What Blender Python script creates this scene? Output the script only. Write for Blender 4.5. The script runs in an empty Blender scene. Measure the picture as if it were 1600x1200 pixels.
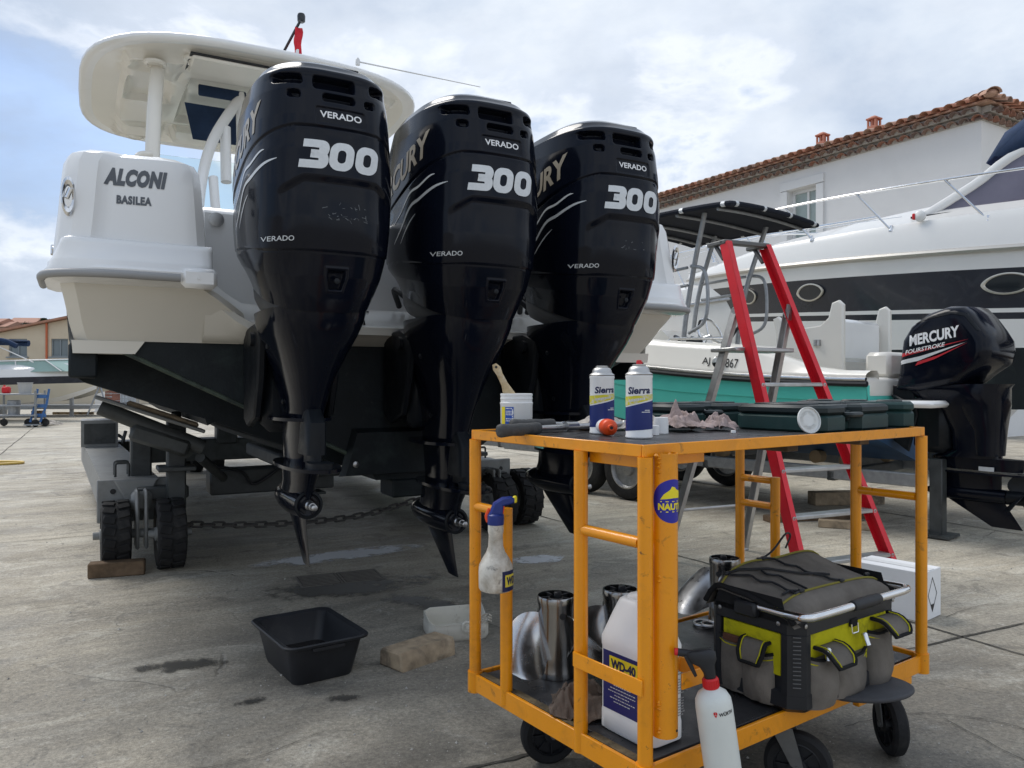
import bpy, bmesh, math, random
import numpy as np
from mathutils import Vector as V, Matrix as M, noise as mnoise
random.seed(11)
R = math.radians
SC = bpy.context.scene
COL = SC.collection
# ------------------------------------------------------------ camera
cam_data = bpy.data.cameras.new('camera')
cam = bpy.data.objects.new('camera', cam_data)
COL.objects.link(cam)
cam.location = (0, 0, 1.13)
cam.rotation_euler = (R(90), 0, 0)
cam_data.sensor_width = 36
cam_data.lens = 36*1210/1600
cam_data.clip_start = .05
cam_data.clip_end = 3000
SC.camera = cam
# ------------------------------------------------------------ sky
SUN_EL, SUN_AZ = 52, -50      # azimuth from +Y (the view direction), positive to the right
world = bpy.data.worlds.new('World')
SC.world = world
world.use_nodes = True
def N(nt, typ, loc=None, **kw):
    n = nt.nodes.new(typ)
    for k, v in kw.items():
        if k.startswith('i_'):
            n.inputs[k[2:].replace('_', ' ')].default_value = v
        elif k.startswith('n_'):
            n.inputs[int(k[2:])].default_value = v
        else:
            setattr(n, k, v)
    return n
def ramp(nt, fac, stops, interp='LINEAR'):
    r = nt.nodes.new('ShaderNodeValToRGB')
    r.color_ramp.interpolation = interp
    e = r.color_ramp.elements
    while len(e) > 1: e.remove(e[0])
    e[0].position = stops[0][0]; c = stops[0][1]
    e[0].color = c if len(c) == 4 else (*c, 1)
    for p, c in stops[1:]:
        x = e.new(p); x.color = c if len(c) == 4 else (*c, 1)
    nt.links.new(fac, r.inputs[0])
    return r.outputs[0]
def g(v): return (v, v, v, 1)
def mixc(nt, fac, a, b, mode='MIX'):
    m = nt.nodes.new('ShaderNodeMix'); m.data_type = 'RGBA'; m.blend_type = mode
    for sock, val in ((m.inputs[0], fac), (m.inputs[6], a), (m.inputs[7], b)):
        if hasattr(val, 'is_linked'): nt.links.new(val, sock)
        elif isinstance(val, (int, float)): sock.default_value = val
        else: sock.default_value = val if len(val) == 4 else (*val, 1)
    return m.outputs[2]
def math_(nt, op, a, b=0.0, c=0.0, clamp=False):
    m = nt.nodes.new('ShaderNodeMath'); m.operation = op; m.use_clamp = clamp
    for s, val in zip(m.inputs, (a, b, c)):
        if hasattr(val, 'is_linked'): nt.links.new(val, s)
        else: s.default_value = val
    return m.outputs[0]
def build_sky():
    nt = world.node_tree; L = nt.links
    bg = nt.nodes['Background']
    sky = N(nt, 'ShaderNodeTexSky', sky_type='NISHITA', sun_disc=False, sun_elevation=R(SUN_EL), sun_rotation=R(SUN_AZ),
            air_density=1.0, dust_density=1.0, ozone_density=1.2)
    tc = nt.nodes.new('ShaderNodeTexCoord')
    sep = nt.nodes.new('ShaderNodeSeparateXYZ'); L.new(tc.outputs['Generated'], sep.inputs[0])
    # cumulus: layered noise over the view direction, a little flattened towards the horizon
    zz = math_(nt, 'MULTIPLY', math_(nt, 'MAXIMUM', sep.outputs[2], 0.0), 1.9)
    cb = nt.nodes.new('ShaderNodeCombineXYZ'); L.new(sep.outputs[0], cb.inputs[0]); L.new(sep.outputs[1], cb.inputs[1]); L.new(zz, cb.inputs[2])
    off = nt.nodes.new('ShaderNodeVectorMath'); off.operation = 'ADD'; off.inputs[1].default_value = (SKY_SEED, SKY_SEED*.37, SKY_SEED*1.7); L.new(cb.outputs[0], off.inputs[0])
    def fbm(scale, detail, rough, dist=0.0):
        n = N(nt, 'ShaderNodeTexNoise', i_Scale=scale, i_Detail=detail, i_Roughness=rough, i_Distortion=dist)
        L.new(off.outputs[0], n.inputs['Vector']); return n.outputs[0]
    big = fbm(1.5, 10, .52, .1)
    puff = fbm(5.0, 12, .60, .25)
    dens = math_(nt, 'ADD', math_(nt, 'MULTIPLY', big, .80), math_(nt, 'MULTIPLY', puff, .20))
    cover = ramp(nt, dens, [(.37, g(.25)), (.44, g(.8)), (.50, g(1))])
    tone_n = math_(nt, 'ADD', math_(nt, 'MULTIPLY', fbm(2.3, 12, .58, .15), .8), math_(nt, 'MULTIPLY', puff, .2))
    tone = ramp(nt, tone_n, [(.36, (2.25, 2.8, 3.7)), (.46, (3.05, 3.55, 4.35)), (.54, (3.85, 4.3, 4.95)), (.65, (5.0, 5.3, 5.65))])
    rim = ramp(nt, dens, [(.425, g(0)), (.455, g(.8)), (.48, g(.30)), (.55, g(0))])
    tone = mixc(nt, rim, tone, (6.0, 6.1, 6.2))
    col = mixc(nt, cover, mixc(nt, .55, sky.outputs[0], (2.4, 3.4, 5.2)), tone)
    hz = math_(nt, 'POWER', math_(nt, 'SUBTRACT', 1.0, math_(nt, 'MAXIMUM', sep.outputs[2], 0.0), clamp=True), 9.0)
    col = mixc(nt, math_(nt, 'MULTIPLY', hz, .30), col, (4.3, 4.7, 5.3))
    # a heavier bank of cloud to the left, its edge broken up by the same noise
    az = math_(nt, 'DIVIDE', sep.outputs[0], math_(nt, 'MAXIMUM', math_(nt, 'SQRT', math_(nt, 'ADD', math_(nt, 'MULTIPLY', sep.outputs[0], sep.outputs[0]), math_(nt, 'MULTIPLY', sep.outputs[1], sep.outputs[1]))), .05))
    bank = math_(nt, 'ADD', math_(nt, 'MULTIPLY', az, -1.0), math_(nt, 'MULTIPLY', math_(nt, 'SUBTRACT', tone_n, .5), 1.3))
    col = mixc(nt, ramp(nt, bank, [(.34, g(0)), (.60, g(.85))]), col, mixc(nt, 1.0, col, (.60, .665, .76), 'MULTIPLY'))
    L.new(col, bg.inputs['Color'])
    bg.inputs['Strength'].default_value = SKY_STRENGTH
SKY_SEED, SKY_STRENGTH = 6.6, .10
build_sky()
sun_data = bpy.data.lights.new('sun', 'SUN')
sun_data.energy = 1.5
sun_data.angle = R(34)
sun_data.color = (1, .96, .9)
sun = bpy.data.objects.new('sun', sun_data)
COL.objects.link(sun)
sun.rotation_euler = V((math.sin(R(SUN_AZ))*math.cos(R(SUN_EL)), math.cos(R(SUN_AZ))*math.cos(R(SUN_EL)), math.sin(R(SUN_EL)))).to_track_quat('Z', 'Y').to_euler()
SC.view_settings.view_transform = 'Standard'
SC.view_settings.look = 'None'
SC.view_settings.exposure = .93
SC.view_settings.gamma = 1
# ------------------------------------------------------------ materials
def mat(name, col, rough=.5, metal=0, coat=0, spec=.5, var=None, dirt=None, bump=None, rvar=0, trans=0, ior=1.45, alpha=1, bump2=None, coord='Object', fleck=None):
    """var=(scale, amount) brightness noise; dirt=[(colour, scale, lo, hi, amount)...] stain layers; bump=(scale, height)"""
    m = bpy.data.materials.new(name); m.use_nodes = True
    nt = m.node_tree; b = nt.nodes['Principled BSDF']; L = nt.links
    b.inputs['Roughness'].default_value = rough
    b.inputs['Metallic'].default_value = metal
    b.inputs['Coat Weight'].default_value = coat
    b.inputs['Coat Roughness'].default_value = .06
    b.inputs['Specular IOR Level'].default_value = spec
    b.inputs['Transmission Weight'].default_value = trans
    b.inputs['IOR'].default_value = ior
    b.inputs['Alpha'].default_value = alpha
    tc = nt.nodes.new('ShaderNodeTexCoord'); co = tc.outputs[coord]
    def nz(scale, detail=6, rough=.6, dist=0):
        n = N(nt, 'ShaderNodeTexNoise', i_Scale=scale, i_Detail=detail, i_Roughness=rough, i_Distortion=dist)
        L.new(co, n.inputs['Vector']); return n.outputs[0]
    c = (*col, 1)
    b.inputs['Base Color'].default_value = c
    cur = None
    if var:
        f = ramp(nt, nz(var[0]), [(.3, g(1-var[1])), (.7, g(1+var[1]))])
        cur = mixc(nt, 1.0, c, f, 'MULTIPLY')
    for d in (dirt or []):
        f = ramp(nt, nz(d[1], 8, .65, .6), [(d[2], g(0)), (d[3], g(d[4]))])
        cur = mixc(nt, f, cur if cur is not None else c, d[0])
    if cur is not None: L.new(cur, b.inputs['Base Color'])
    if rvar:
        f = ramp(nt, nz((var[0] if var else 8)*2.3), [(.3, g(max(0, rough-rvar))), (.7, g(min(1, rough+rvar)))])
        L.new(f, b.inputs['Roughness'])
    if bump:
        bn = nt.nodes.new('ShaderNodeBump'); bn.inputs['Strength'].default_value = 1; bn.inputs['Distance'].default_value = bump[1]
        L.new(nz(bump[0], 5), bn.inputs['Height']); L.new(bn.outputs[0], b.inputs['Normal'])
        if bump2:
            b2 = nt.nodes.new('ShaderNodeBump'); b2.inputs['Strength'].default_value = 1; b2.inputs['Distance'].default_value = bump2[1]
            L.new(nz(bump2[0], 3), b2.inputs['Height']); L.new(b2.outputs[0], bn.inputs['Normal'])
    return m
MT = {}
MT['gelcoat'] = mat('white_gelcoat', (.80, .80, .79), .22, coat=.3, var=(1.3, .03), dirt=[((.62, .60, .54), 2.2, .58, .8, .25)])
MT['gelcoat_cream'] = mat('cream_gelcoat', (.76, .73, .66), .25, coat=.3, var=(1.5, .03))
MT['gelcoat_nonskid'] = mat('nonskid_gelcoat', (.72, .70, .64), .6, bump=(240, .002))
MT['engine'] = mat('navy_black_engine_paint', (.004, .0055, .011), .12, coat=0, spec=.24, var=(3, .2), rvar=.03, bump2=None, dirt=[((.04, .042, .045), 5, .62, .85, .35)])
MT['engine_matt'] = mat('dull_black_engine_paint', (.007, .009, .012), .42, spec=.25, var=(6, .3), dirt=[((.05, .05, .05), 7, .55, .8, .4)], rvar=.12)
MT['engine_trim'] = mat('charcoal_engine_trim', (.05, .053, .058), .42, spec=.4, var=(6, .15))
MT['decal_silver'] = mat('silver_decal', (.62, .64, .65), .35, metal=.15, var=(60, .06))
MT['decal_white'] = mat('white_decal', (.78, .79, .80), .4)
MT['decal_gold'] = mat('champagne_decal', (.38, .335, .26), .35, metal=.2)
MT['decal_grey'] = mat('dark_grey_lettering', (.10, .11, .125), .5)
MT['decal_grey_pale'] = mat('sticker_residue', (.15, .16, .17), .6)
MT['decal_red'] = mat('red_decal', (.45, .02, .03), .4)
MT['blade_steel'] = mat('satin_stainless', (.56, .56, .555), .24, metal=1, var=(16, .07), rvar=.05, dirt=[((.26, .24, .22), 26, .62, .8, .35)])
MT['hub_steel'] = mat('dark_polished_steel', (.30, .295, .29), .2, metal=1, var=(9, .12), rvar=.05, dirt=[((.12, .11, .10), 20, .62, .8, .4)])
MT['chrome'] = mat('polished_steel', (.72, .72, .72), .16, metal=1, var=(20, .06), rvar=.06)
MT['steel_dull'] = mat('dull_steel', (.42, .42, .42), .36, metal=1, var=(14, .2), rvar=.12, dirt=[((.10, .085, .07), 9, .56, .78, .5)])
MT['aluminium'] = mat('brushed_aluminium', (.46, .46, .455), .42, metal=.85, var=(12, .15), rvar=.1)
MT['antifoul'] = mat('black_antifouling', (.008, .012, .015), .62, spec=.35, var=(4, .35), dirt=[((.05, .075, .07), 3.5, .52, .8, .5), ((.10, .10, .09), 14, .66, .8, .4)], bump=(40, .002))
MT['antifoul_edge'] = mat('scuffed_green_antifouling', (.055, .075, .055), .7, var=(9, .4), dirt=[((.012, .016, .02), 7, .45, .6, .8)])
MT['rubber'] = mat('black_rubber', (.018, .018, .019), .75, spec=.3, var=(9, .3), dirt=[((.10, .095, .085), 6, .5, .8, .45)], bump=(60, .002))
MT['orange'] = mat('orange_enamel', (.80, .295, .004), .30, coat=.2, var=(7, .06), dirt=[((.42, .16, .012), 9, .52, .78, .5), ((.16, .07, .02), 22, .61, .72, .7), ((.05, .04, .03), 48, .66, .72, .8), ((.09, .07, .045), 5, .60, .84, .4)], bump=(55, .0009))
MT['ply_face'] = mat('phenolic_board', (.032, .033, .036), .34, var=(8, .3), dirt=[((.11, .105, .10), 6, .5, .8, .5)], rvar=.12, bump=(300, .0006))
MT['ply_edge'] = mat('worn_plywood_edge', (.14, .105, .055), .8, var=(40, .4), dirt=[((.02, .018, .015), 12, .45, .65, .8)])
MT['white_plastic'] = mat('white_plastic', (.78, .78, .77), .38, spec=.45, var=(10, .03), dirt=[((.35, .32, .27), 16, .62, .85, .35)])
MT['dirty_plastic'] = mat('grimy_white_plastic', (.64, .61, .54), .45, var=(12, .12), dirt=[((.20, .15, .09), 16, .42, .66, .8), ((.04, .035, .03), 28, .60, .70, .75)])
MT['natural_plastic'] = mat('milky_plastic', (.66, .68, .64), .4, var=(8, .05), dirt=[((.40, .42, .38), 9, .55, .8, .4)])
MT['black_plastic'] = mat('black_plastic', (.018, .019, .022), .45, spec=.4, var=(10, .2), dirt=[((.09, .085, .08), 9, .55, .85, .3)])
MT['red_plastic'] = mat('red_plastic', (.60, .015, .02), .4)
MT['orange_red'] = mat('orange_red_plastic', (.78, .075, .01), .4)
MT['blue_plastic'] = mat('blue_plastic', (.012, .03, .19), .4, var=(9, .15))
MT['yellow_print'] = mat('yellow_print', (.80, .66, .02), .5)
MT['blue_print'] = mat('blue_print', (.008, .022, .15), .4)
MT['navy_print'] = mat('navy_print', (.010, .014, .07), .45)
MT['grey_print'] = mat('grey_print', (.30, .30, .30), .5)
MT['black_print'] = mat('black_print', (.015, .015, .017), .5)
MT['castor_fork'] = mat('castor_fork', (.17, .17, .165), .45, metal=.5, var=(12, .2))
MT['yellow_faded'] = mat('yellow_faded', (.62, .56, .03), .5, dirt=[((.62, .60, .54), 60, .48, .62, .8)])
MT['roller'] = mat('ochre_roller', (.30, .22, .13), .7)
MT['phf'] = mat('porthole_frame', (.62, .59, .52), .3, metal=.5)
MT['vs'] = mat('salmon_terracotta', (.50, .22, .15), .85)
MT['grey_fabric'] = mat('taupe_canvas', (.17, .152, .132), .92, spec=.2, var=(9, .25), dirt=[((.03, .028, .026), 5, .5, .8, .6)], bump=(420, .0015))
MT['black_fabric'] = mat('black_webbing', (.016, .016, .017), .85, spec=.2, var=(30, .2), bump=(350, .001))
MT['lime_fabric'] = mat('acid_yellow_canvas', (.52, .48, .012), .85, spec=.2, var=(10, .15), dirt=[((.06, .055, .02), 11, .50, .72, .75)])
MT['rag_pink'] = mat('stained_pinkish_rag', (.42, .33, .31), .95, spec=.1, var=(14, .2), dirt=[((.10, .075, .06), 12, .45, .68, .85)], bump=(300, .002))
MT['rag_brown'] = mat('oily_brown_rag', (.15, .115, .092), .95, spec=.1, var=(14, .3), dirt=[((.03, .025, .02), 12, .5, .7, .8)], bump=(300, .002))
MT['rag_light'] = mat('pale_dirty_rag', (.55, .50, .44), .95, spec=.1, var=(14, .2), dirt=[((.14, .11, .08), 12, .5, .72, .8)], bump=(300, .002))
MT['green_case'] = mat('dark_green_plastic', (.012, .038, .036), .42, spec=.4, var=(9, .2), dirt=[((.06, .075, .07), 8, .55, .8, .35)], bump=(500, .0004))
MT['green_case_dark'] = mat('black_green_plastic', (.010, .017, .018), .4, spec=.4, var=(9, .2))
MT['red_paint'] = mat('red_fibreglass', (.70, .018, .032), .38, var=(8, .1), dirt=[((.30, .05, .05), 10, .6, .8, .5), ((.5, .45, .42), 30, .72, .78, .6)])
MT['wood'] = mat('weathered_timber', (.36, .28, .19), .85, spec=.2, var=(14, .3), dirt=[((.10, .085, .07), 5, .48, .66, .85), ((.55, .47, .36), 9, .58, .7, .5)], bump=(30, .004))
MT['wood_dark'] = mat('dark_damp_timber', (.14, .095, .06), .85, spec=.2, var=(14, .3), dirt=[((.05, .04, .03), 6, .5, .75, .7)], bump=(30, .004))
MT['carton'] = mat('white_carton', (.80, .80, .80), .75, var=(6, .04))
MT['trailer_grey'] = mat('grey_trailer_paint', (.24, .245, .24), .5, var=(6, .15), dirt=[((.06, .055, .05), 6, .5, .8, .6), ((.15, .08, .045), 18, .64, .8, .5)])
MT['trailer_dark'] = mat('dark_greasy_steel', (.055, .06, .06), .5, var=(8, .25), dirt=[((.02, .02, .02), 7, .5, .7, .7), ((.12, .07, .04), 22, .66, .8, .4)])
MT['galv'] = mat('galvanised_steel', (.34, .35, .36), .5, metal=.6, var=(25, .15))
MT['teal'] = mat('turquoise_gelcoat', (.12, .66, .55), .28, coat=.2, var=(2, .06))
MT['blue_hull'] = mat('blue_antifouling', (.022, .075, .17), .6, var=(5, .25), dirt=[((.06, .09, .12), 6, .55, .8, .5)])
MT['yacht_navy'] = mat('navy_gelcoat_stripe', (.015, .018, .028), .25, coat=.2, var=(3, .15), dirt=[((.10, .105, .12), 4, .55, .85, .35)])
MT['yacht_white'] = mat('yacht_white_gelcoat', (.76, .755, .735), .25, coat=.2, var=(.8, .03), dirt=[((.60, .60, .56), 1.2, .55, .85, .3)])
MT['tinted_glass'] = mat('violet_tinted_screen', (.125, .118, .155), .08, spec=.6, var=(2, .15))
MT['dark_glass'] = mat('dark_glass', (.02, .024, .028), .06, spec=.6)
MT['green_glass'] = mat('pale_green_screen', (.28, .40, .36), .08, spec=.5)
MT['pane'] = mat('window_pane', (.16, .19, .20), .08, spec=.6)
MT['navy_canvas'] = mat('navy_canvas', (.022, .040, .085), .85, spec=.2, var=(6, .2), bump=(200, .001))
MT['black_canvas'] = mat('black_canvas', (.014, .017, .026), .85, spec=.25, var=(6, .2))
MT['render_white'] = mat('white_render', (.74, .735, .725), .9, spec=.15, var=(1.1, .025), dirt=[((.60, .60, .59), .8, .52, .8, .35)], bump=(90, .003))
MT['ochre_render'] = mat('ochre_render', (.58, .50, .38), .9, spec=.15, var=(.5, .06), dirt=[((.42, .34, .23), .6, .5, .8, .4)])
MT['frame_white'] = mat('white_joinery', (.72, .72, .71), .45)
MT['frame_grey'] = mat('grey_joinery', (.22, .25, .27), .45)
MT['blue_tarp'] = mat('blue_tarpaulin', (.05, .14, .34), .6, var=(8, .2))
MT['cream_cover'] = mat('cream_hull_gelcoat', (.62, .57, .46), .4, var=(1, .06))
MT['hose'] = mat('yellow_hose', (.62, .42, .10), .5)
MT['red_flag'] = mat('red_flag_cloth', (.62, .02, .035), .8, var=(20, .1))
MT['traffic'] = mat('traffic_orange', (.75, .12, .03), .5)
# ------------------------------------------------------------ mesh builder
def rotz(a): return M.Rotation(R(a), 4, 'Z')
def TR(x, y, z, rz=0, rx=0, ry=0):
    return M.Translation((x, y, z)) @ M.Rotation(R(rz), 4, 'Z') @ M.Rotation(R(ry), 4, 'Y') @ M.Rotation(R(rx), 4, 'X')
class MB:
    def __init__(s): s.v = []; s.f = []; s.m = []
    def add(s, vs, fs, mi=0, X=None):
        o = len(s.v)
        if X is not None: vs = [X @ V(p) for p in vs]
        s.v += [tuple(p) for p in vs]
        s.f += [tuple(i+o for i in f) for f in fs]
        s.m += [mi]*len(fs)
        return s
    def box(s, c, size, X=None, b=0.0, mi=0, taper=(1, 1)):
        hx, hy, hz = size[0]/2, size[1]/2, size[2]/2
        b = min(b, .49*min(size))
        Tm = M.Translation(c)
        if X is not None: Tm = X @ Tm
        if b <= 0:
            vs = [(sx*hx*(taper[0] if sz > 0 else 1), sy*hy*(taper[1] if sz > 0 else 1), sz*hz) for sz in (-1, 1) for sy in (-1, 1) for sx in (-1, 1)]
            fs = [(0, 2, 3, 1), (4, 5, 7, 6), (0, 1, 5, 4), (2, 6, 7, 3), (0, 4, 6, 2), (1, 3, 7, 5)]
            return s.add(vs, fs, mi, Tm)
        vs = []; idx = {}
        for sx in (-1, 1):
            for sy in (-1, 1):
                for sz in (-1, 1):
                    tx = taper[0] if sz > 0 else 1; ty = taper[1] if sz > 0 else 1
                    for ax in range(3):
                        p = [sx*(hx*tx-b), sy*(hy*ty-b), sz*(hz-b)]
                        p[ax] += (sx, sy, sz)[ax]*b
                        idx[(sx, sy, sz, ax)] = len(vs); vs.append(p)
        fs = []
        I = idx
        for sg in (-1, 1):
            q = [I[(sg, a, c_, 0)] for a, c_ in ((-1, -1), (1, -1), (1, 1), (-1, 1))]; fs.append(q if sg > 0 else q[::-1])
            q = [I[(a, sg, c_, 1)] for a, c_ in ((-1, -1), (1, -1), (1, 1), (-1, 1))]; fs.append(q[::-1] if sg > 0 else q)
            q = [I[(a, c_, sg, 2)] for a, c_ in ((-1, -1), (1, -1), (1, 1), (-1, 1))]; fs.append(q if sg > 0 else q[::-1])
        for s1 in (-1, 1):
            for s2 in (-1, 1):
                q = [I[(s1, s2, -1, 0)], I[(s1, s2, 1, 0)], I[(s1, s2, 1, 1)], I[(s1, s2, -1, 1)]]; fs.append(q if s1*s2 < 0 else q[::-1])
                q = [I[(s1, -1, s2, 0)], I[(s1, 1, s2, 0)], I[(s1, 1, s2, 2)], I[(s1, -1, s2, 2)]]; fs.append(q if s1*s2 > 0 else q[::-1])
                q = [I[(-1, s1, s2, 1)], I[(1, s1, s2, 1)], I[(1, s1, s2, 2)], I[(-1, s1, s2, 2)]]; fs.append(q if s1*s2 < 0 else q[::-1])
        for sx in (-1, 1):
            for sy in (-1, 1):
                for sz in (-1, 1):
                    q = [I[(sx, sy, sz, k)] for k in range(3)]; fs.append(q if sx*sy*sz > 0 else q[::-1])
        return s.add(vs, fs, mi, Tm)
    def loft(s, rings, mi=0, X=None, closed=True, cap0=True, cap1=True):
        n = len(rings[0]); vs = [p for r in rings for p in r]; fs = []
        k = n if closed else n-1
        for i in range(len(rings)-1):
            for j in range(k):
                a = i*n+j; b_ = i*n+(j+1) % n
                fs.append((a, b_, b_+n, a+n))
        if closed and cap0: fs.append(tuple(range(n))[::-1])
        if closed and cap1: fs.append(tuple(range((len(rings)-1)*n, len(rings)*n)))
        return s.add(vs, fs, mi, X)
    def lathe(s, prof, n=24, mi=0, X=None, cap=True):
        rings = [[(r*math.cos(2*math.pi*j/n), r*math.sin(2*math.pi*j/n), z) for j in range(n)] for r, z in prof]
        return s.loft(rings, mi, X, True, cap, cap)
    def tube(s, pts, r, n=10, mi=0, X=None, closed=False, flat=None):
        P = [V(p) for p in pts]; k = len(P)
        rs = r if isinstance(r, (list, tuple)) else [r]*k
        tans = []
        for i in range(k):
            a = P[(i-1) % k] if (closed or i > 0) else P[0]
            b_ = P[(i+1) % k] if (closed or i < k-1) else P[-1]
            t = b_-a
            tans.append(t.normalized() if t.length > 1e-9 else V((0, 0, 1)))
        up = V((0, 0, 1)) if abs(tans[0].z) < .9 else V((0, 1, 0))
        nrm = (up-tans[0]*up.dot(tans[0])).normalized()
        rings = []
        for i in range(k):
            nrm = nrm-tans[i]*nrm.dot(tans[i]); nrm.normalize()
            bi = tans[i].cross(nrm)
            fx, fy = flat if flat else (1, 1)
            rings.append([P[i]+(nrm*math.cos(2*math.pi*j/n)*fx+bi*math.sin(2*math.pi*j/n)*fy)*rs[i] for j in range(n)])
        if closed: rings.append(rings[0])
        return s.loft(rings, mi, X, True, not closed, not closed)
    def rod(s, a, b, r, n=10, mi=0, X=None): return s.tube([a, b], r, n, mi, X)
    def prism(s, poly, h, mi=0, X=None, b=0.0):
        """poly in local xy, extruded 0..h in z; b = chamfer of both rims"""
        n = len(poly)
        if b <= 0:
            return s.loft([[(x, y, 0) for x, y in poly], [(x, y, h) for x, y in poly]], mi, X)
        cx = sum(p[0] for p in poly)/n; cy = sum(p[1] for p in poly)/n
        ins = []
        for i in range(n):
            p0, p1, p2 = V(poly[i-1]), V(poly[i]), V(poly[(i+1) % n])
            e1 = (p1-p0).normalized(); e2 = (p2-p1).normalized()
            n1 = V((-e1.y, e1.x)); n2 = V((-e2.y, e2.x)); d = n1+n2
            d = d/max(.35, d.dot(n1)) if d.length > 1e-6 else n1
            ins.append(p1+d*b)
        A = sum(poly[i][0]*poly[(i+1) % n][1]-poly[(i+1) % n][0]*poly[i][1] for i in range(n))
        if A < 0: ins = [2*V(p)-q for p, q in zip(poly, ins)]
        return s.loft([[(x, y, 0) for x, y in ins], [(x, y, b) for x, y in poly], [(x, y, h-b) for x, y in poly], [(x, y, h) for x, y in ins]], mi, X)
    def grid(s, rows, mi=0, X=None, closed=False):
        return s.loft(rows, mi, X, closed, False, False)
    def build(s, name, m, parent=None, ang=38, loc=None, label=None, smooth=True):
        me = bpy.data.meshes.new(name)
        me.from_pydata(s.v, [], s.f)
        ms = m if isinstance(m, (list, tuple)) else [m]
        for x in ms: me.materials.append(MT[x] if isinstance(x, str) else x)
        if len(ms) > 1: me.polygons.foreach_set('material_index', s.m)
        bm = bmesh.new(); bm.from_mesh(me)
        bmesh.ops.recalc_face_normals(bm, faces=bm.faces)
        bm.to_mesh(me); bm.free()
        me.update()
        if smooth:
            me.shade_smooth()
            me.set_sharp_from_angle(angle=R(ang))
        o = bpy.data.objects.new(name, me); COL.objects.link(o)
        if parent is not None: o.parent = parent
        if loc is not None: o.location = loc
        if label: o['label'] = label
        return o
def thing(name, label, cat, loc=(0, 0, 0), rz=0, group=None):
    o = bpy.data.objects.new(name, None); COL.objects.link(o)
    o.empty_display_size = .1
    o.location = loc; o.rotation_euler = (0, 0, R(rz)); o['label'] = label; o['category'] = cat
    if group: o['group'] = group
    return o
def tag(o, label, cat, group=None):
    o['label'] = label; o['category'] = cat
    if group: o['group'] = group
    return o
def copy_tree(o, parent=None, top=True):
    c = o.copy(); COL.objects.link(c)
    if parent is not None: c.parent = parent
    for ch in [k for k in bpy.data.objects if k.parent == o]: copy_tree(ch, c)
    return c
_tc = {}
def text2d(s, size=1.0, bold=0.0, shear=0.0, xs=1.0, spacing=1.0, res=3, align='CENTER'):
    key = (s, size, bold, shear, xs, spacing, res, align)
    if key in _tc: return _tc[key]
    cu = bpy.data.curves.new('t', 'FONT'); cu.body = s; cu.size = size; cu.offset = bold*size; cu.shear = shear
    cu.space_character = spacing; cu.resolution_u = res; cu.align_x = align; cu.align_y = 'CENTER'; cu.fill_mode = 'FRONT'
    ob = bpy.data.objects.new('t', cu)
    me = bpy.data.meshes.new_from_object(ob)
    vs = [(v.co.x*xs, v.co.y) for v in me.vertices]; fs = [tuple(p.vertices) for p in me.polygons]
    bpy.data.objects.remove(ob); bpy.data.meshes.remove(me); bpy.data.curves.remove(cu)
    _tc[key] = (vs, fs); return vs, fs
def text_fit(s, w, h, bold=0.0, shear=0.0, spacing=1.0, res=3):
    """lettering centred on 0,0 scaled to fill w x h"""
    vs, fs = text2d(s, 1.0, bold, shear, 1.0, spacing, res)
    x0 = min(v[0] for v in vs); x1 = max(v[0] for v in vs); y0 = min(v[1] for v in vs); y1 = max(v[1] for v in vs)
    return [((x-(x0+x1)/2)*w/(x1-x0), (y-(y0+y1)/2)*h/(y1-y0)) for x, y in vs], fs
def put_text(mb, s, w, h, X, mi=0, **kw):
    vs, fs = text_fit(s, w, h, **kw)
    mb.add([(x, y, 0) for x, y in vs], fs, mi, X)
def plane_X(o, ux, uy):
    """matrix taking local x->ux, y->uy, z->normal, origin o"""
    ux = V(ux).normalized(); uy = V(uy); uy = (uy-ux*uy.dot(ux)).normalized(); uz = ux.cross(uy)
    return M(((ux.x, uy.x, uz.x, o[0]), (ux.y, uy.y, uz.y, o[1]), (ux.z, uy.z, uz.z, o[2]), (0, 0, 0, 1)))
def sring(hw, y0, y1, z, n=28, p=2.6, cx=0.0):
    """superellipse ring between y0 (aft) and y1 (forward)"""
    cy = (y0+y1)/2; b = (y1-y0)/2; out = []
    for j in range(n):
        a = 2*math.pi*j/n; c, s_ = math.cos(a), math.sin(a)
        out.append((cx+hw*math.copysign(abs(c)**(2/p), c), cy+b*math.copysign(abs(s_)**(2/p), s_), z))
    return out
def smooth_path(pts, k=6, closed=False):
    P = [V(p) for p in pts]; n = len(P); out = []
    rng = n if closed else n-1
    for i in range(rng):
        p0 = P[(i-1) % n] if (closed or i > 0) else P[0]*2-P[1]
        p1 = P[i]; p2 = P[(i+1) % n]; p3 = P[(i+2) % n] if (closed or i+2 < n) else p2*2-p1
        for j in range(k):
            t = j/k
            out.append(.5*((2*p1)+(p2-p0)*t+(2*p0-5*p1+4*p2-p3)*t*t+(3*p1-p0-3*p2+p3)*t**3))
    if not closed: out.append(P[-1])
    return out
def corner_path(pts, r=.05, k=5):
    """polyline with rounded corners"""
    P = [V(p) for p in pts]; out = [P[0]]
    for i in range(1, len(P)-1):
        a = (P[i-1]-P[i]); b = (P[i+1]-P[i]); rr = min(r, a.length*.49, b.length*.49)
        p0 = P[i]+a.normalized()*rr; p2 = P[i]+b.normalized()*rr
        for j in range(k+1):
            t = j/k; out.append(p0*(1-t)**2+P[i]*2*t*(1-t)+p2*t*t)
    out.append(P[-1]); return out
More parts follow.
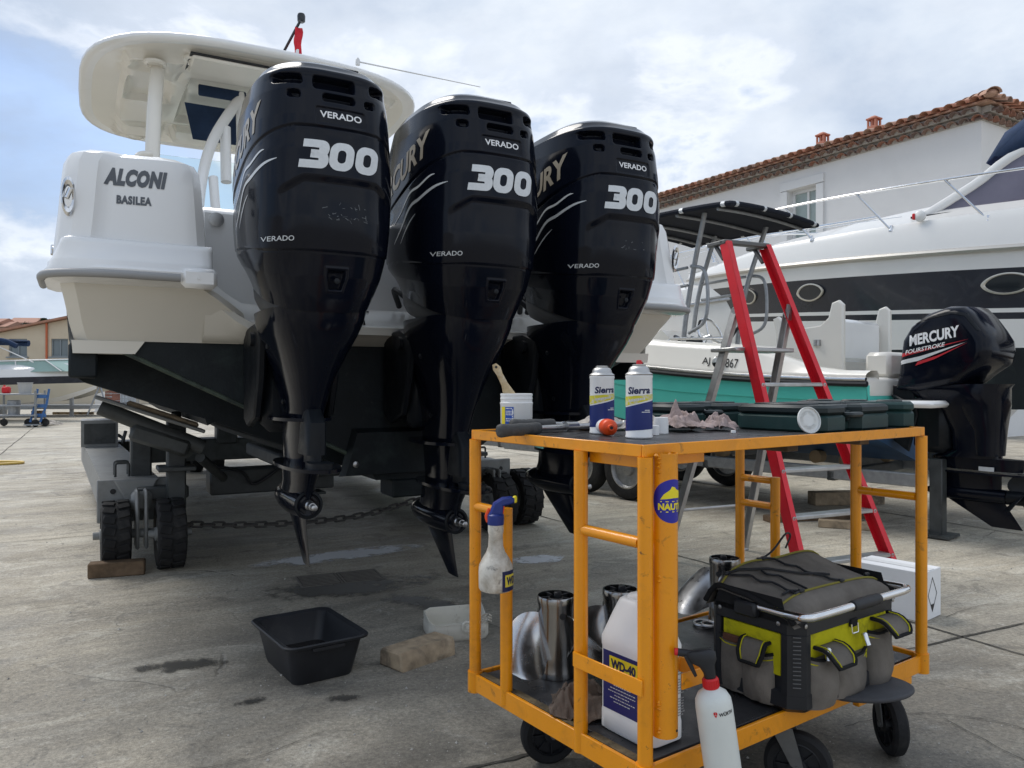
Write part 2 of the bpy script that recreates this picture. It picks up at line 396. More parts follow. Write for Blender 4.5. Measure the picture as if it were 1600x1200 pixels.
# ------------------------------------------------------------ ground
def ground_material():
    m = bpy.data.materials.new('worn_concrete'); m.use_nodes = True
    nt = m.node_tree; b = nt.nodes['Principled BSDF']; L = nt.links
    tc = nt.nodes.new('ShaderNodeTexCoord'); co = tc.outputs['Object']
    mp = N(nt, 'ShaderNodeMapping'); mp.inputs['Rotation'].default_value = (0, 0, R(-29)); L.new(co, mp.inputs[0])
    def nz(scale, detail=8, rough=.6, dist=0.0, vec=None, stretch=None):
        n = N(nt, 'ShaderNodeTexNoise', i_Scale=scale, i_Detail=detail, i_Roughness=rough, i_Distortion=dist)
        v = vec or co
        if stretch:
            q = N(nt, 'ShaderNodeMapping'); q.inputs['Scale'].default_value = stretch; L.new(mp.outputs[0], q.inputs[0]); v = q.outputs[0]
        L.new(v, n.inputs['Vector']); return n.outputs[0]
    base = ramp(nt, nz(.55, 12, .68, .4), [(.30, (.265, .232, .180)), (.5, (.425, .380, .300)), (.70, (.57, .52, .42))])
    # trowel sweeps and tyre streaks
    base = mixc(nt, ramp(nt, nz(1.0, 9, .66, .3, stretch=(.35, 2.2, 1)), [(.42, g(0)), (.70, g(.65))]), base, (.135, .125, .108))
    base = mixc(nt, ramp(nt, nz(2.4, 8, .7, .2, stretch=(.5, 7, 1)), [(.46, g(0)), (.68, g(.40))]), base, (.17, .16, .14))
    base = mixc(nt, ramp(nt, nz(1.5, 12, .72, .9, stretch=(.8, 1.6, 1)), [(.53, g(0)), (.64, g(.60))]), base, (.56, .53, .45))
    # blotches with crisper edges, some damp and some scoured
    base = mixc(nt, ramp(nt, nz(2.9, 14, .74, 1.2), [(.545, g(0)), (.60, g(.42))]), base, (.11, .102, .088))
    base = mixc(nt, ramp(nt, nz(7.5, 12, .75, .8), [(.56, g(0)), (.63, g(.38))]), base, (.58, .55, .48))
    base = mixc(nt, ramp(nt, nz(17, 10, .78, .5), [(.55, g(0)), (.66, g(.45))]), base, (.12, .112, .098))
    # darker zone with a noise-broken edge around the engines and the trolley
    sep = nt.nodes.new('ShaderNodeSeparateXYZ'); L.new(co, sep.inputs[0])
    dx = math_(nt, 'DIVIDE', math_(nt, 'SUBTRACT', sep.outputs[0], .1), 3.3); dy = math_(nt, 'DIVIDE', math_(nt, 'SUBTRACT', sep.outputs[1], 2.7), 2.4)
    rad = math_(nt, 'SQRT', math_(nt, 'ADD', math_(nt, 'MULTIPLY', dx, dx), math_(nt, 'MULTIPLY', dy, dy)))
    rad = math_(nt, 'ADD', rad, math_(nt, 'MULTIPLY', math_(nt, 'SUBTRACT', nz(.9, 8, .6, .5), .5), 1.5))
    dark_zone = ramp(nt, rad, [(.35, g(1)), (1.15, g(0))])
    dark_zone_f = math_(nt, 'MULTIPLY', dark_zone, ramp(nt, nz(1.6, 9, .62, 1.0), [(.36, g(1)), (.60, g(.36))]))
    base = mixc(nt, math_(nt, 'MULTIPLY', dark_zone_f, .80), base, (.105, .098, .084))
    # small dark drips and pale chips
    base = mixc(nt, ramp(nt, nz(5.5, 6, .6, 1.2), [(.66, g(0)), (.73, g(.75))]), base, (.055, .053, .05))
    base = mixc(nt, ramp(nt, nz(2.2, 10, .7, 1.5), [(.63, g(0)), (.74, g(.45))]), base, (.55, .52, .45))
    vor = N(nt, 'ShaderNodeTexVoronoi', i_Scale=26.0, feature='F1'); L.new(co, vor.inputs['Vector'])
    chip = ramp(nt, vor.outputs['Distance'], [(.05, g(1)), (.09, g(0))])
    chip = math_(nt, 'MULTIPLY', chip, ramp(nt, nz(1.4, 6), [(.5, g(0)), (.62, g(.8))]))
    base = mixc(nt, chip, base, (.52, .50, .46))
    # hairline cracks
    wv = N(nt, 'ShaderNodeMix', data_type='VECTOR'); wv.inputs[0].default_value = .16
    nn = N(nt, 'ShaderNodeTexNoise', i_Scale=2.6, i_Detail=6.0); L.new(co, nn.inputs['Vector'])
    L.new(co, wv.inputs[4]); L.new(nn.outputs['Color'], wv.inputs[5])
    v2 = N(nt, 'ShaderNodeTexVoronoi', i_Scale=.62, feature='DISTANCE_TO_EDGE'); L.new(wv.outputs[1], v2.inputs['Vector'])
    crack = ramp(nt, v2.outputs['Distance'], [(.0, g(1)), (.0035, g(0))])
    crack = math_(nt, 'MULTIPLY', crack, ramp(nt, nz(.8, 5), [(.54, g(0)), (.66, g(.7))]))
    base = mixc(nt, crack, base, (.05, .048, .045))
    spk = ramp(nt, nz(62, 8, .82), [(.36, g(.62)), (.5, g(1.0)), (.64, g(1.42))])
    base = mixc(nt, 1.0, base, spk, 'MULTIPLY')
    base = mixc(nt, ramp(nt, nz(34, 6, .8, .6), [(.64, g(0)), (.69, g(.8))]), base, (.07, .065, .055))
    base = mixc(nt, ramp(nt, nz(41, 6, .8, .6), [(.65, g(0)), (.70, g(.8))]), base, (.62, .59, .52))
    grain = ramp(nt, nz(210, 4, .8), [(.3, g(.74)), (.7, g(1.24))])
    base = mixc(nt, 1.0, base, grain, 'MULTIPLY')
    L.new(base, b.inputs['Base Color'])
    rr = ramp(nt, nz(1.6, 9, .62, 1.0), [(.3, g(.48)), (.65, g(.85))])
    L.new(rr, b.inputs['Roughness']); b.inputs['Specular IOR Level'].default_value = .4
    h = math_(nt, 'ADD', math_(nt, 'MULTIPLY', nz(95, 5, .7), .5), math_(nt, 'MULTIPLY', nz(9, 6, .6), 1.0))
    h = math_(nt, 'SUBTRACT', h, math_(nt, 'MULTIPLY', crack, 2.5))
    bn = N(nt, 'ShaderNodeBump', i_Strength=1.0, i_Distance=.006); L.new(h, bn.inputs['Height']); L.new(bn.outputs[0], b.inputs['Normal'])
    return m
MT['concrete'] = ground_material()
mb = MB()
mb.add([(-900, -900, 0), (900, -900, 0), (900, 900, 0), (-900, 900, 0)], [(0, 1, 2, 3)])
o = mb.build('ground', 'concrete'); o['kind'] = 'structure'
# expansion joints: narrow strips of dark filler, four millimetres proud, running with and across the row of boats
MT['joint'] = mat('joint_filler', (.085, .08, .07), .9, spec=.1, var=(20, .4))
def strip(pts, w):
    m_ = MB(); P = [V((x, y)) for x, y in pts]; rows = []
    for i, p in enumerate(P):
        d = (P[min(i+1, len(P)-1)]-P[max(i-1, 0)]).normalized(); nn = V((-d.y, d.x))
        ww = w*(.5+random.random()*.9)
        rows.append([(p.x-nn.x*ww, p.y-nn.y*ww, .004), (p.x+nn.x*ww, p.y+nn.y*ww, .004)])
    m_.grid(rows); return m_
jm = MB()
def joint(a, b, w=.006, jit=.006, n=40):
    A, B = V(a), V(b); d = (B-A).normalized(); nn = V((-d.y, d.x)); pts = []
    for i in range(n+1): 
        p = A.lerp(B, i/n)+nn*random.uniform(-jit, jit); pts.append((p.x, p.y))
    s = strip(pts, w); jm.add(s.v, s.f)
FW = V((-.4848, .8746)); RT = V((.8746, .4848))
joint((-.60, 2.02), (.55, 2.62), .007, .004)
joint((.9, 2.9), (5.2, 5.05), .006)
joint((-6.5, 3.9), (-2.0, 6.4), .005)
joint((-9, 7.5), (14, 19.2), .008, .012, 90)
joint((-14, 16), (16, 31), .012, .02, 60)
joint((2.2, 3.1), (-6, 17.9), .006, .008, 90)
joint((4.6, 4.4), (-3.5, 19), .007, .01, 60)
joint((-3.6, 4.0), (-14, 23), .007, .01, 60)
o = jm.build('expansion_joints', 'joint', smooth=False); o['kind'] = 'structure'
def crackline(pts, w=.003):
    w *= .55
    P = smooth_path([(x, y, 0) for x, y in pts], 8)
    s = strip([(p.x+random.uniform(-.006, .006), p.y+random.uniform(-.006, .006)) for p in P], w); jm.add(s.v, s.f)
# pale dried splashes and wet marks are thin films on the slab
def film(name, cx, cy, rx, ry, rot, col, rough, seed, z=.004, n=72):
    dense = .10 if col[0] > .4 else .14
    rnd = random.Random(seed); ph = [rnd.uniform(0, 6.28) for _ in range(6)]; rows = [[], []]
    pts = []
    for j in range(n):
        a = 2*math.pi*j/n
        k = 1+sum(math.sin(a*(i+2)+ph[i])*.12/(i*.6+1) for i in range(6))
        x, y = rx*k*math.cos(a), ry*k*math.sin(a); c, s = math.cos(R(rot)), math.sin(R(rot))
        pts.append((cx+x*c-y*s, cy+x*s+y*c, z))
    m = bpy.data.materials.new(name); m.use_nodes = True; nt = m.node_tree; b = nt.nodes['Principled BSDF']
    b.inputs['Base Color'].default_value = (*col, 1); b.inputs['Roughness'].default_value = rough
    tc = nt.nodes.new('ShaderNodeTexCoord'); nzn = N(nt, 'ShaderNodeTexNoise', i_Scale=3.2/max(rx, ry), i_Detail=9.0, i_Roughness=.7); nt.links.new(tc.outputs['Object'], nzn.inputs[0])
    gd = nt.nodes.new('ShaderNodeVectorMath'); gd.operation = 'SUBTRACT'; gd.inputs[1].default_value = (cx, cy, 0); nt.links.new(tc.outputs['Object'], gd.inputs[0])
    q = N(nt, 'ShaderNodeMapping', vector_type='TEXTURE'); q.inputs['Rotation'].default_value = (0, 0, R(rot)); q.inputs['Scale'].default_value = (rx, ry, 1); nt.links.new(gd.outputs[0], q.inputs[0])
    ln = nt.nodes.new('ShaderNodeVectorMath'); ln.operation = 'LENGTH'; nt.links.new(q.outputs[0], ln.inputs[0])
    edge = math_(nt, 'SUBTRACT', 1.0, ln.outputs['Value'])
    n2 = N(nt, 'ShaderNodeTexNoise', i_Scale=14/max(rx, ry), i_Detail=6.0, i_Roughness=.7); nt.links.new(tc.outputs['Object'], n2.inputs[0])
    nn = math_(nt, 'ADD', math_(nt, 'MULTIPLY', math_(nt, 'SUBTRACT', nzn.outputs[0], .5), 2.6), math_(nt, 'MULTIPLY', math_(nt, 'SUBTRACT', n2.outputs[0], .5), .9))
    al = ramp(nt, math_(nt, 'MULTIPLY', math_(nt, 'ADD', edge, math_(nt, 'MULTIPLY', nn, ramp(nt, edge, [(.0, g(0)), (.25, g(1))]))), 1.0), [(dense-.10*(col[0] > .4), g(0)), (.62-.22*(col[0] > .4), g(.8))])
    nt.links.new(al, b.inputs['Alpha'])
    mm = MB(); mm.add(pts, [tuple(range(n))]); MT[name] = m
    ob = mm.build(name, name, smooth=False); ob['kind'] = 'structure'; return ob
film('dried_splash', -1.12, 5.1, .62, .17, 33, (.80, .81, .83), .8, 1)
film('dried_splash_patch', .17, 4.98, .21, .13, 20, (.78, .80, .83), .8, 2)
film('dried_splash_spill', -2.05, 2.62, .20, .10, 20, (.48, .49, .52), .8, 3)
film('damp_mark', -.90, 4.32, .60, .27, 25, (.07, .067, .06), .42, 4)
film('damp_mark_pool', -.42, 3.97, .40, .13, -28, (.06, .058, .053), .35, 5, z=.005)
film('oil_spot', -1.33, 3.10, .22, .09, 15, (.06, .058, .052), .4, 6)
film('oil_spot_drip', -.93, 2.75, .07, .035, 30, (.045, .043, .04), .4, 7)
film('oil_spot_small', -.60, 2.78, .08, .04, 10, (.055, .052, .047), .5, 8)
crackline([(-.2, 3.75), (-.02, 3.55), (.12, 3.5), (.26, 3.3)], .004)
crackline([(1.1, 2.55), (1.35, 2.65), (1.6, 2.6), (1.75, 2.45), (1.95, 2.5)], .003)
crackline([(1.45, 2.62), (1.55, 2.3), (1.7, 2.2), (1.72, 2.05)], .003)
crackline([(-1.0, 2.25), (-.8, 2.32), (-.62, 2.5), (-.5, 2.52)], .002)
crackline([(2.1, 3.75), (2.4, 3.95), (2.7, 3.98), (3.1, 4.2)], .003)
j2 = jm
bpy.data.objects.remove(o)
o = jm.build('expansion_joints', 'joint', smooth=False); o['kind'] = 'structure'
# loose grit on the slab
gm = MB(); rg = random.Random(5)
for i in range(2600):
    y = 1.9+rg.random()**1.6*4.5; x = rg.uniform(-.72, .72)*y; r = rg.uniform(.0012, .0034)*(1 if i%9 else 1.9)
    q = [(x+r*math.cos(a+rg.random()), y+r*math.sin(a+rg.random()), .001) for a in (0, 1.6, 3.1, 4.7)]
    gm.add(q+[(x, y, r*1.2)], [(0, 1, 4), (1, 2, 4), (2, 3, 4), (3, 0, 4)])
MT['grit'] = mat('pale_grit', (.42, .40, .36), .9, var=(3, .5))
o = gm.build('grit', 'grit', smooth=False); o['kind'] = 'stuff'
# ------------------------------------------------------------ big outboards
CP = 3.0; CYC = .42
_prof = np.array([  # t below the top, half width, aft y, forward y
 (.056, .055, .29, .46), (.059, .105, .225, .54), (.066, .150, .170, .62), (.079, .190, .120, .69), (.100, .222, .078, .75), (.137, .246, .036, .80),
 (.22, .262, .018, .83), (.32, .270, .006, .85), (.45, .279, 0, .86), (.58, .281, .002, .86), (.70, .277, .014, .86), (.82, .268, .036, .855),
 (.92, .25, .066, .84), (1.0, .226, .10, .815), (1.06, .205, .128, .79)])
def cowl_prof(t):
    return tuple(np.interp(t, _prof[:, 0], _prof[:, k])+(.013 if k == 1 else 0) for k in (1, 2, 3))
def cowl_drop(t, y):   # the lower rim of the cowl climbs towards the bow
    w = np.clip((t-.70)/.36, 0, 1); w = w*w*(3-2*w)
    return .30*np.clip(y-.1, 0, 1)*w
def cowl_pt(ux, uy, t):
    """ux, uy on the unit superellipse (uy<0 aft) -> x, y, -t"""
    hw, yr, yf = cowl_prof(t)
    x = hw*ux; y = CYC+np.where(uy < 0, uy*(CYC-yr), uy*(yf-CYC))
    return x, y, -t+cowl_drop(t, y)
ZTOP = 2.465
def sstep(a, b, x):
    q = np.clip((x-a)/(b-a), 0, 1); return q*q*(3-2*q)
def rbox(x, y, cx, cy, hx, hy, r):
    qx = np.abs(x-cx)-hx+r; qy = np.abs(y-cy)-hy+r
    return np.hypot(np.maximum(qx, 0), np.maximum(qy, 0))+np.minimum(np.maximum(qx, qy), 0)-r
def cowl_disp(x, y, t, rear):
    """inward displacement (m) of the cowl surface; rear = 1 on the aft half"""
    d = np.zeros_like(x)
    # air intake slots under the lip
    for cx, ct, hx, ht, dp in ((-.010, .190, .082, .026, .045), (-.176, .178, .048, .020, .04), (.172, .180, .038, .020, .04),
                               (.006, .246, .064, .0165, .035), (-.160, .240, .024, .0165, .03), (.132, .247, .024, .016, .03)):
        tt = ct+(x-cx)*(.10 if cx < -.1 else (-.10 if cx > .1 else 0))
        sd = rbox(x, t, cx, tt, hx, ht, .013)
        d = np.maximum(d, rear*dp*(1-sstep(-.010, .002, sd)))
    d = d-rear*.007*np.exp(-((t-.148)/.016)**2)*(1-sstep(.20, .26, np.abs(x)))       # visor lip
    # name plate
    sd = rbox(x, t, .012, .318, .098, .034, .010)
    d = d+rear*.007*(1-sstep(-.004, .001, sd))
    # parting line between the top and the main cowl
    ts = .362+.30*np.maximum(0, y-.03)
    d = d+.007*sstep(ts-.001, ts+.004, t)*(1-sstep(ts+.012, ts+.09, t))*.6
    d = d+.006*np.exp(-((t-ts)/.0035)**2)
    # shelf under the number
    ax = np.abs(x-.015)
    tl = .553+1.1*np.maximum(0, ax-.14)**1.25
    lw = rear*(1-sstep(.20, .235, ax))
    d = d+lw*.012*sstep(tl-.010, tl+.022, t)*(1-sstep(.60, .80, t))
    # lower parting line
    t2 = .828-.10*np.maximum(0, y-.15)
    d = d+.005*np.exp(-((t-t2)/.003)**2)+.004*sstep(t2, t2+.004, t)
    # tell-tale badge recess: shield shaped
    hx = .043-.22*np.maximum(0, t-.915)
    sd = np.maximum(np.abs(x-.012)-hx, np.abs(t-.930)-.044)
    d = d+rear*.022*(1-sstep(-.015, -.006, sd))-rear*.004*np.exp(-((sd+.001)/.004)**2)
    return d
# unit ring, dense on the aft face
_us = np.linspace(-.955, .955, 190)
_rear = np.stack([_us, -(1-np.abs(_us)**CP)**(1/CP)], 1)
_w = np.linspace(_rear[-1, 1], .93, 46)[1:]
_sb = np.stack([(1-np.abs(_w)**CP)**(1/CP), _w], 1)
_fu = np.linspace(_sb[-1, 0], -_sb[-1, 0], 24)[1:]
_fr = np.stack([_fu, (1-np.abs(_fu)**CP)**(1/CP)], 1)
_pt = _sb[:-1][::-1]*np.array([-1, 1])
RING = np.concatenate([_rear, _sb, _fr, _pt])
TS = np.concatenate([np.linspace(.056, .12, 26)[:-1], np.linspace(.12, .40, 100)[:-1], np.linspace(.40, .62, 60)[:-1], np.linspace(.62, .80, 24)[:-1], np.linspace(.80, 1.0, 60)[:-1], np.linspace(1.0, 1.06, 8)])
def cowl_surface(ux, uy, t, off=0.0):
    ux = np.asarray(ux, float); uy = np.asarray(uy, float); t = np.asarray(t, float)
    x, y, z = cowl_pt(ux, uy, t)
    nx = np.sign(ux)*np.abs(ux)**(CP-1); ny = np.sign(uy)*np.abs(uy)**(CP-1)
    hw, yr, yf = cowl_prof(t)
    nx = nx/np.maximum(hw, .05); ny = ny/np.where(uy < 0, np.maximum(CYC-yr, .05), np.maximum(yf-CYC, .05))
    L = np.hypot(nx, ny)+1e-9; nx, ny = nx/L, ny/L
    rear = sstep(-.15, -.45, uy)
    d = cowl_disp(x, y, t, rear)-off
    return x-nx*d, y-ny*d, z
def rear_unit(x, t):
    hw = cowl_prof(t)[0]; ux = np.clip(x/hw, -.985, .985); return ux, -(1-np.abs(ux)**CP)**(1/CP)
def port_unit(y, t):
    hw, yr, yf = cowl_prof(t)
    uy = np.where(y < CYC, (y-CYC)/(CYC-yr), (y-CYC)/(yf-CYC)); uy = np.clip(uy, -.98, .98)
    return -(1-np.abs(uy)**CP)**(1/CP), uy
def decal(mb, pts, fs, where, off=.0022, mi=0):
    """pts (a, t): a = x on the aft face or y on the port side"""
    a = np.array([p[0] for p in pts]); t = np.array([p[1] for p in pts])
    u = rear_unit(a, t) if where == 'rear' else port_unit(a, t)
    x, y, z = cowl_surface(u[0], u[1], t, off)
    mb.add(list(zip(x.tolist(), y.tolist(), z.tolist())), fs, mi)
def subdiv(pts, fs, n=2):
    bm = bmesh.new(); vs = [bm.verts.new((p[0], p[1], 0)) for p in pts]
    for f in fs:
        try: bm.faces.new([vs[i] for i in f])
        except ValueError: pass
    bmesh.ops.triangulate(bm, faces=bm.faces)
    for _ in range(n):
        es = [e for e in bm.edges if e.calc_length() > .012]
        if es: bmesh.ops.subdivide_edges(bm, edges=es, cuts=1); bmesh.ops.triangulate(bm, faces=[f for f in bm.faces if len(f.verts) > 3])
    bm.verts.index_update()
    r = [(v.co.x, v.co.y) for v in bm.verts], [tuple(v.index for v in f.verts) for f in bm.faces]
    bm.free(); return r
def engine_decal_text(mb, s, w, h, a, t, where, rot=0.0, mirror=1, off=.0022, **kw):
    pts, fs = text_fit(s, w, h, **kw)
    pts, fs = subdiv(pts, fs, 3)
    c, sn = math.cos(R(rot)), math.sin(R(rot))
    decal(mb, [(a+mirror*(x*c-y*sn), t-(x*sn+y*c)) for x, y in pts], fs, where, off)
# heavy slanted figures of the power badge
def rrect(w, h, r, n=6):
    p = []
    for cx, cy, a0 in ((w/2-r, h/2-r, 0), (-w/2+r, h/2-r, 90), (-w/2+r, -h/2+r, 180), (w/2-r, -h/2+r, 270)):
        for j in range(n+1):
            a = R(a0+90*j/n); p.append((cx+r*math.cos(a), cy+r*math.sin(a)))
    return p
def figure_zero(w, h):
    o = rrect(w, h, .40*min(w, h)); i = rrect(w*.34, h*.46, .16*min(w, h)); n = len(o)
    return o+i, [(k, (k+1) % n, n+(k+1) % n, n+k) for k in range(n)]
def figure_three(w, h):
    """outline strip of a heavy 3: centre line with half thickness"""
    r = h*.5; cl = []
    xl = -w*.5; 
    P = [(xl+.02*w, h*.36), (w*.12, h*.36), (w*.30, h*.33), (w*.345, h*.20), (w*.28, h*.05), (w*.12, 0), (-w*.16, 0)]
    Q = [(-w*.16, 0), (w*.12, 0), (w*.30, -h*.05), (w*.37, -h*.20), (w*.31, -h*.33), (w*.12, -h*.36), (xl-.04*w, -h*.36)]
    out, fs = [], []
    for path in (P, Q):
        S = smooth_path([(x, y, 0) for x, y in path], 4); o = len(out)
        for i, p in enumerate(S):
            d = (S[min(i+1, len(S)-1)]-S[max(i-1, 0)]).normalized()
            th = h*.14*(1.0+.25*abs(d.y))
            out += [(p.x-d.y*th, p.y+d.x*th), (p.x+d.y*th, p.y-d.x*th)]
        for i in range(len(S)-1): fs.append((o+2*i, o+2*i+1, o+2*i+3, o+2*i+2))
    return out, fs
def number_300(mb, cx, ct, w, h):
    gw = w/3.12
    for k, fn in enumerate((figure_three, figure_zero, figure_zero)):
        pts, fs = fn(gw*.98, h); ox = (k-1)*gw*1.06
        pts = [(x+y*.14+ox, y) for x, y in pts]
        pts, fs = subdiv(pts, fs, 1)
        decal(mb, [(cx+x, ct-y) for x, y in pts], fs, 'rear', .0025)
def build_outboard(pos, rz, shaft, label):
    """shaft = extra leg length below the standard one"""
    zs = .608-shaft                      # propeller shaft height above ground
    base = zs-.263
    T = thing('outboard_motor', label, 'outboard motor', (pos[0], pos[1], base), rz, 'black outboards on the stern of the big boat')
    Z = ZTOP-base
    # --- cowl, split at the lower parting line
    ux = RING[:, 0]; uy = RING[:, 1]
    rows = []
    for t in TS:
        x, y, z = cowl_surface(ux, uy, np.full(len(ux), t)); rows.append(list(zip(x.tolist(), y.tolist(), (z+Z).tolist())))
    k = int(np.searchsorted(TS, .862)); 
    mb = MB(); mb.loft(rows[:k+1], cap0=True, cap1=False)
    cowl = mb.build('cowl', 'engine', T, ang=60)
    mb = MB(); mb.loft(rows[k:], cap0=False, cap1=True)
    low = mb.build('lower_cowl', 'engine', T, ang=60)
    sub = lambda m, nm, mt, par: m.build(nm, mt, par, ang=60)
    up = lambda m: [setattr(m, 'v', [(a, b, c+Z) for a, b, c in m.v])]
    m = MB(); number_300(m, .012, .470, .300, .108); up(m); sub(m, 'power_number', 'decal_silver', cowl)
    m = MB(); engine_decal_text(m, 'VERADO', .165, .026, .014, .312, 'rear', bold=.02, rot=0); up(m); sub(m, 'name_lettering', 'decal_white', cowl)
    m = MB(); engine_decal_text(m, 'VERADO', .100, .019, -.205, .785, 'rear', bold=.004); up(m); sub(m, 'small_name_lettering', 'decal_silver', cowl)
    m = MB(); engine_decal_text(m, 'MERCURY', .66, .110, .47, .385, 'port', rot=16, mirror=-1, bold=.03, shear=.25); up(m); sub(m, 'side_lettering', 'decal_gold', cowl)
    # claw stripes round the port quarter
    for path, w in (([(.50, .605), (.40, .560), (.31, .494), (.225, .480-.0), (.150, .450), (.122, .446)], .0055),
                    ([(.50, .690), (.40, .630), (.30, .556), (.215, .535), (.12, .500), (.066, .487)], .007),
                    ([(.42, .700), (.36, .655), (.30, .618), (.25, .595)], .0035)):
        S = smooth_path([(a, b, 0) for a, b in path], 6); pts = []; n = len(S)
        for i, p in enumerate(S):
            d = (S[min(i+1, n-1)]-S[max(i-1, 0)]).normalized(); tw = w*math.sin(math.pi*min(1, (i+.3)/(n-.4)))**.7+.0003
            pts += [(p.x-d.y*tw, p.y+d.x*tw), (p.x+d.y*tw, p.y-d.x*tw)]
        m = MB(); decal(m, pts, [(2*i, 2*i+1, 2*i+3, 2*i+2) for i in range(n-1)], 'port', .002); up(m); sub(m, 'claw_stripe', 'decal_silver', cowl)
    # hatch outline on the top of the visor
    m = MB(); m.box((.04, .150, Z-.079), (.15, .08, .008), b=.004, X=M.Translation((0, .15, Z-.083)) @ M.Rotation(R(12), 4, 'X') @ M.Translation((0, -.15, -Z+.083))); sub(m, 'top_hatch', 'engine', cowl)
    m = MB(); m.lathe([(.004, 0), (.011, .004), (.011, .012), (.004, .014)], 12, X=TR(.012, .075, Z-.935, 0, 90)); sub(m, 'flush_plug', 'engine_matt', low)
    # --- charcoal collar between cowl and leg, climbing towards the bow with the cowl's rim
    m = MB(); rings = []
    for t, hw, y0, y1 in ((1.02, .207, .17, .785), (1.06, .208, .165, .787), (1.10, .203, .17, .785), (1.13, .188, .19, .77), (1.14, .12, .24, .72)):
        rings.append([(x, y, Z-t+.31*max(0, y-.13)*.92) for x, y, z in sring(hw, y0, y1, 0, 40, 2.8)])
    m.loft(rings); m.build('collar', 'engine_trim', T, ang=50)
    # --- leg: lofted housing from the cowl to the cavitation plate
    zc = zs+.170
    top = Z-1.03
    secs = [(0, .206, .130, .76), (.07, .199, .142, .775), (.16, .178, .170, .79), (.26, .149, .212, .80), (.40, .113, .275, .805), (.55, .086, .335, .80), (.70, .071, .385, .785), (1, .057, .43, .77)]
    H0 = top-(zc-base)
    mb = MB(); mb.loft([sring(hw, a, b, top-q*H0, 40, 3.3-1.0*q) for q, hw, a, b in secs])
    mid = mb.build('drive_shaft_housing', 'engine', T, ang=50)
    m = MB()
    m.loft([sring(.045, .30, .50, zc-base+z_, 20, 4) for z_ in (.055, .19)]+[sring(.030, .42, .50, zc-base+.30, 20, 4)]); m.build('anode_cover', 'engine_matt', mid)
    m = MB()
    for s in (-1, 1):
        for q, yy in ((.22, .50), (.58, .56)):
            hw = float(np.interp(q, [s_[0] for s_ in secs], [s_[1] for s_ in secs]))
            m.lathe([(.012, 0), (.012, .010), (.006, .014)], 12, X=TR(s*(hw-.006), yy, top-q*H0, 0, 0, 90*s))
    m.build('plug', 'engine_matt', mid)
    for zz, hw, a, b, nm in ((zc-base+.20, .125, .36, .90, 'splash_plate'), (zc-base, .115, .16, .84, 'anti_ventilation_plate')):
        m = MB(); m.loft([sring(hw, a, b, zz+dz, 28, 2.3) for dz in (-.007, .007)]); m.build(nm, 'engine', T)
    m = MB(); m.loft([sring(.05, .19, .36, zc-base+.007+d, 16, 3) for d in (0, .022)]); m.loft([[(x, y, z) for x, y, z in sring(.030, .30, .46, zc-base+.02+d, 16, 3)] for d in (0, .05)]); m.build('trim_tab_mount', 'engine_matt', T)
    m = MB(); m.loft([sring(.066, .36, .82, zc-base-.004, 24, 2.2), sring(.054, .42, .84, zs-base+.085, 24, 2.2), sring(.058, .455, .88, zs-base+.02, 24, 2.2)])
    X = M.Translation((0, 0, zs-base)) @ M.Rotation(R(-90), 4, 'X')     # lathe axis +z -> +y
    m.lathe([(.045, .455), (.062, .450), (.063, .47), (.068, .56), (.070, .68), (.066, .78), (.053, .88), (.030, .955), (.006, .985)], 30, X=X)
    gc = m.build('gearcase', 'engine', T, ang=50)
    m = MB(); m.lathe([(.060, .4495), (.051, .445), (.048, .448), (.044, .475), (.024, .480)], 28, X=X, cap=False); m.build('gearcase_ring', 'engine_matt', gc)
    m = MB(); m.lathe([(.044, .474), (.0, .4741)], 20, X=X); 
    for j in range(4): m.box((0, 0, 0), (.010, .03, .03), X=M.Translation((0, .462, zs-base)) @ M.Rotation(R(90*j+45), 4, 'Y') @ M.Translation((.034, 0, 0)), b=.002)
    m.build('bearing_carrier', 'black_plastic', gc)
    m = MB(); m.lathe([(.021, .48), (.021, .425), (.0165, .42), (.0165, .385), (.013, .384), (.013, .350), (.009, .347)], 18, X=X); m.build('propeller_shaft', 'steel_dull', gc)
    # skeg: a raked foil
    m = MB(); rings = []
    for q in np.linspace(0, 1, 7):
        yb = .50+.02*q-.02*q*q; yf_ = .84-.28*q; hw = .015*(1-.70*q)
        rings.append(sring(hw, yb-.075*q, yf_-.02*q, zs-base-.045-.218*q, 16, 1.7))
    m.loft(rings); m.build('skeg', 'engine', T, ang=50)
    # --- clamp and swivel bracket that hold the leg to the transom
    m = MB()
    for s in (-1, 1):
        poly = [(.58, 1.36), (.72, 1.40), (.94, 1.385), (.955, 1.30), (.945, .96), (.86, .93), (.70, .98), (.62, 1.15)]
        X2 = M(((0, 0, 1, s*.165-.018), (1, 0, 0, 0), (0, 1, 0, -base), (0, 0, 0, 1)))
        m.prism(poly, .036, X=X2, b=.008)
    m.build('clamp_bracket', 'engine_matt', T)
    m = MB(); m.rod((-.20, .70, 1.33-base), (.20, .70, 1.33-base), .032, 16); m.box((0, .76, 1.12-base), (.28, .14, .42), b=.04)
    for s in (-1, 1): m.rod((s*.10, .90, 1.0-base), (s*.10, .66, 1.22-base), .024, 12)
    m.build('swivel_bracket', 'engine_matt', T)
    return T, cowl, Z
BR = 29
BO = V((-.0526, 3.2845))
BX = V((math.cos(R(BR)), math.sin(R(BR)))); BY = V((-math.sin(R(BR)), math.cos(R(BR))))
def bw(x, y, z=0): p = BO+BX*x+BY*y; return (p.x, p.y, z)
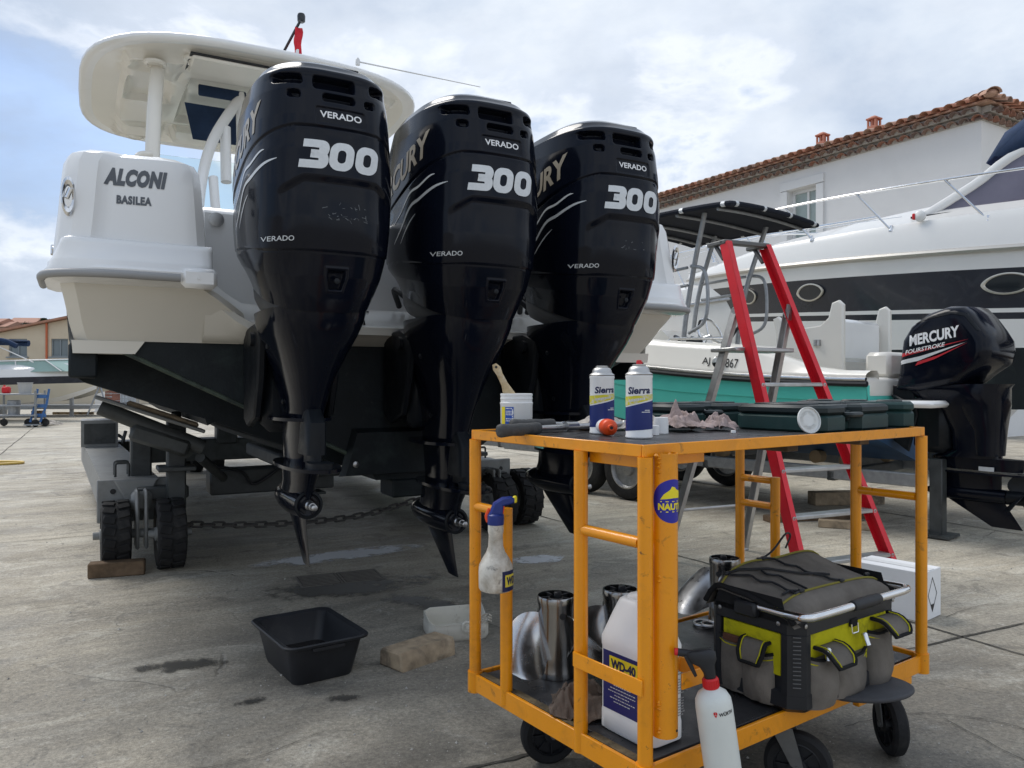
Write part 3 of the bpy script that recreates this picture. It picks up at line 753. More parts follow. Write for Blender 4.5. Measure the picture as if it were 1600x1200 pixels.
def build_engines():
    lab = ['nearest and largest black outboard motor, left of the row on the white boat', 'middle black outboard motor of the row, its leg hanging lowest', 'far right black outboard motor of the row, behind the paint tub and spray cans']
    for k, lb in enumerate(lab):
        p = bw((k-1)*.70+.006, 0); T, cowl, Z = build_outboard(p, BR, .13 if k == 1 else 0.0, lb)
        rg = random.Random(20+k)
        # torn remains of an old sticker, and rub marks
        m = MB()
        for q in range((26, 0, 9)[k]):
            a = rg.uniform(-.05, .135); t = rg.choice((.655, .69, .70, .705))+rg.gauss(0, .008)
            if k == 2: t = rg.choice((.665, .698))+rg.gauss(0, .003); a = rg.uniform(-.05, .09)
            L = rg.uniform(.002, .011); w = rg.uniform(.0004, .0012); an = rg.gauss(.2, .9); c, s_ = math.cos(an), math.sin(an)
            decal(m, [(a+L*c-w*s_, t+L*s_+w*c), (a+L*c+w*s_, t+L*s_-w*c), (a-L*c+w*s_, t-L*s_-w*c), (a-L*c-w*s_, t-L*s_+w*c)], [(0, 1, 2, 3)], 'rear', .0012)
        if m.v:
            m.v = [(x, y, z+Z) for x, y, z in m.v]; o = m.build('sticker_remains', 'decal_grey_pale', cowl); o['kind'] = 'stuff'
build_engines()
# ------------------------------------------------------------ the boat they hang on
def build_big_boat():
    T = thing('motor_boat', 'large white centre console boat with hardtop, dark underbody and three black outboards', 'boat', bw(0, 0), BR)
    HB = 1.60
    def hull_y(q): return 1.02+q*9.6
    def beam(q): return (1-max(0, (q-.45)/.55)**2.2*.97)*(1-.02*q)
    def section(q):
        """half section from the keel to the gunwale, (x, z)"""
        b = HB*beam(q); rise = max(0, (q-.35)/.65)**2
        kz = .57+1.25*rise*(q > .35)+.0*q
        cz = 1.14+.55*rise; tz = 2.07+.30*q
        return [(0, kz), (b*.30, kz+(cz-kz)*.32), (b*.62, kz+(cz-kz)*.665), (b*.965, cz), (b*.995, cz+.035), (b*1.0, 1.325+.35*rise), (b*1.012, 1.60+.3*rise), (b*1.0, 1.85+.25*q), (b*.985, tz)]
    qs = [0, .04, .12, .22, .34, .46, .58, .70, .80, .88, .94, .985]
    def rings(i0, i1):
        out = []
        for q in qs:
            h = section(q)[i0:i1+1]
            out.append([(-x, hull_y(q), z) for x, z in h[::-1]]+[(x, hull_y(q), z) for x, z in (h[1:] if i0 == 0 else h)])
        return out
    # underbody (dark) and topsides (white) are separate shells
    m = MB()
    rr = rings(0, 5)
    rr[0] = [(x, 1.30, z) for x, y, z in rr[0]]
    m.loft(rr, closed=False)
    m.add(rr[0], [tuple(range(len(rr[0])))])
    # the transom plug between the quarters, its lower edge a deep vee
    vee = [(-1.47, 1.318), (-.27, .735), (-.20, .625), (.20, .625), (.27, .735), (1.47, 1.318)]
    m.loft([[(x*.995, y, z) for x, z in vee]+[(1.47, y, 1.335), (-1.47, y, 1.335)] for y in (1.0, 1.32)])
    m.loft([[(-.40, 1.0, .655), (.40, 1.0, .655), (.33, 1.0, .90), (-.33, 1.0, .90)], [(-.38, .94, .665), (.38, .94, .665), (.32, .94, .88), (-.32, .94, .88)]])
    m.box((0, 1.1, .575), (.22, .2, .10), b=.01)
    und = m.build('underbody', 'antifoul', T, ang=25)
    for s in (-1, 1):
        m = MB(); m.tube([(s*1.44, .998, 1.300), (s*.285, .998, .738)], .011, 6); m.build('vee_edge', 'antifoul_edge', und)
        m = MB(); m.box((s*1.545, 1.16, 1.235), (.115, .26, .155), b=.01); m.build('chine_block', 'antifoul', und)
    m = MB()
    for s in (-1, 1):
        for fr, w in ((.30, .035), (.62, .035)):
            rows = []
            for q in qs[:9]:
                h = section(q); b = HB*beam(q); x0 = b*fr; 
                z0 = np.interp(x0, [p[0] for p in h[:4]], [p[1] for p in h[:4]])
                rows.append([(s*(x0-w), max(1.29, hull_y(q)), z0-.012), (s*x0, max(1.29, hull_y(q)), z0-.030), (s*(x0+w*.4), max(1.29, hull_y(q)), z0+.012)])
            m.loft(rows)
    m.build('hull_strake', 'antifoul', und)
    m = MB(); m.lathe([(.016, 0), (.016, .012), (.006, .016)], 12, X=TR(-.33, .945, .72, 0, 90)); m.build('drain_plug', 'steel_dull', und)
    # topsides
    m = MB()
    for s in (-1, 1):
        rows = []
        for q in qs:
            h = section(q)[5:]; rows.append([(s*x, hull_y(q), z) for x, z in h])
        m.loft(rows, closed=False)
        rows = []       # inner bulwark and cap
        for q in qs:
            h = section(q); b = h[-1][0]; z = h[-1][1]; y = hull_y(q); inn = max(.0, b-.20)
            rows.append([(s*b, y, z), (s*(b-.03), y, z+.03), (s*inn, y, z+.03), (s*inn, y, 1.45)])
        m.loft(rows, closed=False)
    m.build('topsides', 'gelcoat', T, ang=30)
    # stern quarters (lettered port block, same to starboard): lofted upright blocks with rounded corners
    def quarter(s):
        m = MB(); rings = []
        for z, y0, xo, xi in ((1.665, .70, 1.655, 1.055), (1.72, .705, 1.65, 1.06), (1.85, .725, 1.637, 1.065), (1.99, .745, 1.626, 1.072), (2.06, .755, 1.618, 1.08), (2.098, .768, 1.602, 1.10), (2.118, .80, 1.575, 1.14)):
            pl = [(xo, 1.10), (xo, y0+.13), (xo-.018, y0+.06), (xo-.06, y0+.018), (xo-.13, y0+.008), (xo-.17, y0+.028), (xo-.20, y0+.030), (xi+.12, y0), (xi+.05, y0+.012), (xi+.012, y0+.05), (xi, y0+.12), (xi, 1.10)]
            if s < 0: rings.append([(-x, y, z) for x, y in pl])
            else: rings.append([(x, y, z) for x, y in pl])
        m.loft(rings); return m
    for s in (-1, 1):
        q = quarter(s).build('stern_quarter', 'gelcoat', T, ang=33)
        # rub rail step: swelling ledge with a dark insert
        m = MB(); 
        def rail(z, o, i=.35):
            pl = [(1.66+o*.55, 1.15), (1.66+o*.55, .80), (1.645+o*.45, .70), (1.58+o*.25, .655-o*.5), (1.45, .63-o*.8), (1.09, .645-o*.8), (1.055, .66-o*.6), (1.045, .72), (1.045, 1.12)]
            P = corner_path([(s*x, y, z) for x, y in pl], .05, 3); return P
        m.loft([rail(1.545, -.02), rail(1.556, .045), rail(1.595, .055), rail(1.612, .03), rail(1.628, .028), rail(1.64, .008), rail(1.70, -.04), rail(1.722, -.055), rail(1.73, -.09)])
        m.build('rub_ledge', 'gelcoat', T, ang=50)
        m = MB(); pl = [(1.70, 1.14), (1.697, .80), (1.675, .70), (1.595, .625), (1.45, .587), (1.19, .598)]
        m.tube(corner_path([(s*x, y, 1.572) for x, y in pl], .06, 4), .017, 10); m.build('rub_rail_insert', 'grey_print', T)
        m = MB(); m.box((s*1.115, .612, 1.576), (.145, .045, .085), b=.018); m.lathe([(.006, 0), (.006, .003)], 8, X=TR(s*1.12, .588, 1.575, 0, 90)); m.build('rail_end_cap', 'gelcoat', T)
        # flared lower quarter below the rail, cream in the photograph
        m = MB(); rings = []
        for z, y0, xo, xi in ((1.322, .985, 1.575, .84), (1.335, .975, 1.582, .84), (1.40, .90, 1.60, .855), (1.46, .84, 1.61, .89), (1.51, .78, 1.62, .97), (1.55, .74, 1.63, 1.04)):
            rings.append([(s*xo, 1.16, z), (s*xo, y0+.06, z), (s*(xo-.05), y0, z), (s*(xi+.05), y0, z), (s*xi, y0+.04, z), (s*xi, 1.16, z)])
        m.loft(rings); m.build('lower_quarter', 'gelcoat_cream', T, ang=28)
        m = MB(); m.loft([[(s*1.34, .98, 1.265), (s*1.585, .98, 1.265), (s*1.585, 1.12, 1.265), (s*1.34, 1.12, 1.265)], [(s*1.30, .975, 1.322), (s*1.59, .975, 1.322), (s*1.59, 1.12, 1.322), (s*1.30, 1.12, 1.322)]]); m.build('chine_pad', 'gelcoat_cream', T)
        # chrome hawse fitting on the outer corner
        m = MB(); pts = []
        X = plane_X((s*1.598, .742, 1.895), (1, 0, 0), (0, -.10, 1))
        m.lathe([(.030, 0), (.044, .004), (.047, .012), (.038, .020), (.028, .016), (.024, .006)], 28, X=X @ M.Diagonal((.56, 1.72, 1, 1))); m.build('hawse_pipe', 'chrome', T)
        m = MB(); m.rod((s*1.598-.006, .724, 1.885), (s*1.598+.008, .724, 1.925), .009, 8); m.build('hawse_horn', 'chrome', T)
    # lettering on the port block, tilted with its face
    X = plane_X((-1.325, .742, 1.955), (1, -.02, 0), (0, .17, 1))
    def letters(s, w, h, cx, z, **kw):
        vs, fs = text_fit(s, w, h, **kw); vs, fs = subdiv(vs, fs, 2); out = []
        for x, y in vs:
            zz = z+y; yf = float(np.interp(zz, [1.665, 1.72, 1.85, 1.99, 2.06], [.70, .705, .725, .745, .755])); xx = cx+x
            xo = float(np.interp(zz, [1.665, 1.72, 1.85, 1.99, 2.06], [1.655, 1.65, 1.637, 1.626, 1.618])); xi = float(np.interp(zz, [1.665, 1.72, 1.85, 1.99, 2.06], [1.055, 1.06, 1.065, 1.072, 1.08]))
            out.append((xx, yf+float(np.interp(abs(xx), [xi+.05, xi+.12, xo-.20, xo-.17, xo-.13], [.012, 0, .030, .028, .008]))-.0025, zz))
        m = MB(); m.add(out, fs); return m
    letters('ALCONI', .245, .078, -1.348, 2.006, bold=.075, shear=.30, spacing=1.12).build('name_lettering', 'decal_grey', T)
    letters('BASILEA', .134, .038, -1.356, 1.908, bold=.06, shear=.05, spacing=1.12).build('port_lettering', 'decal_grey', T)
    # inner transom, engine well floor and the panel under it
    m = MB(); m.box((0, 1.16, 1.74), (2.12, .14, .50), b=.03); m.loft([[(-1.07, 1.10, 1.94), (1.07, 1.10, 1.94), (1.07, 1.28, 1.94), (-1.07, 1.28, 1.94)], [(-1.06, 1.12, 1.985), (1.06, 1.12, 1.985), (1.06, 1.26, 1.985), (-1.06, 1.26, 1.985)]])
    m.build('transom_wall', 'gelcoat', T)
    m = MB()
    rows = []
    for x in np.linspace(-1.06, 1.06, 33):
        e = max(0, (abs(x)-.84)/.22); zz = 1.425+.12*e*e*(3-2*e)
        rows.append([(x, 1.12, 1.60), (x, 1.09, zz+.10), (x, 1.05, zz+.045), (x, .99, zz+.012), (x, .90, zz), (x, .84, zz-.012), (x, .83, zz-.05), (x, .90, 1.36), (x, .965, 1.325), (x, 1.12, 1.325)])
    m.loft(rows, closed=False); m.build('engine_well', 'gelcoat_cream', T, ang=40)  # cream instead of white puts the panel's shading into its colour
    m = MB()
    for x in (-.32, .37):
        m.rod((x-.07, .98, 1.50), (x+.07, .98, 1.50), .010, 8)
        for d in (-.045, .045): m.rod((x+d, .98, 1.43), (x+d*.7, .98, 1.50), .012, 8)
    m.build('stern_cleat', 'chrome', T)
    for x in (-.98, .98):
        m = MB(); m.lathe([(.035, 0), (.035, .004), (.02, .007)], 18, X=TR(x, 1.0725, 1.925, 0, 90)); m.build('deck_fitting', 'aluminium', T)
    m = MB()
    for k in (-1, 0, 1):
        for d in (-.05, 0, .05): m.tube(smooth_path([(k*.7+d, 1.06, 1.55), (k*.7+d*1.3-.06, .92, 1.62), (k*.7+d, .80, 1.52)], 6), .016, 8)
    o = m.build('rigging_hose', 'black_plastic', T); o['kind'] = 'stuff'
    # cockpit sole, console, seat, hardtop
    m = MB(); m.box((0, 4.3, 1.40), (2.7, 6.2, .06)); m.build('cockpit_sole', 'gelcoat_nonskid', T)
    m = MB(); m.box((-.15, 1.62, 2.06), (1.55, .16, .40), b=.06); m.box((-.15, 1.80, 1.90), (1.55, .42, .14), b=.05); m.box((.08, 1.50, 2.09), (.62, .08, .24), b=.04); m.build('aft_seat', 'gelcoat', T)
    m = MB(); m.box((0, 3.05, 1.90), (1.25, .62, .95), b=.08); m.build('leaning_post', 'gelcoat', T)
    m = MB()
    m.loft([[(-.72, 4.05, 1.42), (.72, 4.05, 1.42), (.72, 5.3, 1.42), (-.72, 5.3, 1.42)], [(-.70, 4.02, 2.30), (.70, 4.02, 2.30), (.68, 5.2, 2.30), (-.68, 5.2, 2.30)], [(-.66, 4.25, 2.62), (.66, 4.25, 2.62), (.64, 4.95, 2.62), (-.64, 4.95, 2.62)]])
    m.build('console', 'gelcoat_cream', T, ang=30)
    for x, z, w, h in ((-.33, 2.41, .26, .17), (.05, 2.41, .34, .20), (.40, 2.41, .2, .16), (-.28, 2.12, .16, .13), (.02, 2.10, .24, .22)):
        m = MB(); m.box((x, 4.035+(z-2.3)*.72*(z > 2.3)+.0, z), (w, .03, h), b=.008, X=None); m.build('instrument_screen', 'dark_glass', T)
    # windscreen round the console (three panes)
    m = MB()
    for (x0, y0), (x1, y1) in (((-.86, 3.7), (-.80, 5.0)), ((.86, 3.7), (.80, 5.0)), ((-.80, 5.0), (.80, 5.0))):
        m.loft([[(x0, y0, 2.18), (x1, y1, 2.18), (x1, y1+.01, 2.18), (x0, y0+.01, 2.18)], [(x0*.99, y0+.0, 3.18), (x1*.99, y1-.1, 3.18), (x1*.99, y1-.09, 3.18), (x0*.99, y0+.01, 3.18)]])
    MT['thin_glass'] = mat('clear_green_glass', (.82, .90, .87), .03, trans=1.0, ior=1.05, spec=.5)
    m.build('wind_screen', 'thin_glass', T)
    m = MB(); m.rod((-.62, 4.96, 2.28), (-.15, 4.93, 2.24), .012, 8); m.rod((.10, 4.96, 2.28), (.6, 4.93, 2.24), .012, 8); m.build('wiper', 'black_plastic', T)
    # hardtop: outline in plan, cambered slab with a moulded underside
    def outline(off=0, z=0, n=48):
        pts = []
        for j in range(n):
            a = 2*math.pi*j/n; c, s_ = math.cos(a), math.sin(a); p = 3.6
            x = (1.44-off)*math.copysign(abs(c)**(2/p), c)+HTX; y = 3.90+(1.50-off)*math.copysign(abs(s_)**(2/p), s_)
            pts.append((x, y, z+.03*(1-((x-HTX)/1.2)**2)))
        return pts
    HTX = -.03; ZH = 3.34
    m = MB()
    m.loft([outline(.16, ZH+.0), outline(.06, ZH-.020), outline(.02, ZH-.020), outline(0, ZH-.006), outline(0, ZH+.020), outline(.015, ZH+.036), outline(.09, ZH+.052), outline(.5, ZH+.07)], cap0=False)
    m.build('hardtop', 'gelcoat', T, ang=60)
    hx = T.children[-1]
    # moulded liner: a height field with raised boxes
    m = MB(); nx, ny = 70, 80; rows = []
    def liner(x, y):
        z = 0.0
        def bx(cx, cy, hx_, hy_, d, e=.045):
            q = max(abs(x-cx)-hx_, abs(y-cy)-hy_); k = min(1, max(0, -q/e)); return d*k*k*(3-2*k)
        z -= bx(0, 3.55, .70, .95, .05); z += bx(0, 3.75, .62, .62, .075)
        for s in (-1, 1):
            z -= bx(s*.90, 3.95, .23, 1.15, .05); z += bx(s*.90, 3.55, .17, .30, .06, .02); z -= bx(s*.90, 4.72, .19, .22, .03, .05); z += bx(s*.93, 3.0, .13, .10, .03, .03)
        z -= bx(0, 4.75, .62, .25, .09)
        return z
    o_ = 1.10; 
    for i in range(ny+1):
        y = 2.45+2.90*i/ny; row = []
        for j in range(nx+1):
            u = -1+2*j/nx; v = (y-3.90)/1.45
            lim = (1-min(1, abs(v))**3.6)**(1/3.6) if abs(v) < 1 else 0
            x = u*1.37*lim; row.append((x+HTX, y, ZH-.012+liner(x, y)+.03*(1-(x/1.2)**2)))
        rows.append(row)
    m.grid(rows); m.build('hardtop_liner', 'gelcoat_cream', T, ang=40)
    for x, y in ((-.90, 3.98-1.12), (.90, 2.86), (-.62, 2.72), (.62, 2.72), (-.93, 4.98)):
        m = MB(); m.lathe([(.088, 0), (.085, -.018), (.060, -.024), (.055, -.014), (.05, -.012), (.0, -.012)], 26, X=TR(x+HTX, y, ZH-.055 if abs(x) > .7 else ZH-.02)); m.build('speaker' if abs(x) > .7 else 'dome_light', 'gelcoat_cream', T)
    m = MB(); m.box((0+HTX, 2.76, ZH-.045), (1.30, .34, .035), b=.015); m.build('overhead_locker', 'gelcoat_cream', T)
    m = MB(); m.box((0+HTX, 2.76, ZH-.030), (1.335, .375, .012)); m.build('locker_seam', 'black_plastic', T)
    m = MB(); m.box((-.36, 3.25, ZH-.075), (.40, .02, .10), b=.01); m.box((.34, 3.25, ZH-.075), (.55, .02, .10), b=.01); m.build('overhead_screen', 'navy_canvas', T)
    m = MB(); m.box((.0, 3.22, ZH-.085), (.26, .06, .05), b=.015); m.build('overhead_console', 'gelcoat_cream', T)
    m = MB(); m.loft([[(-.62, 3.7, ZH-.05), (.66, 3.7, ZH-.05), (.66, 3.72, ZH-.05), (-.62, 3.72, ZH-.05)], [(-.52, 3.95, ZH-.30), (.58, 3.95, ZH-.30), (.58, 3.97, ZH-.30), (-.52, 3.97, ZH-.30)]]); m.build('electronics_box', 'navy_canvas', T)
    # legs of the hardtop
    for s in (-1, 1):
        m = MB()
        m.tube(smooth_path([(s*.98, 2.62, 1.98), (s*.97, 2.66, 2.5), (s*.94, 2.78, 3.0), (s*.90, 2.95, ZH-.03)], 6), .042, 14, flat=(1, 1.3))
        m.tube(smooth_path([(s*.96, 2.86, 1.98), (s*.95, 2.88, 2.5), (s*.93, 2.95, 3.0), (s*.90, 3.05, ZH-.03)], 6), .034, 12)
        m.box((s*.98, 2.66, 2.02), (.20, .30, .06), b=.02)
        for zz in (2.12, 2.62): m.tube(smooth_path([(s*.97, 2.60, zz+.06), (s*1.06, 2.58, zz+.04), (s*1.09, 2.60, zz), (s*1.04, 2.62, zz-.04)], 5), .018, 8)
        m.build('hardtop_leg', 'gelcoat_cream', T, ang=60)
        m = MB()
        m.tube(smooth_path([(s*.66, 2.55, 1.9), (s*.62, 2.7, 2.45), (s*.50, 2.95, 2.85), (s*.30, 3.2, 3.16), (s*.18, 3.3, 3.30)], 6), .042, 12)
        m.tube([(s*.46, 2.62, 1.9), (s*.50, 2.8, 2.62)], .038, 12); m.tube([(s*.36, 3.05, 2.65), (s*.36, 3.1, 3.02)], .045, 12); m.tube([(s*.20, 3.24, 2.95), (s*.20, 3.28, 3.31)], .045, 12)
        m.build('rod_rack_frame', 'gelcoat', T, ang=60)
    # flag staff, aerial
    m = MB(); m.rod((.02, 2.62, ZH+.12), (.14, 2.50, ZH+.38), .011, 8); m.lathe([(.02, 0), (.032, .01), (.034, .05), (.028, .07), (.0, .075)], 14, X=TR(.145, 2.50, ZH+.36)); m.build('flag_staff', 'dark_glass', T)
    m = MB(); rows = []
    for i in range(9):
        z = ZH+.32-.28*i/8; rows.append([(.095-.012*i/8+.006*math.sin(i*1.3)+w*.062, 2.51+.012*math.sin(i*.9+w*3), z) for w in (0, .25, .5, .75, 1)])
    m.grid(rows); fl = m.build('ensign', 'red_flag', T); fl.modifiers.new('thick', 'SOLIDIFY').thickness = .003
    m = MB(); m.box((.112, 2.503, ZH+.115), (.028, .004, .04)); m.build('ensign_mark', 'decal_white', fl)
    m = MB(); m.tube([(.62, 2.42, ZH+.10), (1.80, 2.50, ZH+.135)], [.007, .004], 6); m.lathe([(.02, 0), (.02, .04), (.01, .06)], 10, X=TR(.60, 2.42, ZH+.07)); m.build('radio_aerial', 'frame_white', T)
    m = MB(); m.box((-1.655, 1.22, 1.745), (.03, .08, .02), b=.006); m.rod((-1.668, 1.20, 1.72), (-1.668, 1.23, 1.765), .007, 8); m.build('side_cleat', 'chrome', T)
    # the superstructure stands well forward of the stern
    up = {'hardtop', 'hardtop_liner', 'speaker', 'dome_light', 'overhead_locker', 'locker_seam', 'overhead_screen', 'overhead_console', 'electronics_box', 'flag_staff', 'ensign', 'radio_aerial'}
    fwd = up | {'hardtop_leg', 'rod_rack_frame', 'aft_seat', 'leaning_post', 'console', 'instrument_screen', 'wind_screen', 'wiper'}
    for c in [k for k in bpy.data.objects if k.parent == T]:
        n_ = c.name.split('.')[0]
        if n_ in fwd: c.location = (-.11, 1.05, .42 if n_ in up else 0)
        if n_ in ('hardtop_leg', 'rod_rack_frame', 'wind_screen'):
            z0 = 1.95
            for v in c.data.vertices: v.co.z = z0+(v.co.z-z0)*(1+.42/(ZH-z0))
    return T
build_big_boat()
# ------------------------------------------------------------ hydraulic boat trailer
def wheel_mesh(r, w, hub='steel_dull'):
    """solid industrial tyre; axis along local x; returns tyre MB and rim MB"""
    X = M.Rotation(R(90), 4, 'Y')
    t = MB(); t.lathe([(r*.58, -w*.42), (r*.80, -w*.5), (r*.95, -w*.47), (r, -w*.38), (r, w*.38), (r*.95, w*.47), (r*.80, w*.5), (r*.58, w*.42)], 40, X=X, cap=False)
    # tread blocks: staggered lugs
    n = 18
    for k in range(n):
        for s in (-1, 1):
            a = 2*math.pi*(k+(.25 if s > 0 else -.25))/n
            t.box((0, 0, 0), (w*.40, r*.235, r*.055), X=M.Rotation(a, 4, 'X') @ M.Translation((s*w*.235, 0, r*1.012)) @ M.Rotation(R(14*s), 4, 'Z'), b=r*.012)
    rm = MB(); rm.lathe([(r*.60, -w*.40), (r*.56, -w*.42), (r*.52, -w*.25), (r*.22, -w*.22), (r*.20, -w*.52), (r*.12, -w*.54), (r*.12, w*.54), (r*.20, w*.52), (r*.22, w*.22), (r*.52, w*.25), (r*.56, w*.42), (r*.60, w*.40)], 30, X=X, cap=False)
    rm.lathe([(.02, -w*.75), (.024, -w*.74), (.024, w*.74), (.02, w*.75)], 12, X=X)
    return t, rm
def build_trailer():
    T = thing('boat_trailer', 'grey hydraulic yard trailer with twin rear wheels carrying the white boat', 'boat trailer', bw(0, 0), BR)
    t0 = None
    def wheel(x, y, r, w):
        nonlocal t0
        tm, rm = wheel_mesh(r, w)
        o = tm.build('wheel', 'rubber', T, loc=(x, y, r*1.04)); rm.build('rim', 'trailer_grey', o)
    wheel(-1.370, 2.43, .200, .165); wheel(-1.075, 2.30, .205, .165)
    wheel(1.255, 2.42, .215, .19); wheel(1.56, 2.55, .215, .19)
    for k, (px_, py_) in enumerate(((-4.30, 10.05), (-4.08, 10.0), (-3.80, 9.95))):
        p = V((px_, py_))-BO; wheel(p.dot(BX), p.dot(BY), .20, .16)
    for s in (-1, 1):
        m = MB()
        m.loft([[(s*1.44, 2.62, .29), (s*1.10, 2.62, .29), (s*1.10, 2.62, .51), (s*1.44, 2.62, .51)], [(s*1.56, 6.9, .29), (s*1.24, 6.9, .29), (s*1.24, 6.9, .51), (s*1.56, 6.9, .51)]])
        beam = m.build('side_beam', 'trailer_grey', T)
        m = MB(); m.box((s*1.27, 2.585, .395), (.40, .03, .27), b=.006); m.box((s*1.27, 2.55, .42), (.05, .05, .18), b=.01)
        m.prism([(-.13, .10), (.13, .10), (.05, -.06), (-.05, -.06)], .05, X=M(((1, 0, 0, s*1.25), (0, 0, -1, 2.57), (0, 1, 0, .43), (0, 0, 0, 1))), b=.01)
        m.build('end_plate', 'trailer_grey', beam)
        m = MB(); m.lathe([(.017, 0), (.017, .003)], 14, X=TR(s*1.38, 2.568, .455, 0, 90)); m.build('bolt_hole', 'black_print', beam)
        # bogie: pivot plates between the twin wheels
        m = MB()
        for d in (-.03, .02): m.box((s*1.225+d, 2.40, .30), (.022, .16, .36), b=.02)
        m.rod((s*1.05, 2.36, .21), (s*1.40, 2.44, .21), .028, 14); m.box((s*1.225, 2.52, .40), (.12, .20, .12), b=.02)
        m.build('bogie', 'trailer_grey', T)
        # jack post with collar and swinging support arm
        m = MB(); m.box((s*1.03, 2.42, .62), (.11, .11, .56), b=.01); m.box((s*1.03, 2.42, .60), (.22, .20, .03), b=.006); m.box((s*1.20, 2.95, .68), (.13, .13, .42), b=.012); m.box((s*1.10, 2.68, .44), (.30, .45, .08), b=.01); m.rod((s*1.03, 2.42, .88), (s*1.03, 2.40, .95), .03, 12)
        m.build('jack_post', 'trailer_dark', T)
        for yy, zz in ((2.80, .52), (2.95, .52)):
            m = MB(); m.tube(corner_path([(s*1.36, yy, zz), (s*1.36, yy, zz+.09), (s*1.28, yy, zz+.09), (s*1.28, yy, zz)], .015, 3), .008, 8); m.build('lifting_eye', 'trailer_dark', T)
        m = MB()
        A = V((s*1.48, 2.20, 1.055)); B = V((s*.90, 2.16, .842)); d = (B-A)
        ang = math.degrees(math.atan2(d.z, -s*d.x))
        C_ = (A+B)/2; X = M.Translation(C_) @ M.Rotation(R(-s*-1*ang if s < 0 else ang*-1*-1), 4, 'Y')
        X = plane_X(C_, d, (0, 1, 0))
        m.box((0, 0, 0), (d.length, .30, .022), X=X, b=.006); pad = m.build('support_pad', 'trailer_grey', T)
        m = MB(); m.box((.06, 0, .022 if s > 0 else .022), (d.length*.66, .24, .035), X=X, b=.012); m.build('pad_cushion', 'wood', pad)
        m = MB()
        m.tube([A+V((s*-.02, 0, -.06)), B+V((0, 0, -.10))], .045, 12); m.box((0, 0, -.13), (.34, .12, .10), X=X @ M.Translation((.10, .0, 0)), b=.02)
        m.tube([B+V((s*.10, .02, -.12)), V((s*1.03, 2.42, .80))], .05, 10); m.tube([B+V((s*.02, .0, -.16)), V((s*.72, 2.6, .50))], .03, 10)
        m.build('support_arm', 'trailer_dark', T)
    m = MB(); m.box((0, 6.3, .41), (2.9, .32, .24), b=.015); m.box((-.15, 6.2, .62), (.22, .2, .30), b=.02); m.build('cross_beam', 'trailer_dark', T)
    m = MB(); m.box((-.30, 3.1, .42), (.9, .22, .18), b=.012); m.rod((-.05, 2.98, .30), (-.05, 2.98, .56), .05, 14); m.box((-.05, 2.98, .31), (.22, .18, .02), b=.004); m.box((0, 3.9, .50), (.30, 2.2, .12), b=.02); m.build('keel_support', 'trailer_dark', T)
    m = MB(); m.tube(smooth_path([(-.75, 2.97, .55), (-.55, 2.93, .50), (-.45, 2.96, .40), (-.25, 2.96, .52)], 6), .012, 8); m.build('hydraulic_hose', 'black_plastic', T)
    m = MB(); m.loft([[(-.36, 0, 0), (.36, 0, 0), (.36, .5, 0), (-.36, .5, 0)], [(-.36, 0, .26), (.36, 0, .26), (.36, .5, .26), (-.36, .5, .26)]], X=TR(-1.40, 5.75, .512) @ M.Scale(.45, 4, (1, 0, 0)), cap0=True); 
    bx_ = m.build('control_box', 'trailer_grey', T)
    m = MB(); m.box((-1.40, 5.747, .64), (.27, .010, .20)); m.build('control_panel', 'trailer_dark', bx_)
    m = MB(); m.tube(smooth_path([(-1.235, 5.8, .62), (-1.19, 5.75, .58), (-1.20, 5.72, .55), (-1.17, 5.75, .66)], 5), .016, 8); m.build('control_lever', 'trailer_dark', bx_)
    return T
build_trailer()
# safety chain between the rear legs, link by link
def build_chain():
    T = thing('chain', 'rusty grey steel chain hanging across under the stern of the white boat', 'chain', bw(0, 2.36), BR)
    P = smooth_path([(-1.0, 0, .250), (-.62, 0, .212), (-.2, 0, .196), (.2, 0, .215), (.64, 0, .305), (1.12, 0, .44)], 40)
    L = [0]
    for a, b in zip(P, P[1:]): L.append(L[-1]+(b-a).length)
    mb = MB(); pts = []
    r, h = .017, .024
    for j in range(12):
        a = 2*math.pi*j/12; pts.append((h*(1 if math.cos(a) > 0 else -1)*(.001+1)*1.0+r*math.cos(a) if False else (h if math.cos(a) >= 0 else -h)+r*math.cos(a), r*math.sin(a), 0))
    mb.tube(pts, .0075, 7, closed=True)
    MT['rusty'] = mat('rusty_chain', (.085, .080, .075), .6, metal=.5, var=(20, .3))
    first = None; s = .02; k = 0; pitch = .066
    while s < L[-1]-.02:
        i = max(0, min(len(P)-2, int(np.searchsorted(L, s))-1)); t = (s-L[i])/(L[i+1]-L[i]); p = P[i].lerp(P[i+1], t); d = (P[i+1]-P[i]).normalized()
        X = plane_X(p, d, (0, 1, 0)) @ M.Rotation(R(90 if k % 2 else 8), 4, 'X')
        if first is None: o = first = mb.build('link', 'rusty', T)
        else: o = first.copy(); COL.objects.link(o)
        o.parent = T; o.matrix_local = X; s += pitch; k += 1
build_chain()
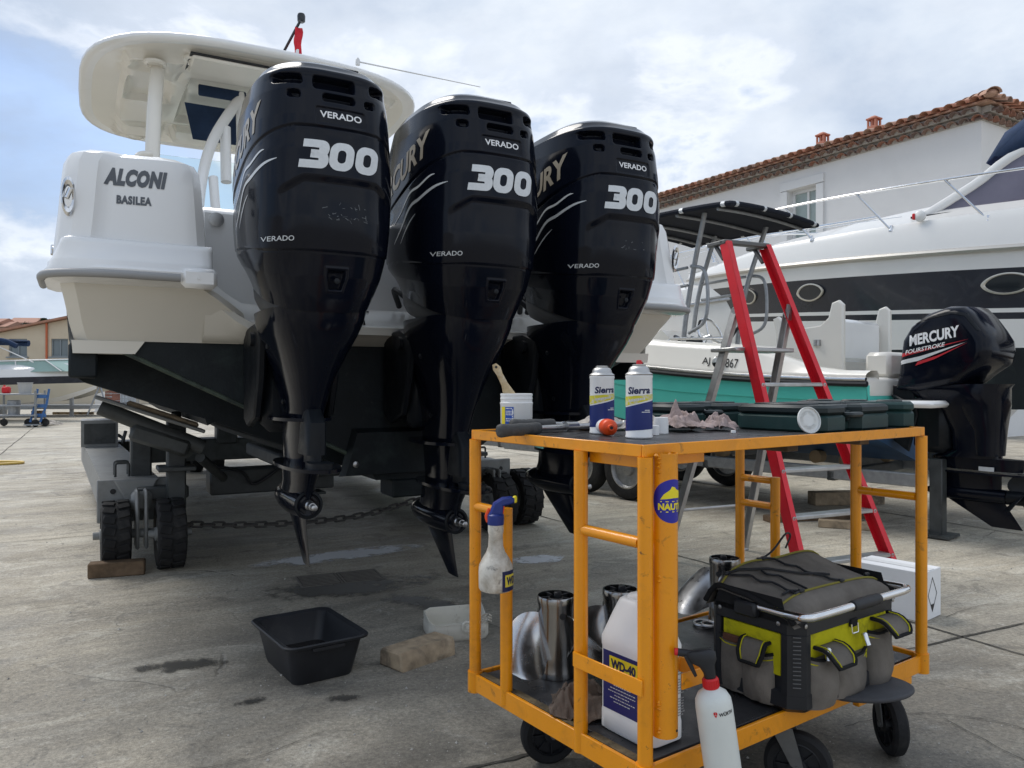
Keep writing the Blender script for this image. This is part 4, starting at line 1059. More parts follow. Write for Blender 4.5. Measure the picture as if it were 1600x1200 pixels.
# ------------------------------------------------------------ things on the slab
def build_chock():
    m = MB(); m.box((0, 0, .043), (.30, .085, .086), b=.006); o = m.build('timber_chock', 'wood_dark', loc=(-2.33, 4.57, 0)); o.rotation_euler = (0, 0, R(20))
    tag(o, 'dark timber beam wedged on the ground against the left trailer wheel', 'timber')
build_chock()
def build_tub():
    T = thing('mortar_tub', 'black rectangular plastic tub with a little dark fluid on the concrete', 'tub', (-.815, 3.10, 0), 35)
    def rr(hx, hy, z, r=.04):
        return [(x, y, z) for x, y in rrect(hx*2, hy*2, r, 5)]
    hx, hy = .160, .222
    m = MB()
    m.loft([rr(hx*.70, hy*.76, .004, .03), rr(hx*.73, hy*.79, .0, .035), rr(hx*.76, hy*.82, .012, .04), rr(hx*.90, hy*.93, .125, .04), rr(hx*.92, hy*.95, .142, .04), rr(hx*1.05, hy*1.04, .150, .045), rr(hx*1.06, hy*1.05, .158, .045), rr(hx*1.04, hy*1.03, .162, .045), rr(hx*.91, hy*.935, .155, .04), rr(hx*.88, hy*.92, .125, .035), rr(hx*.72, hy*.79, .018, .035), rr(hx*.68, hy*.75, .012, .03)], cap0=True, cap1=True)
    tub = m.build('tub_shell', 'black_plastic', T, ang=50)
    m = MB(); m.add(rr(hx*.76, hy*.82, .040, .03), [tuple(range(24))]); MT['dark_oil'] = mat('used_oil', (.012, .010, .009), .06, spec=.6); m.build('waste_oil', 'dark_oil', T, smooth=False)
    m = MB(); m.box((0, -hy*.985, .137), (.13, .012, .018), b=.004); m.build('handle_grip', 'black_plastic', T)
build_tub()
def build_block():
    pts = [(-.145, -.075), (.145, -.07), (.15, .065), (.13, .075), (-.14, .075), (-.15, .06)]
    m = MB(); m.prism([(-.072, 0), (.072, 0), (.070, .055), (.055, .070), (-.058, .073), (-.070, .050)], .29, X=M(((0, 0, 1, -.16), (1, 0, 0, 0), (0, 1, 0, 0), (0, 0, 0, 1))), b=.007)
    o = m.build('timber_block', 'wood', loc=(-.375, 3.19, 0)); o.rotation_euler = (0, 0, R(47))
    tag(o, 'short weathered timber block lying on the concrete beside the trolley', 'timber')
build_block()
MT['can_plastic'] = mat('yellowed_can_plastic', (.60, .58, .51), .45, var=(5, .06), dirt=[((.20, .16, .10), 7, .56, .72, .6), ((.03, .028, .025), 13, .64, .70, .75)])
def build_cut_can():
    T = thing('cut_jerrycan', 'grimy white plastic can cut open into a drip tray behind the timber block', 'drip tray', (-.255, 3.50, 0), 16)
    m = MB(); hx, hy = .135, .10
    base = rrect(hx*2, hy*2, .035, 5)
    def top(i, x, y): return .098+.022*(y/hy)+.016*math.sin(4*math.atan2(y, x)+.9)+.010*math.sin(7*math.atan2(y, x))
    r = [[(x*.94, y*.94, .0) for x, y in base], [(x, y, .014) for x, y in base], [(x*1.0, y*1.0, .06) for x, y in base], [(x*.985, y*.985, .067) for x, y in base], [(x, y, .074) for x, y in base], [(x*1.0, y, top(0, x, y)) for x, y in base], [(x*.97, y*.97, top(0, x, y)-.001) for x, y in base], [(x*.97, y*.97, .02) for x, y in base]]
    m.loft(r); sh = m.build('can_shell', 'can_plastic', T, ang=50)
    m = MB(); m.lathe([(.026, 0), (.026, .008), (.019, .010), (.018, .006), (.010, .006), (.009, .014), (.0, .014)], 20, X=TR(.03, -hy-.001, .062, 0, 90)); m.build('screw_cap', 'can_plastic', T)
    m = MB()
    for k in range(3): m.tube(smooth_path([(.09, -hy*1.01, .075+.012*k), (.12, -hy*1.0, .085+.012*k), (.145, -hy*.85, .07+.012*k)], 5), .004, 6)
    m.build('moulded_rib', 'dirty_plastic', T)
build_cut_can()
def build_carton():
    T = thing('carton', 'white cardboard carton with black hazard diamond on the concrete by the ladder', 'carton', (1.945, 3.66, 0), 40)
    m = MB(); m.box((.10, .17, .118), (.20, .34, .235), b=.003); body = m.build('carton_body', 'carton', T)
    Xf = M(((0, 0, -1, -.0012), (-1, 0, 0, .17), (0, 1, 0, .118), (0, 0, 0, 1)))          # the long face, towards -x
    Xe = M(((1, 0, 0, .10), (0, 0, -1, -.0012), (0, 1, 0, .118), (0, 0, 0, 1)))          # the end face, towards -y
    Xt = M(((0, 1, 0, .10), (-1, 0, 0, .17), (0, 0, 1, .2368), (0, 0, 0, 1)))
    m = MB()
    def diamond(X, cx, cy, hx, hy, w=.10):
        o_ = [(cx, cy+hy, 0), (cx+hx, cy, 0), (cx, cy-hy, 0), (cx-hx, cy, 0)]; i_ = [(cx+(p[0]-cx)*(1-w), cy+(p[1]-cy)*(1-w), 0) for p in o_]
        m.add(o_+i_, [(k, (k+1) % 4, 4+(k+1) % 4, 4+k) for k in range(4)], 0, X)
    diamond(Xe, .0, .0, .052, .085); m.add([(-.02, -.046, 0), (.02, -.046, 0), (0, -.078, 0)], [(0, 1, 2)], 0, Xe)
    # horse head like mark of the maker and lines of print
    pts = smooth_path([(-.145, .03, 0), (-.125, .055, 0), (-.10, .05, 0), (-.105, .03, 0), (-.125, .01, 0), (-.11, -.004, 0)], 5)
    for i in range(len(pts)-1): 
        d = (pts[i+1]-pts[i]).normalized(); nn = V((-d.y, d.x, 0))*.006; m.add([pts[i]-nn, pts[i]+nn, pts[i+1]+nn, pts[i+1]-nn], [(0, 1, 2, 3)], 0, Xf)
    rg = random.Random(2)
    for k in range(12): m.add([(-.16+k*.007, -.05, 0), (-.1575+k*.007, -.05, 0), (-.1575+k*.007, -.085, 0), (-.16+k*.007, -.085, 0)], [(0, 1, 2, 3)], 0, Xf)
    x = -.16
    while x < -.06:
        w = rg.uniform(.004, .012); m.add([(x, -.012, 0), (x+w, -.012, 0), (x+w, -.022, 0), (x, -.022, 0)], [(0, 1, 2, 3)], 0, Xf); x += w+.004
    for k in range(5): m.add([(-.12+.03*k, .02, 0), (-.10+.03*k, .02, 0), (-.10+.03*k, .03, 0), (-.12+.03*k, .03, 0)], [(0, 1, 2, 3)], 0, Xt)
    m.build('print', 'black_print', body, smooth=False)
    m = MB(); m.add([(-.168, -.03, .0004), (.168, -.03, .0004), (.168, .03, .0004), (-.168, .03, .0004)], [(0, 1, 2, 3)], 0, Xt); m.build('packing_tape', 'white_plastic', body, smooth=False)
build_carton()
MT['drain_iron'] = mat('drain_iron', (.17, .155, .135), .7, metal=.3, var=(15, .3))
def build_drain():
    T = thing('storm_drain', 'rusty slotted drain grate set into the stained concrete under the engines', 'drain grate', (-1.0, 4.50, -.004), 24); T.scale = (.86, .80, .8)
    for cx in (-.14, .14):
        m = MB(); m.box((cx, -.155, .006), (.27, .02, .012)); m.box((cx, .155, .006), (.27, .02, .012)); m.box((cx-.13, 0, .006), (.012, .29, .012)); m.box((cx+.13, 0, .006), (.012, .29, .012)); fr = m.build('frame', 'drain_iron', T)
        f0 = None
        for k in range(7):
            if f0 is None: mm = MB(); mm.box((0, 0, .004), (.236, .018, .008)); f0 = ob = mm.build('bar', 'drain_iron', fr)
            else: ob = f0.copy(); COL.objects.link(ob)
            ob.location = (cx, -.12+k*.040, .0055)
    m = MB(); m.add([(-.27, -.15, .0110), (.27, -.15, .0110), (.27, .15, .0110), (-.27, .15, .0110)], [(0, 1, 2, 3)]); m.build('pit', 'joint', T, smooth=False)
build_drain()
def build_hose():
    m = MB(); m.tube(smooth_path([(-11.5, 10.35, .02), (-9.2, 10.62, .02), (-7.6, 11.05, .02), (-7.02, 11.05, .02), (-6.95, 10.85, .02), (-7.4, 10.65, .02), (-9.2, 10.25, .02), (-11.6, 9.9, .02)], 10), .018, 8); o = m.build('hose', 'hose'); tag(o, 'yellow hose lying in a loop on the concrete at far left', 'hose')
build_hose()
# ------------------------------------------------------------ orange trolley
CO = (.2985, 1.727); CR = 35.7
CA = V((math.cos(R(CR)), math.sin(R(CR)))); CB = V((-CA.y, CA.x))
def cw(a, b, z=0): return (CO[0]+CA.x*a+CB.x*b, CO[1]+CA.y*a+CB.y*b, z)
LA, LB, ZT, ZS = 1.236, .71, .994, .275
def build_cart():
    T = thing('workshop_trolley', 'orange two deck steel trolley with black boards and a big tube at its near corner', 'trolley', cw(0, 0), CR)
    pr = .0175
    # top rim, angle iron
    m = MB(); h = .028
    m.box((LA/2, .004, ZT-h/2), (LA+.012, .008, h), b=.0015); m.box((LA/2, LB-.004, ZT-h/2), (LA+.012, .008, h), b=.0015)
    m.box((-.002, LB/2, ZT-h/2), (.008, LB-.018, h), b=.0015); m.box((LA+.002, LB/2, ZT-h/2), (.008, LB-.018, h), b=.0015)
    m.box((LA/2, .024, ZT-h+.002), (LA-.02, .03, .004)); m.box((LA/2, LB-.024, ZT-h+.002), (LA-.02, .03, .004))
    m.build('top_rim', 'orange', T)
    m = MB(); m.box((LA/2, LB/2, ZT-.013), (LA-.012, LB-.018, .018), b=.001); m.build('top_board', 'ply_face', T)
    # stiffeners under the top near the corners
    m = MB()
    m.box((.145, .045, .954), (.20, .006, .030), b=.001); m.build('stiffener', 'orange', T)
    m = MB(); m.box((.03, .125, .953), (.006, .19, .032), b=.001); m.build('stiffener', 'orange', T)
    m = MB(); m.box((LA-.22, .25, .955), (.05, .36, .022), b=.002); m.build('under_batten', 'wood_dark', T)
    m = MB(); m.box((.62, .30, .955), (.05, .5, .022), b=.002); m.build('under_batten', 'wood_dark', T)
    # bottom frame
    m = MB(); h = .052
    m.box((LA/2, .003, ZS-h/2), (LA+.016, .010, h), b=.002); m.box((LA/2, LB-.003, ZS-h/2), (LA+.016, .010, h), b=.002)
    m.box((-.003, LB/2, ZS-h/2), (.010, LB-.018, h), b=.002); m.box((LA+.003, LB/2, ZS-h/2), (.010, LB-.018, h), b=.002)
    m.box((LA/2, .036, ZS-h+.004), (LA-.02, .06, .006)); m.box((LA/2, LB-.036, ZS-h+.004), (LA-.02, .06, .006))
    m.box((LA-.22, .012, ZS-h-.012), (.30, .02, .028), b=.002)
    m.build('bottom_frame', 'orange', T)
    m = MB(); m.box((LA/2, LB/2, ZS-.014), (LA-.06, LB-.045, .018), b=.001); m.build('bottom_board', 'ply_face', T)
    # notched edge strips of bare plywood along the short side
    for b0, b1 in ((.035, .205), (.245, .525), (.562, .69)):
        m = MB(); m.box((.018, (b0+b1)/2, ZS-.012), (.024, b1-b0, .022), b=.001); m.build('board_edge', 'ply_edge', T)
    # posts
    posts = [(0.004, .006, ZS-.055, ZT-.028), (0.004, LB-.006, ZS-.055, ZT-.028), (LA-.004, .006, ZS-.055, ZT-.028), (LA-.004, LB-.006, ZS-.055, ZT-.028),
             (.004, .2255, ZS-.05, ZT-.028), (LA-.004, .2255, ZS-.05, ZT-.028)]
    for a, b, z0, z1 in posts:
        m = MB(); m.rod((a, b, z0), (a, b, z1), pr, 20)
        if b in (.006, LB-.006): m.rod((a, b, ZS-.056), (a, b, ZS+.004), pr+.005, 16)
        m.build('post', 'orange', T, ang=50)
    for a, z1 in ((.004, .782), (LA-.004, .782)):
        m = MB(); m.rod((a, .544, ZS-.04), (a, .544, z1), pr, 20); m.build('short_post', 'orange', T, ang=50)
    for a, b0, b1, z in ((.004, .024, .21, .772), (LA-.004, .024, .21, .772), (.004, .56, .69, .768), (LA-.004, .56, .69, .768), (LA-.004, .56, .69, .672)):
        m = MB(); m.rod((a, b0-.002, z), (a, b1+.002, z), .0135, 16); m.build('rung', 'orange', T, ang=50)
    # weld beads
    m = MB(); rg = random.Random(4)
    for z in (.965, .955, .945, .93, .70, .69, .42, .41, .40, .36, .35): m.lathe([(.002, -.004), (.006, 0), (.002, .004)], 8, X=TR(.029+rg.uniform(-.002, .002), -.013, z+rg.uniform(-.003, .003)))
    for k in range(6): m.lathe([(.002, -.004), (.006, 0), (.002, .004)], 8, X=TR(.02+.009*k, -.013+rg.uniform(-.003, .003), .969+rg.uniform(-.002, .002)))
    o = m.build('weld_bead', 'orange', T); o['kind'] = 'stuff'
    # big umbrella tube with its round sticker
    m = MB(); tr = .0295; tx, ty = .056, -.004
    m.lathe([(tr-.003, .345), (tr-.003, .336), (tr, .336), (tr, .974), (tr-.003, .974), (tr-.003, .90), (.0, .90)], 40, X=TR(tx, ty, 0), cap=False)
    m.add([(tx, ty, .345)]+[(tx+(tr-.003)*math.cos(2*math.pi*j/20), ty+(tr-.003)*math.sin(2*math.pi*j/20), .345) for j in range(20)], [(0, 1+j, 1+(j+1) % 20) for j in range(20)])
    tube = m.build('pole_socket', 'orange', T, ang=50)
    m = MB(); m.lathe([(.003, 0), (.003, .001)], 8, X=TR(tx+.008, ty-tr+.0005, .352, 0, 90)); m.build('drain_hole', 'black_print', tube)
    # sticker, wrapped round the tube; the lettering reads NAUTI and runs on round the side
    az0 = math.atan2(-1.0, .10)-.02           # direction of the sticker's centre in the trolley's frame
    view = math.radians(-90-CR+11)
    az0 = view+.30
    def wrap(mb, pts, fs, off, mi=0):
        vs = []
        for x, y in pts:
            a = az0+x/tr; vs.append((tx+(tr+off)*math.cos(a), ty+(tr+off)*math.sin(a), .868+y))
        mb.add(vs, fs, mi)
    def disc(rx, n=48, k=10):
        pts = [(0, 0)]; fs = []
        for i in range(1, k+1):
            for j in range(n): pts.append((rx*i/k*math.cos(2*math.pi*j/n), rx*i/k*math.sin(2*math.pi*j/n)))
        for j in range(n): fs.append((0, 1+j, 1+(j+1) % n))
        for i in range(k-1):
            for j in range(n): a = 1+i*n+j; b = 1+i*n+(j+1) % n; fs.append((a, b, b+n, a+n))
        return pts, fs
    m = MB(); p, f = disc(.049); wrap(m, p, f, .0006); st = m.build('sticker', mat('sticker_blue', (.02, .02, .30), .35), tube)
    m = MB()
    vs, fs = subdiv(*text_fit('NAUTIC', .070, .0155, bold=.05), 2); vs = [(x, y-.012) for x, y in vs]; wrap(m, vs, fs, .0012)
    boat = [(-.030, .004), (-.022, .016), (-.008, .026), (-.004, .033), (.004, .031), (.008, .026), (.022, .022), (.030, .010), (.026, .006), (.0, .007)]
    vs, fs = subdiv(boat, [tuple(range(len(boat)))], 2); wrap(m, vs, fs, .0012)
    for y in (-.0015, -.0245): vs, fs = subdiv([(-.030, y), (.030, y), (.030, y+.002), (-.030, y+.002)], [(0, 1, 2, 3)], 2); wrap(m, vs, fs, .0012)
    m.build('sticker_print', 'yellow_print', st)
    # flat bar holder round the jug and the spray bottle
    m = MB()
    path = [(-.012, .225), (-.016, -.004)]
    m.box((-.017, .112, .455), (.005, .235, .036), b=.001); m.box((.115, -.040, .462), (.085, .005, .036), b=.001); m.box((.155, .0, .462), (.005, .085, .036), b=.001); m.box((.205, .04, .462), (.11, .005, .030), b=.001)
    m.build('bottle_holder', 'orange', T)
    # castors
    def castor(a, b, yaw, d=.18):
        r = d/2; zt = ZS-.056
        m = MB(); m.box((0, 0, zt-.004), (.10, .085, .006), b=.001); m.lathe([(.032, -.012), (.034, -.004), (.030, 0)], 20, X=TR(0, 0, zt-.010))
        for s in (-1, 1):
            m.prism([(-.026, -.022), (.032, -.022), (.055, -.10), (.060, -.122), (.045, -.135), (.028, -.122)], .004, X=M(((1, 0, 0, 0), (0, 0, 1, s*.031-.002), (0, 1, 0, zt), (0, 0, 0, 1))))
        m.rod((.045, -.036, r), (.045, .036, r), .009, 10)
        c = m.build('castor', 'castor_fork', T)
        c.location = cw_loc(a, b); c.rotation_euler = (0, 0, R(yaw))
        m = MB(); X = TR(.045, 0, r, 0, 90)
        m.lathe([(r*.70, -.020), (r*.88, -.022), (r*.985, -.014), (r, -.005), (r, .005), (r*.985, .014), (r*.88, .022), (r*.70, .020)], 40, X=X, cap=False)
        w = m.build('wheel', 'rubber', c)
        m = MB(); m.lathe([(r*.71, -.017), (r*.66, -.019), (r*.62, -.008), (r*.30, -.008), (r*.26, -.024), (r*.12, -.026), (.0, -.026)], 30, X=X, cap=False); m.lathe([(r*.71, .017), (r*.66, .019), (r*.62, .008), (r*.30, .008), (r*.26, .024), (r*.12, .026), (.0, .026)], 30, X=X, cap=False)
        for k in range(8): m.box((r*.46, 0, 0), (r*.36, .004, .034), X=X @ M.Rotation(2*math.pi*k/8, 4, 'Z') )
        m.build('rim', 'black_plastic', w)
        return c
    def cw_loc(a, b): return (a, b, 0)
    castor(1.10, .055, -128); castor(.60, .075, -60); castor(.15, .60, -18); castor(.13, .085, 150); castor(1.10, .62, -128)
    return T
build_cart()
# ------------------------------------------------------------ things on the upper deck
def label_wrap(mb, r, z, pts, fs, az, off=.0006, mi=0, X=None):
    mb.add([((r+off)*math.cos(az+x/r), (r+off)*math.sin(az+x/r), z+y) for x, y in pts], fs, mi, X)
def spray_can(a, b, yaw, nozzle, label):
    T = thing('spray_can', label, 'spray can', cw(a, b, ZT-.003), CR+yaw, 'spray cans on the trolley')
    r = .0350; h = .160
    m = MB(); m.lathe([(r-.003, 0), (r, .003), (r, .006), (r-.001, .008), (r-.001, h-.006), (r, h-.003), (r, h), (r-.003, h+.003)], 40); body = m.build('can_body', 'white_plastic', T)
    m = MB(); m.lathe([(r-.001, h+.001), (r+.0005, h+.004), (r-.003, h+.007), (r-.007, h+.010), (r-.009, h+.018), (r-.013, h+.023), (.017, h+.025), (.0175, h+.029), (.013, h+.030), (.012, h+.027), (.0, h+.027)], 40, cap=False); m.build('can_dome', 'aluminium', T)
    if nozzle:
        m = MB(); m.lathe([(.007, h+.027), (.007, h+.036), (.006, h+.040), (0, h+.041)], 14, cap=False); m.box((.004, 0, h+.034), (.010, .004, .005)); m.build('nozzle', 'red_plastic', T)
    n = 44
    def band(z0, z1, off):
        vs = []; fs = []
        for j in range(n+1):
            x = -math.pi*r+2*math.pi*r*j/n
            vs += [(x, z0(x)), (x, z1(x))]
        for j in range(n): fs.append((2*j, 2*j+2, 2*j+3, 2*j+1))
        m = MB(); label_wrap(m, r-.001, 0, vs, fs, -math.pi/2, off); return m
    def wave(x): return .006*math.sin(x/r*.9)
    band(lambda x: .022+wave(x)*.5, lambda x: .088+wave(x)*1.6, .0005).build('blue_band', 'blue_print', body)
    band(lambda x: .0915+wave(x)*1.6, lambda x: .110+wave(x)*.6, .0005).build('yellow_band', 'yellow_faded', body)
    m = MB(); vs, fs = subdiv(*text_fit('Sierra', .062, .0185, bold=.035, shear=.12), 2); label_wrap(m, r-.001, .123, [(x+.001, y+x*.03) for x, y in vs], fs, -math.pi/2, .0007); m.build('brand_lettering', 'navy_print', body)
    m = MB(); rg = random.Random(3)
    x = .004
    for row, (z, w0) in enumerate(((.071, .014), (.0665, .022))):
        x = .030-w0
        while x < .030:
            w = rg.uniform(.0012, .0028); vs, fs = [(x, 0), (x+w, 0), (x+w, .0024), (x, .0024)], [(0, 1, 2, 3)]; label_wrap(m, r-.001, z, vs, fs, -math.pi/2, .0008); x += w+.0007
    m.build('small_print', 'decal_white', body)
    m = MB(); x = -.028
    while x < .016:
        w = rg.uniform(.0015, .004); vs, fs = [(x, 0), (x+w, 0), (x+w, .006), (x, .006)], [(0, 1, 2, 3)]; label_wrap(m, r-.001, .097+wave(x), vs, fs, -math.pi/2, .0008); x += w+.001
    m.build('product_lettering', 'decal_silver', body)
    return T
spray_can(.221, .387, -27, False, 'left of two blue and white spray cans, without nozzle, on the trolley top')
spray_can(.178, .199, -47, True, 'right of two blue and white spray cans, with red nozzle, at the trolley corner')
def build_paint_tub():
    T = thing('grease_tub', 'dirty white plastic tub with yellow and blue label at the back edge of the trolley', 'tub', cw(.105, .635, ZT-.003), CR)
    r = .049
    m = MB(); m.lathe([(r*.93, 0), (r*.96, .002), (r*.98, .078), (r, .080), (r, .084), (r*.96, .086), (r*.96, .093), (r*.985, .094), (r*.985, .098), (r*.96, .0985), (r*.96, .104), (r*.98, .105), (r*.98, .110), (r*.93, .111), (r*.92, .030), (.0, .028)], 44, cap=False); b = m.build('tub_shell', 'white_plastic', T)
    m = MB(); m.lathe([(r*.92, .085), (.03, .090), (0, .092)], 24, cap=False); m.build('grease', mat('cream_grease', (.62, .58, .46), .6, bump=(120, .01)), T)
    az = math.radians(-90-CR-22)
    def patch(x0, x1, y0, y1, nm, mt, off):
        vs, fs = subdiv([(x0, y0), (x1, y0), (x1, y1), (x0, y1)], [(0, 1, 2, 3)], 2); m = MB(); label_wrap(m, r*.972, 0, vs, fs, az, off); return m.build(nm, mt, b)
    patch(-.034, -.018, .020, .072, 'yellow_label', 'yellow_print', .0012); patch(-.017, .010, .020, .072, 'blue_label', mat('label_blue', (.02, .09, .42), .5), .0012)
    m = MB(); rg = random.Random(8)
    for z in (.066, .058, .053, .048, .036, .030):
        x = -.014
        while x < .006: w = rg.uniform(.002, .006); label_wrap(m, r*.972, z, [(x, 0), (x+w, 0), (x+w, .0028), (x, .0028)], [(0, 1, 2, 3)], az, .0022); x += w+.0012
    for k in range(7): label_wrap(m, r*.972, .024, [(.0055, k*.0062), (.0085, k*.0062), (.0085, k*.0062+.004), (.0055, k*.0062+.004)], [(0, 1, 2, 3)], az, .0022)
    m.build('label_print', 'decal_white', b)
build_paint_tub()
def build_brush():
    o3 = cw(.105, .635, ZT)
    m = MB(); P = [(0, 0, .055), (-.022, -.004, .105), (-.035, -.006, .135), (-.050, -.008, .165), (-.058, -.009, .182), (-.066, -.010, .195)]
    rings = []
    for (x, y, z), w, d in zip(P, (.024, .018, .010, .009, .012, .006), (.007, .007, .006, .006, .006, .004)):
        rings.append([(x+w*math.cos(a)*.92, y+d*math.sin(a), z+w*math.cos(a)*.40) for a in np.linspace(0, 2*math.pi, 13)[:-1]])
    m.loft(rings); T = thing('paint_brush', 'used wooden paint brush standing in the white grease tub', 'brush', o3, 0)
    m.build('handle', mat('stained_brush_wood', (.50, .38, .22), .7, var=(60, .2), dirt=[((.60, .55, .44), 40, .5, .7, .6)]), T, ang=60)
    m = MB(); m.lathe([(.004, 0), (.004, .0012)], 10, X=TR(-.060, -.0158, .186, 0, 90)); m.build('hanging_hole', 'black_print', T)
    m = MB(); m.box((.004, .0, .040), (.045, .014, .05), b=.004); m.build('bristles', mat('greasy_bristles', (.50, .46, .36), .8), T)
build_brush()
def handle_tool(name, label, pA, pB, rod_end, cat):
    T = thing(name, label, cat, pA, 0)
    A = V((0, 0, 0)); B = V(pB)-V(pA); d = B.normalized(); E = V(rod_end)-V(pA)
    m = MB(); prof = [(.0, .010), (.004, .0165), (.012, .0185), (.05, .0160), (.075, .0175), (.10, .0162), (.128, .0175), (.140, .0155), (.143, .010)]
    m.tube([d*s for s, r in prof], [r for s, r in prof], 16, flat=(1, .85)); m.build('grip', mat('grey_rubber_grip', (.05, .05, .05), .65, var=(30, .25), dirt=[((.13, .12, .11), 25, .5, .75, .6)], bump=(90, .002)), T, ang=60)
    m = MB(); m.rod(d*.14, E, .0082, 14); m.build('bar', 'steel_dull', T, ang=50)
    return T, d, E
T_, d_, E_ = handle_tool('torque_wrench', 'long ratchet bar with grey rubber grip overhanging the left edge of the trolley', cw(-.09, .452, 1.006), cw(.07, .452, 1.009), cw(.40, .470, 1.010), 'wrench')
m = MB(); m.tube([d_*.235, d_*.275], .0125, 16); m.tube([d_*.232, d_*.238], .014, 16); m.build('collar', 'steel_dull', T_)
m = MB(); X = plane_X(E_, d_, (0, 0, 1)); m.box((.0, 0, 0), (.05, .022, .03), X=X, b=.008); m.build('ratchet_head', 'steel_dull', T_)
T_, d_, E_ = handle_tool('socket_wrench', 'shorter black handled ratchet lying in front of the white tub', cw(.03, .565, 1.012), cw(.16, .535, 1.012), cw(.215, .522, 1.010), 'wrench')
m = MB(); X = plane_X(E_, d_, (0, 0, 1)); m.lathe([(.010, -.012), (.017, -.010), (.018, 0), (.017, .010), (.010, .012)], 18, X=X @ M.Rotation(R(90), 4, 'X') @ M.Diagonal((1.5, 1, 1, 1))); m.build('ratchet_head', 'chrome', T_)
m = MB(); m.rod(E_+V((.01, 0, -.004)), E_+V((.09, .01, -.006)), .0075, 10); m.build('extension', 'steel_dull', T_)
def build_tube_bottle():
    T = thing('squeeze_bottle', 'white tube with orange red cap lying between the two spray cans', 'bottle', cw(.165, .288, ZT-.003), 8)
    X = TR(0, 0, .0225, 0, -90)
    m = MB(); m.lathe([(.0, 0), (.008, 0), (.009, -.008), (.018, -.014), (.0215, -.018), (.0222, -.030), (.0222, -.052), (.018, -.054)], 30, X=X @ M.Scale(-1, 4, (0, 0, 1)), cap=False); c = m.build('cap', 'orange_red', T)
    m = MB(); m.lathe([(.0045, 0), (.0045, .0006), (0, .0006)], 12, X=TR(0, -.0002, .0225, 0, 90)); m.build('cap_opening', 'black_print', c)
    m = MB(); m.lathe([(.018, .052), (.0205, .056), (.0205, .14), (.015, .150), (0, .151)], 28, X=X @ M.Scale(1, 4, (0, 0, 1)), cap=False); m.build('bottle_body', 'white_plastic', T)
build_tube_bottle()
def loose_cap(a, b, r, h, label):
    m = MB(); m.lathe([(r, 0), (r, h*.75), (r*.93, h), (0, h)], 28, cap=True); o = m.build('aerosol_top', 'white_plastic', loc=cw(a, b, ZT-.003)); tag(o, label, 'can lid')
loose_cap(.300, .262, .0125, .026, 'small round white cap beside the right spray can')
loose_cap(.365, .300, .021, .045, 'larger white can cap next to the pinkish rag')
def crumple(name, label, cat, loc, size, seed, mt, spike=None):
    """a dropped rag: one sheet thrown into folds, its hem touching what it lies on"""
    rnd = random.Random(seed); off = V((rnd.uniform(0, 50), rnd.uniform(0, 50), rnd.uniform(0, 50)))
    n = 84; bm = bmesh.new(); vs = {}
    def ridge(p): return 1-abs(mnoise.noise(p))*2
    for i in range(n+1):
        for j in range(n+1):
            u = -1+2*i/n; v = -1+2*j/n
            q = V((u, v, 0))+off
            w1 = mnoise.noise_vector(q*1.1); w2 = mnoise.noise_vector(q*2.3+V((9, 2, 4)))
            e = max(abs(u), abs(v)); env = 1-e**2.2
            fx, fy = u*.92+w1.x*.42+w2.x*.18, v*.92+w1.y*.42+w2.y*.18
            p = q*1.5+w1*.55
            z = (.50+.42*ridge(p)+.24*ridge(p*2.2+w2*.35)+.10*ridge(p*4.6))*(.30+.70*env)*.62+.10*w1.z
            if spike: z += .45*math.exp(-((u-spike[0])**2+(v-spike[1])**2)/.07)*(1+.6*w2.x)
            k = 1-.12*max(0, z)
            vs[i, j] = bm.verts.new((fx*k*size[0], fy*k*size[1], max(.012*e, z)*size[2]))
    for i in range(n):
        for j in range(n): bm.faces.new((vs[i, j], vs[i+1, j], vs[i+1, j+1], vs[i, j+1]))
    for _ in range(2): bmesh.ops.smooth_vert(bm, verts=bm.verts, factor=.4, use_axis_x=True, use_axis_y=True, use_axis_z=True)
    me = bpy.data.meshes.new(name); bm.to_mesh(me); bm.free(); me.shade_smooth(); me.materials.append(MT[mt])
    z0 = min(v.co.z for v in me.vertices)
    o = bpy.data.objects.new(name, me); COL.objects.link(o); o.location = (loc[0], loc[1], loc[2]-z0+.001); tag(o, label, cat); o.rotation_euler = (0, 0, R(seed*37))
    md = o.modifiers.new('thickness', 'SOLIDIFY'); md.thickness = .0016; md.offset = 1; return o
crumple('rag', 'crumpled pinkish stained rag with a raised peak on the trolley top', 'rag', cw(.50, .35, ZT-.004), (.084, .066, .090), 3, 'rag_pink', spike=(.35, .2))
crumple('rag', 'smaller grubby rag against the front of the green case', 'rag', cw(.62, .305, ZT-.004), (.058, .046, .080), 8, 'rag_pink')
crumple('rag', 'pale dirty rag behind the left spray can', 'rag', cw(.35, .52, ZT-.004), (.085, .06, .07), 5, 'rag_light')
crumple('rag', 'oily brown rag bundled on the lower deck under the propeller blade', 'rag', cw(.075, .315, ZS-.006), (.074, .086, .135), 12, 'rag_brown')
crumple('rag', 'pale rag lump behind the right spray can', 'rag', cw(.45, .43, ZT-.004), (.05, .05, .085), 21, 'rag_light')
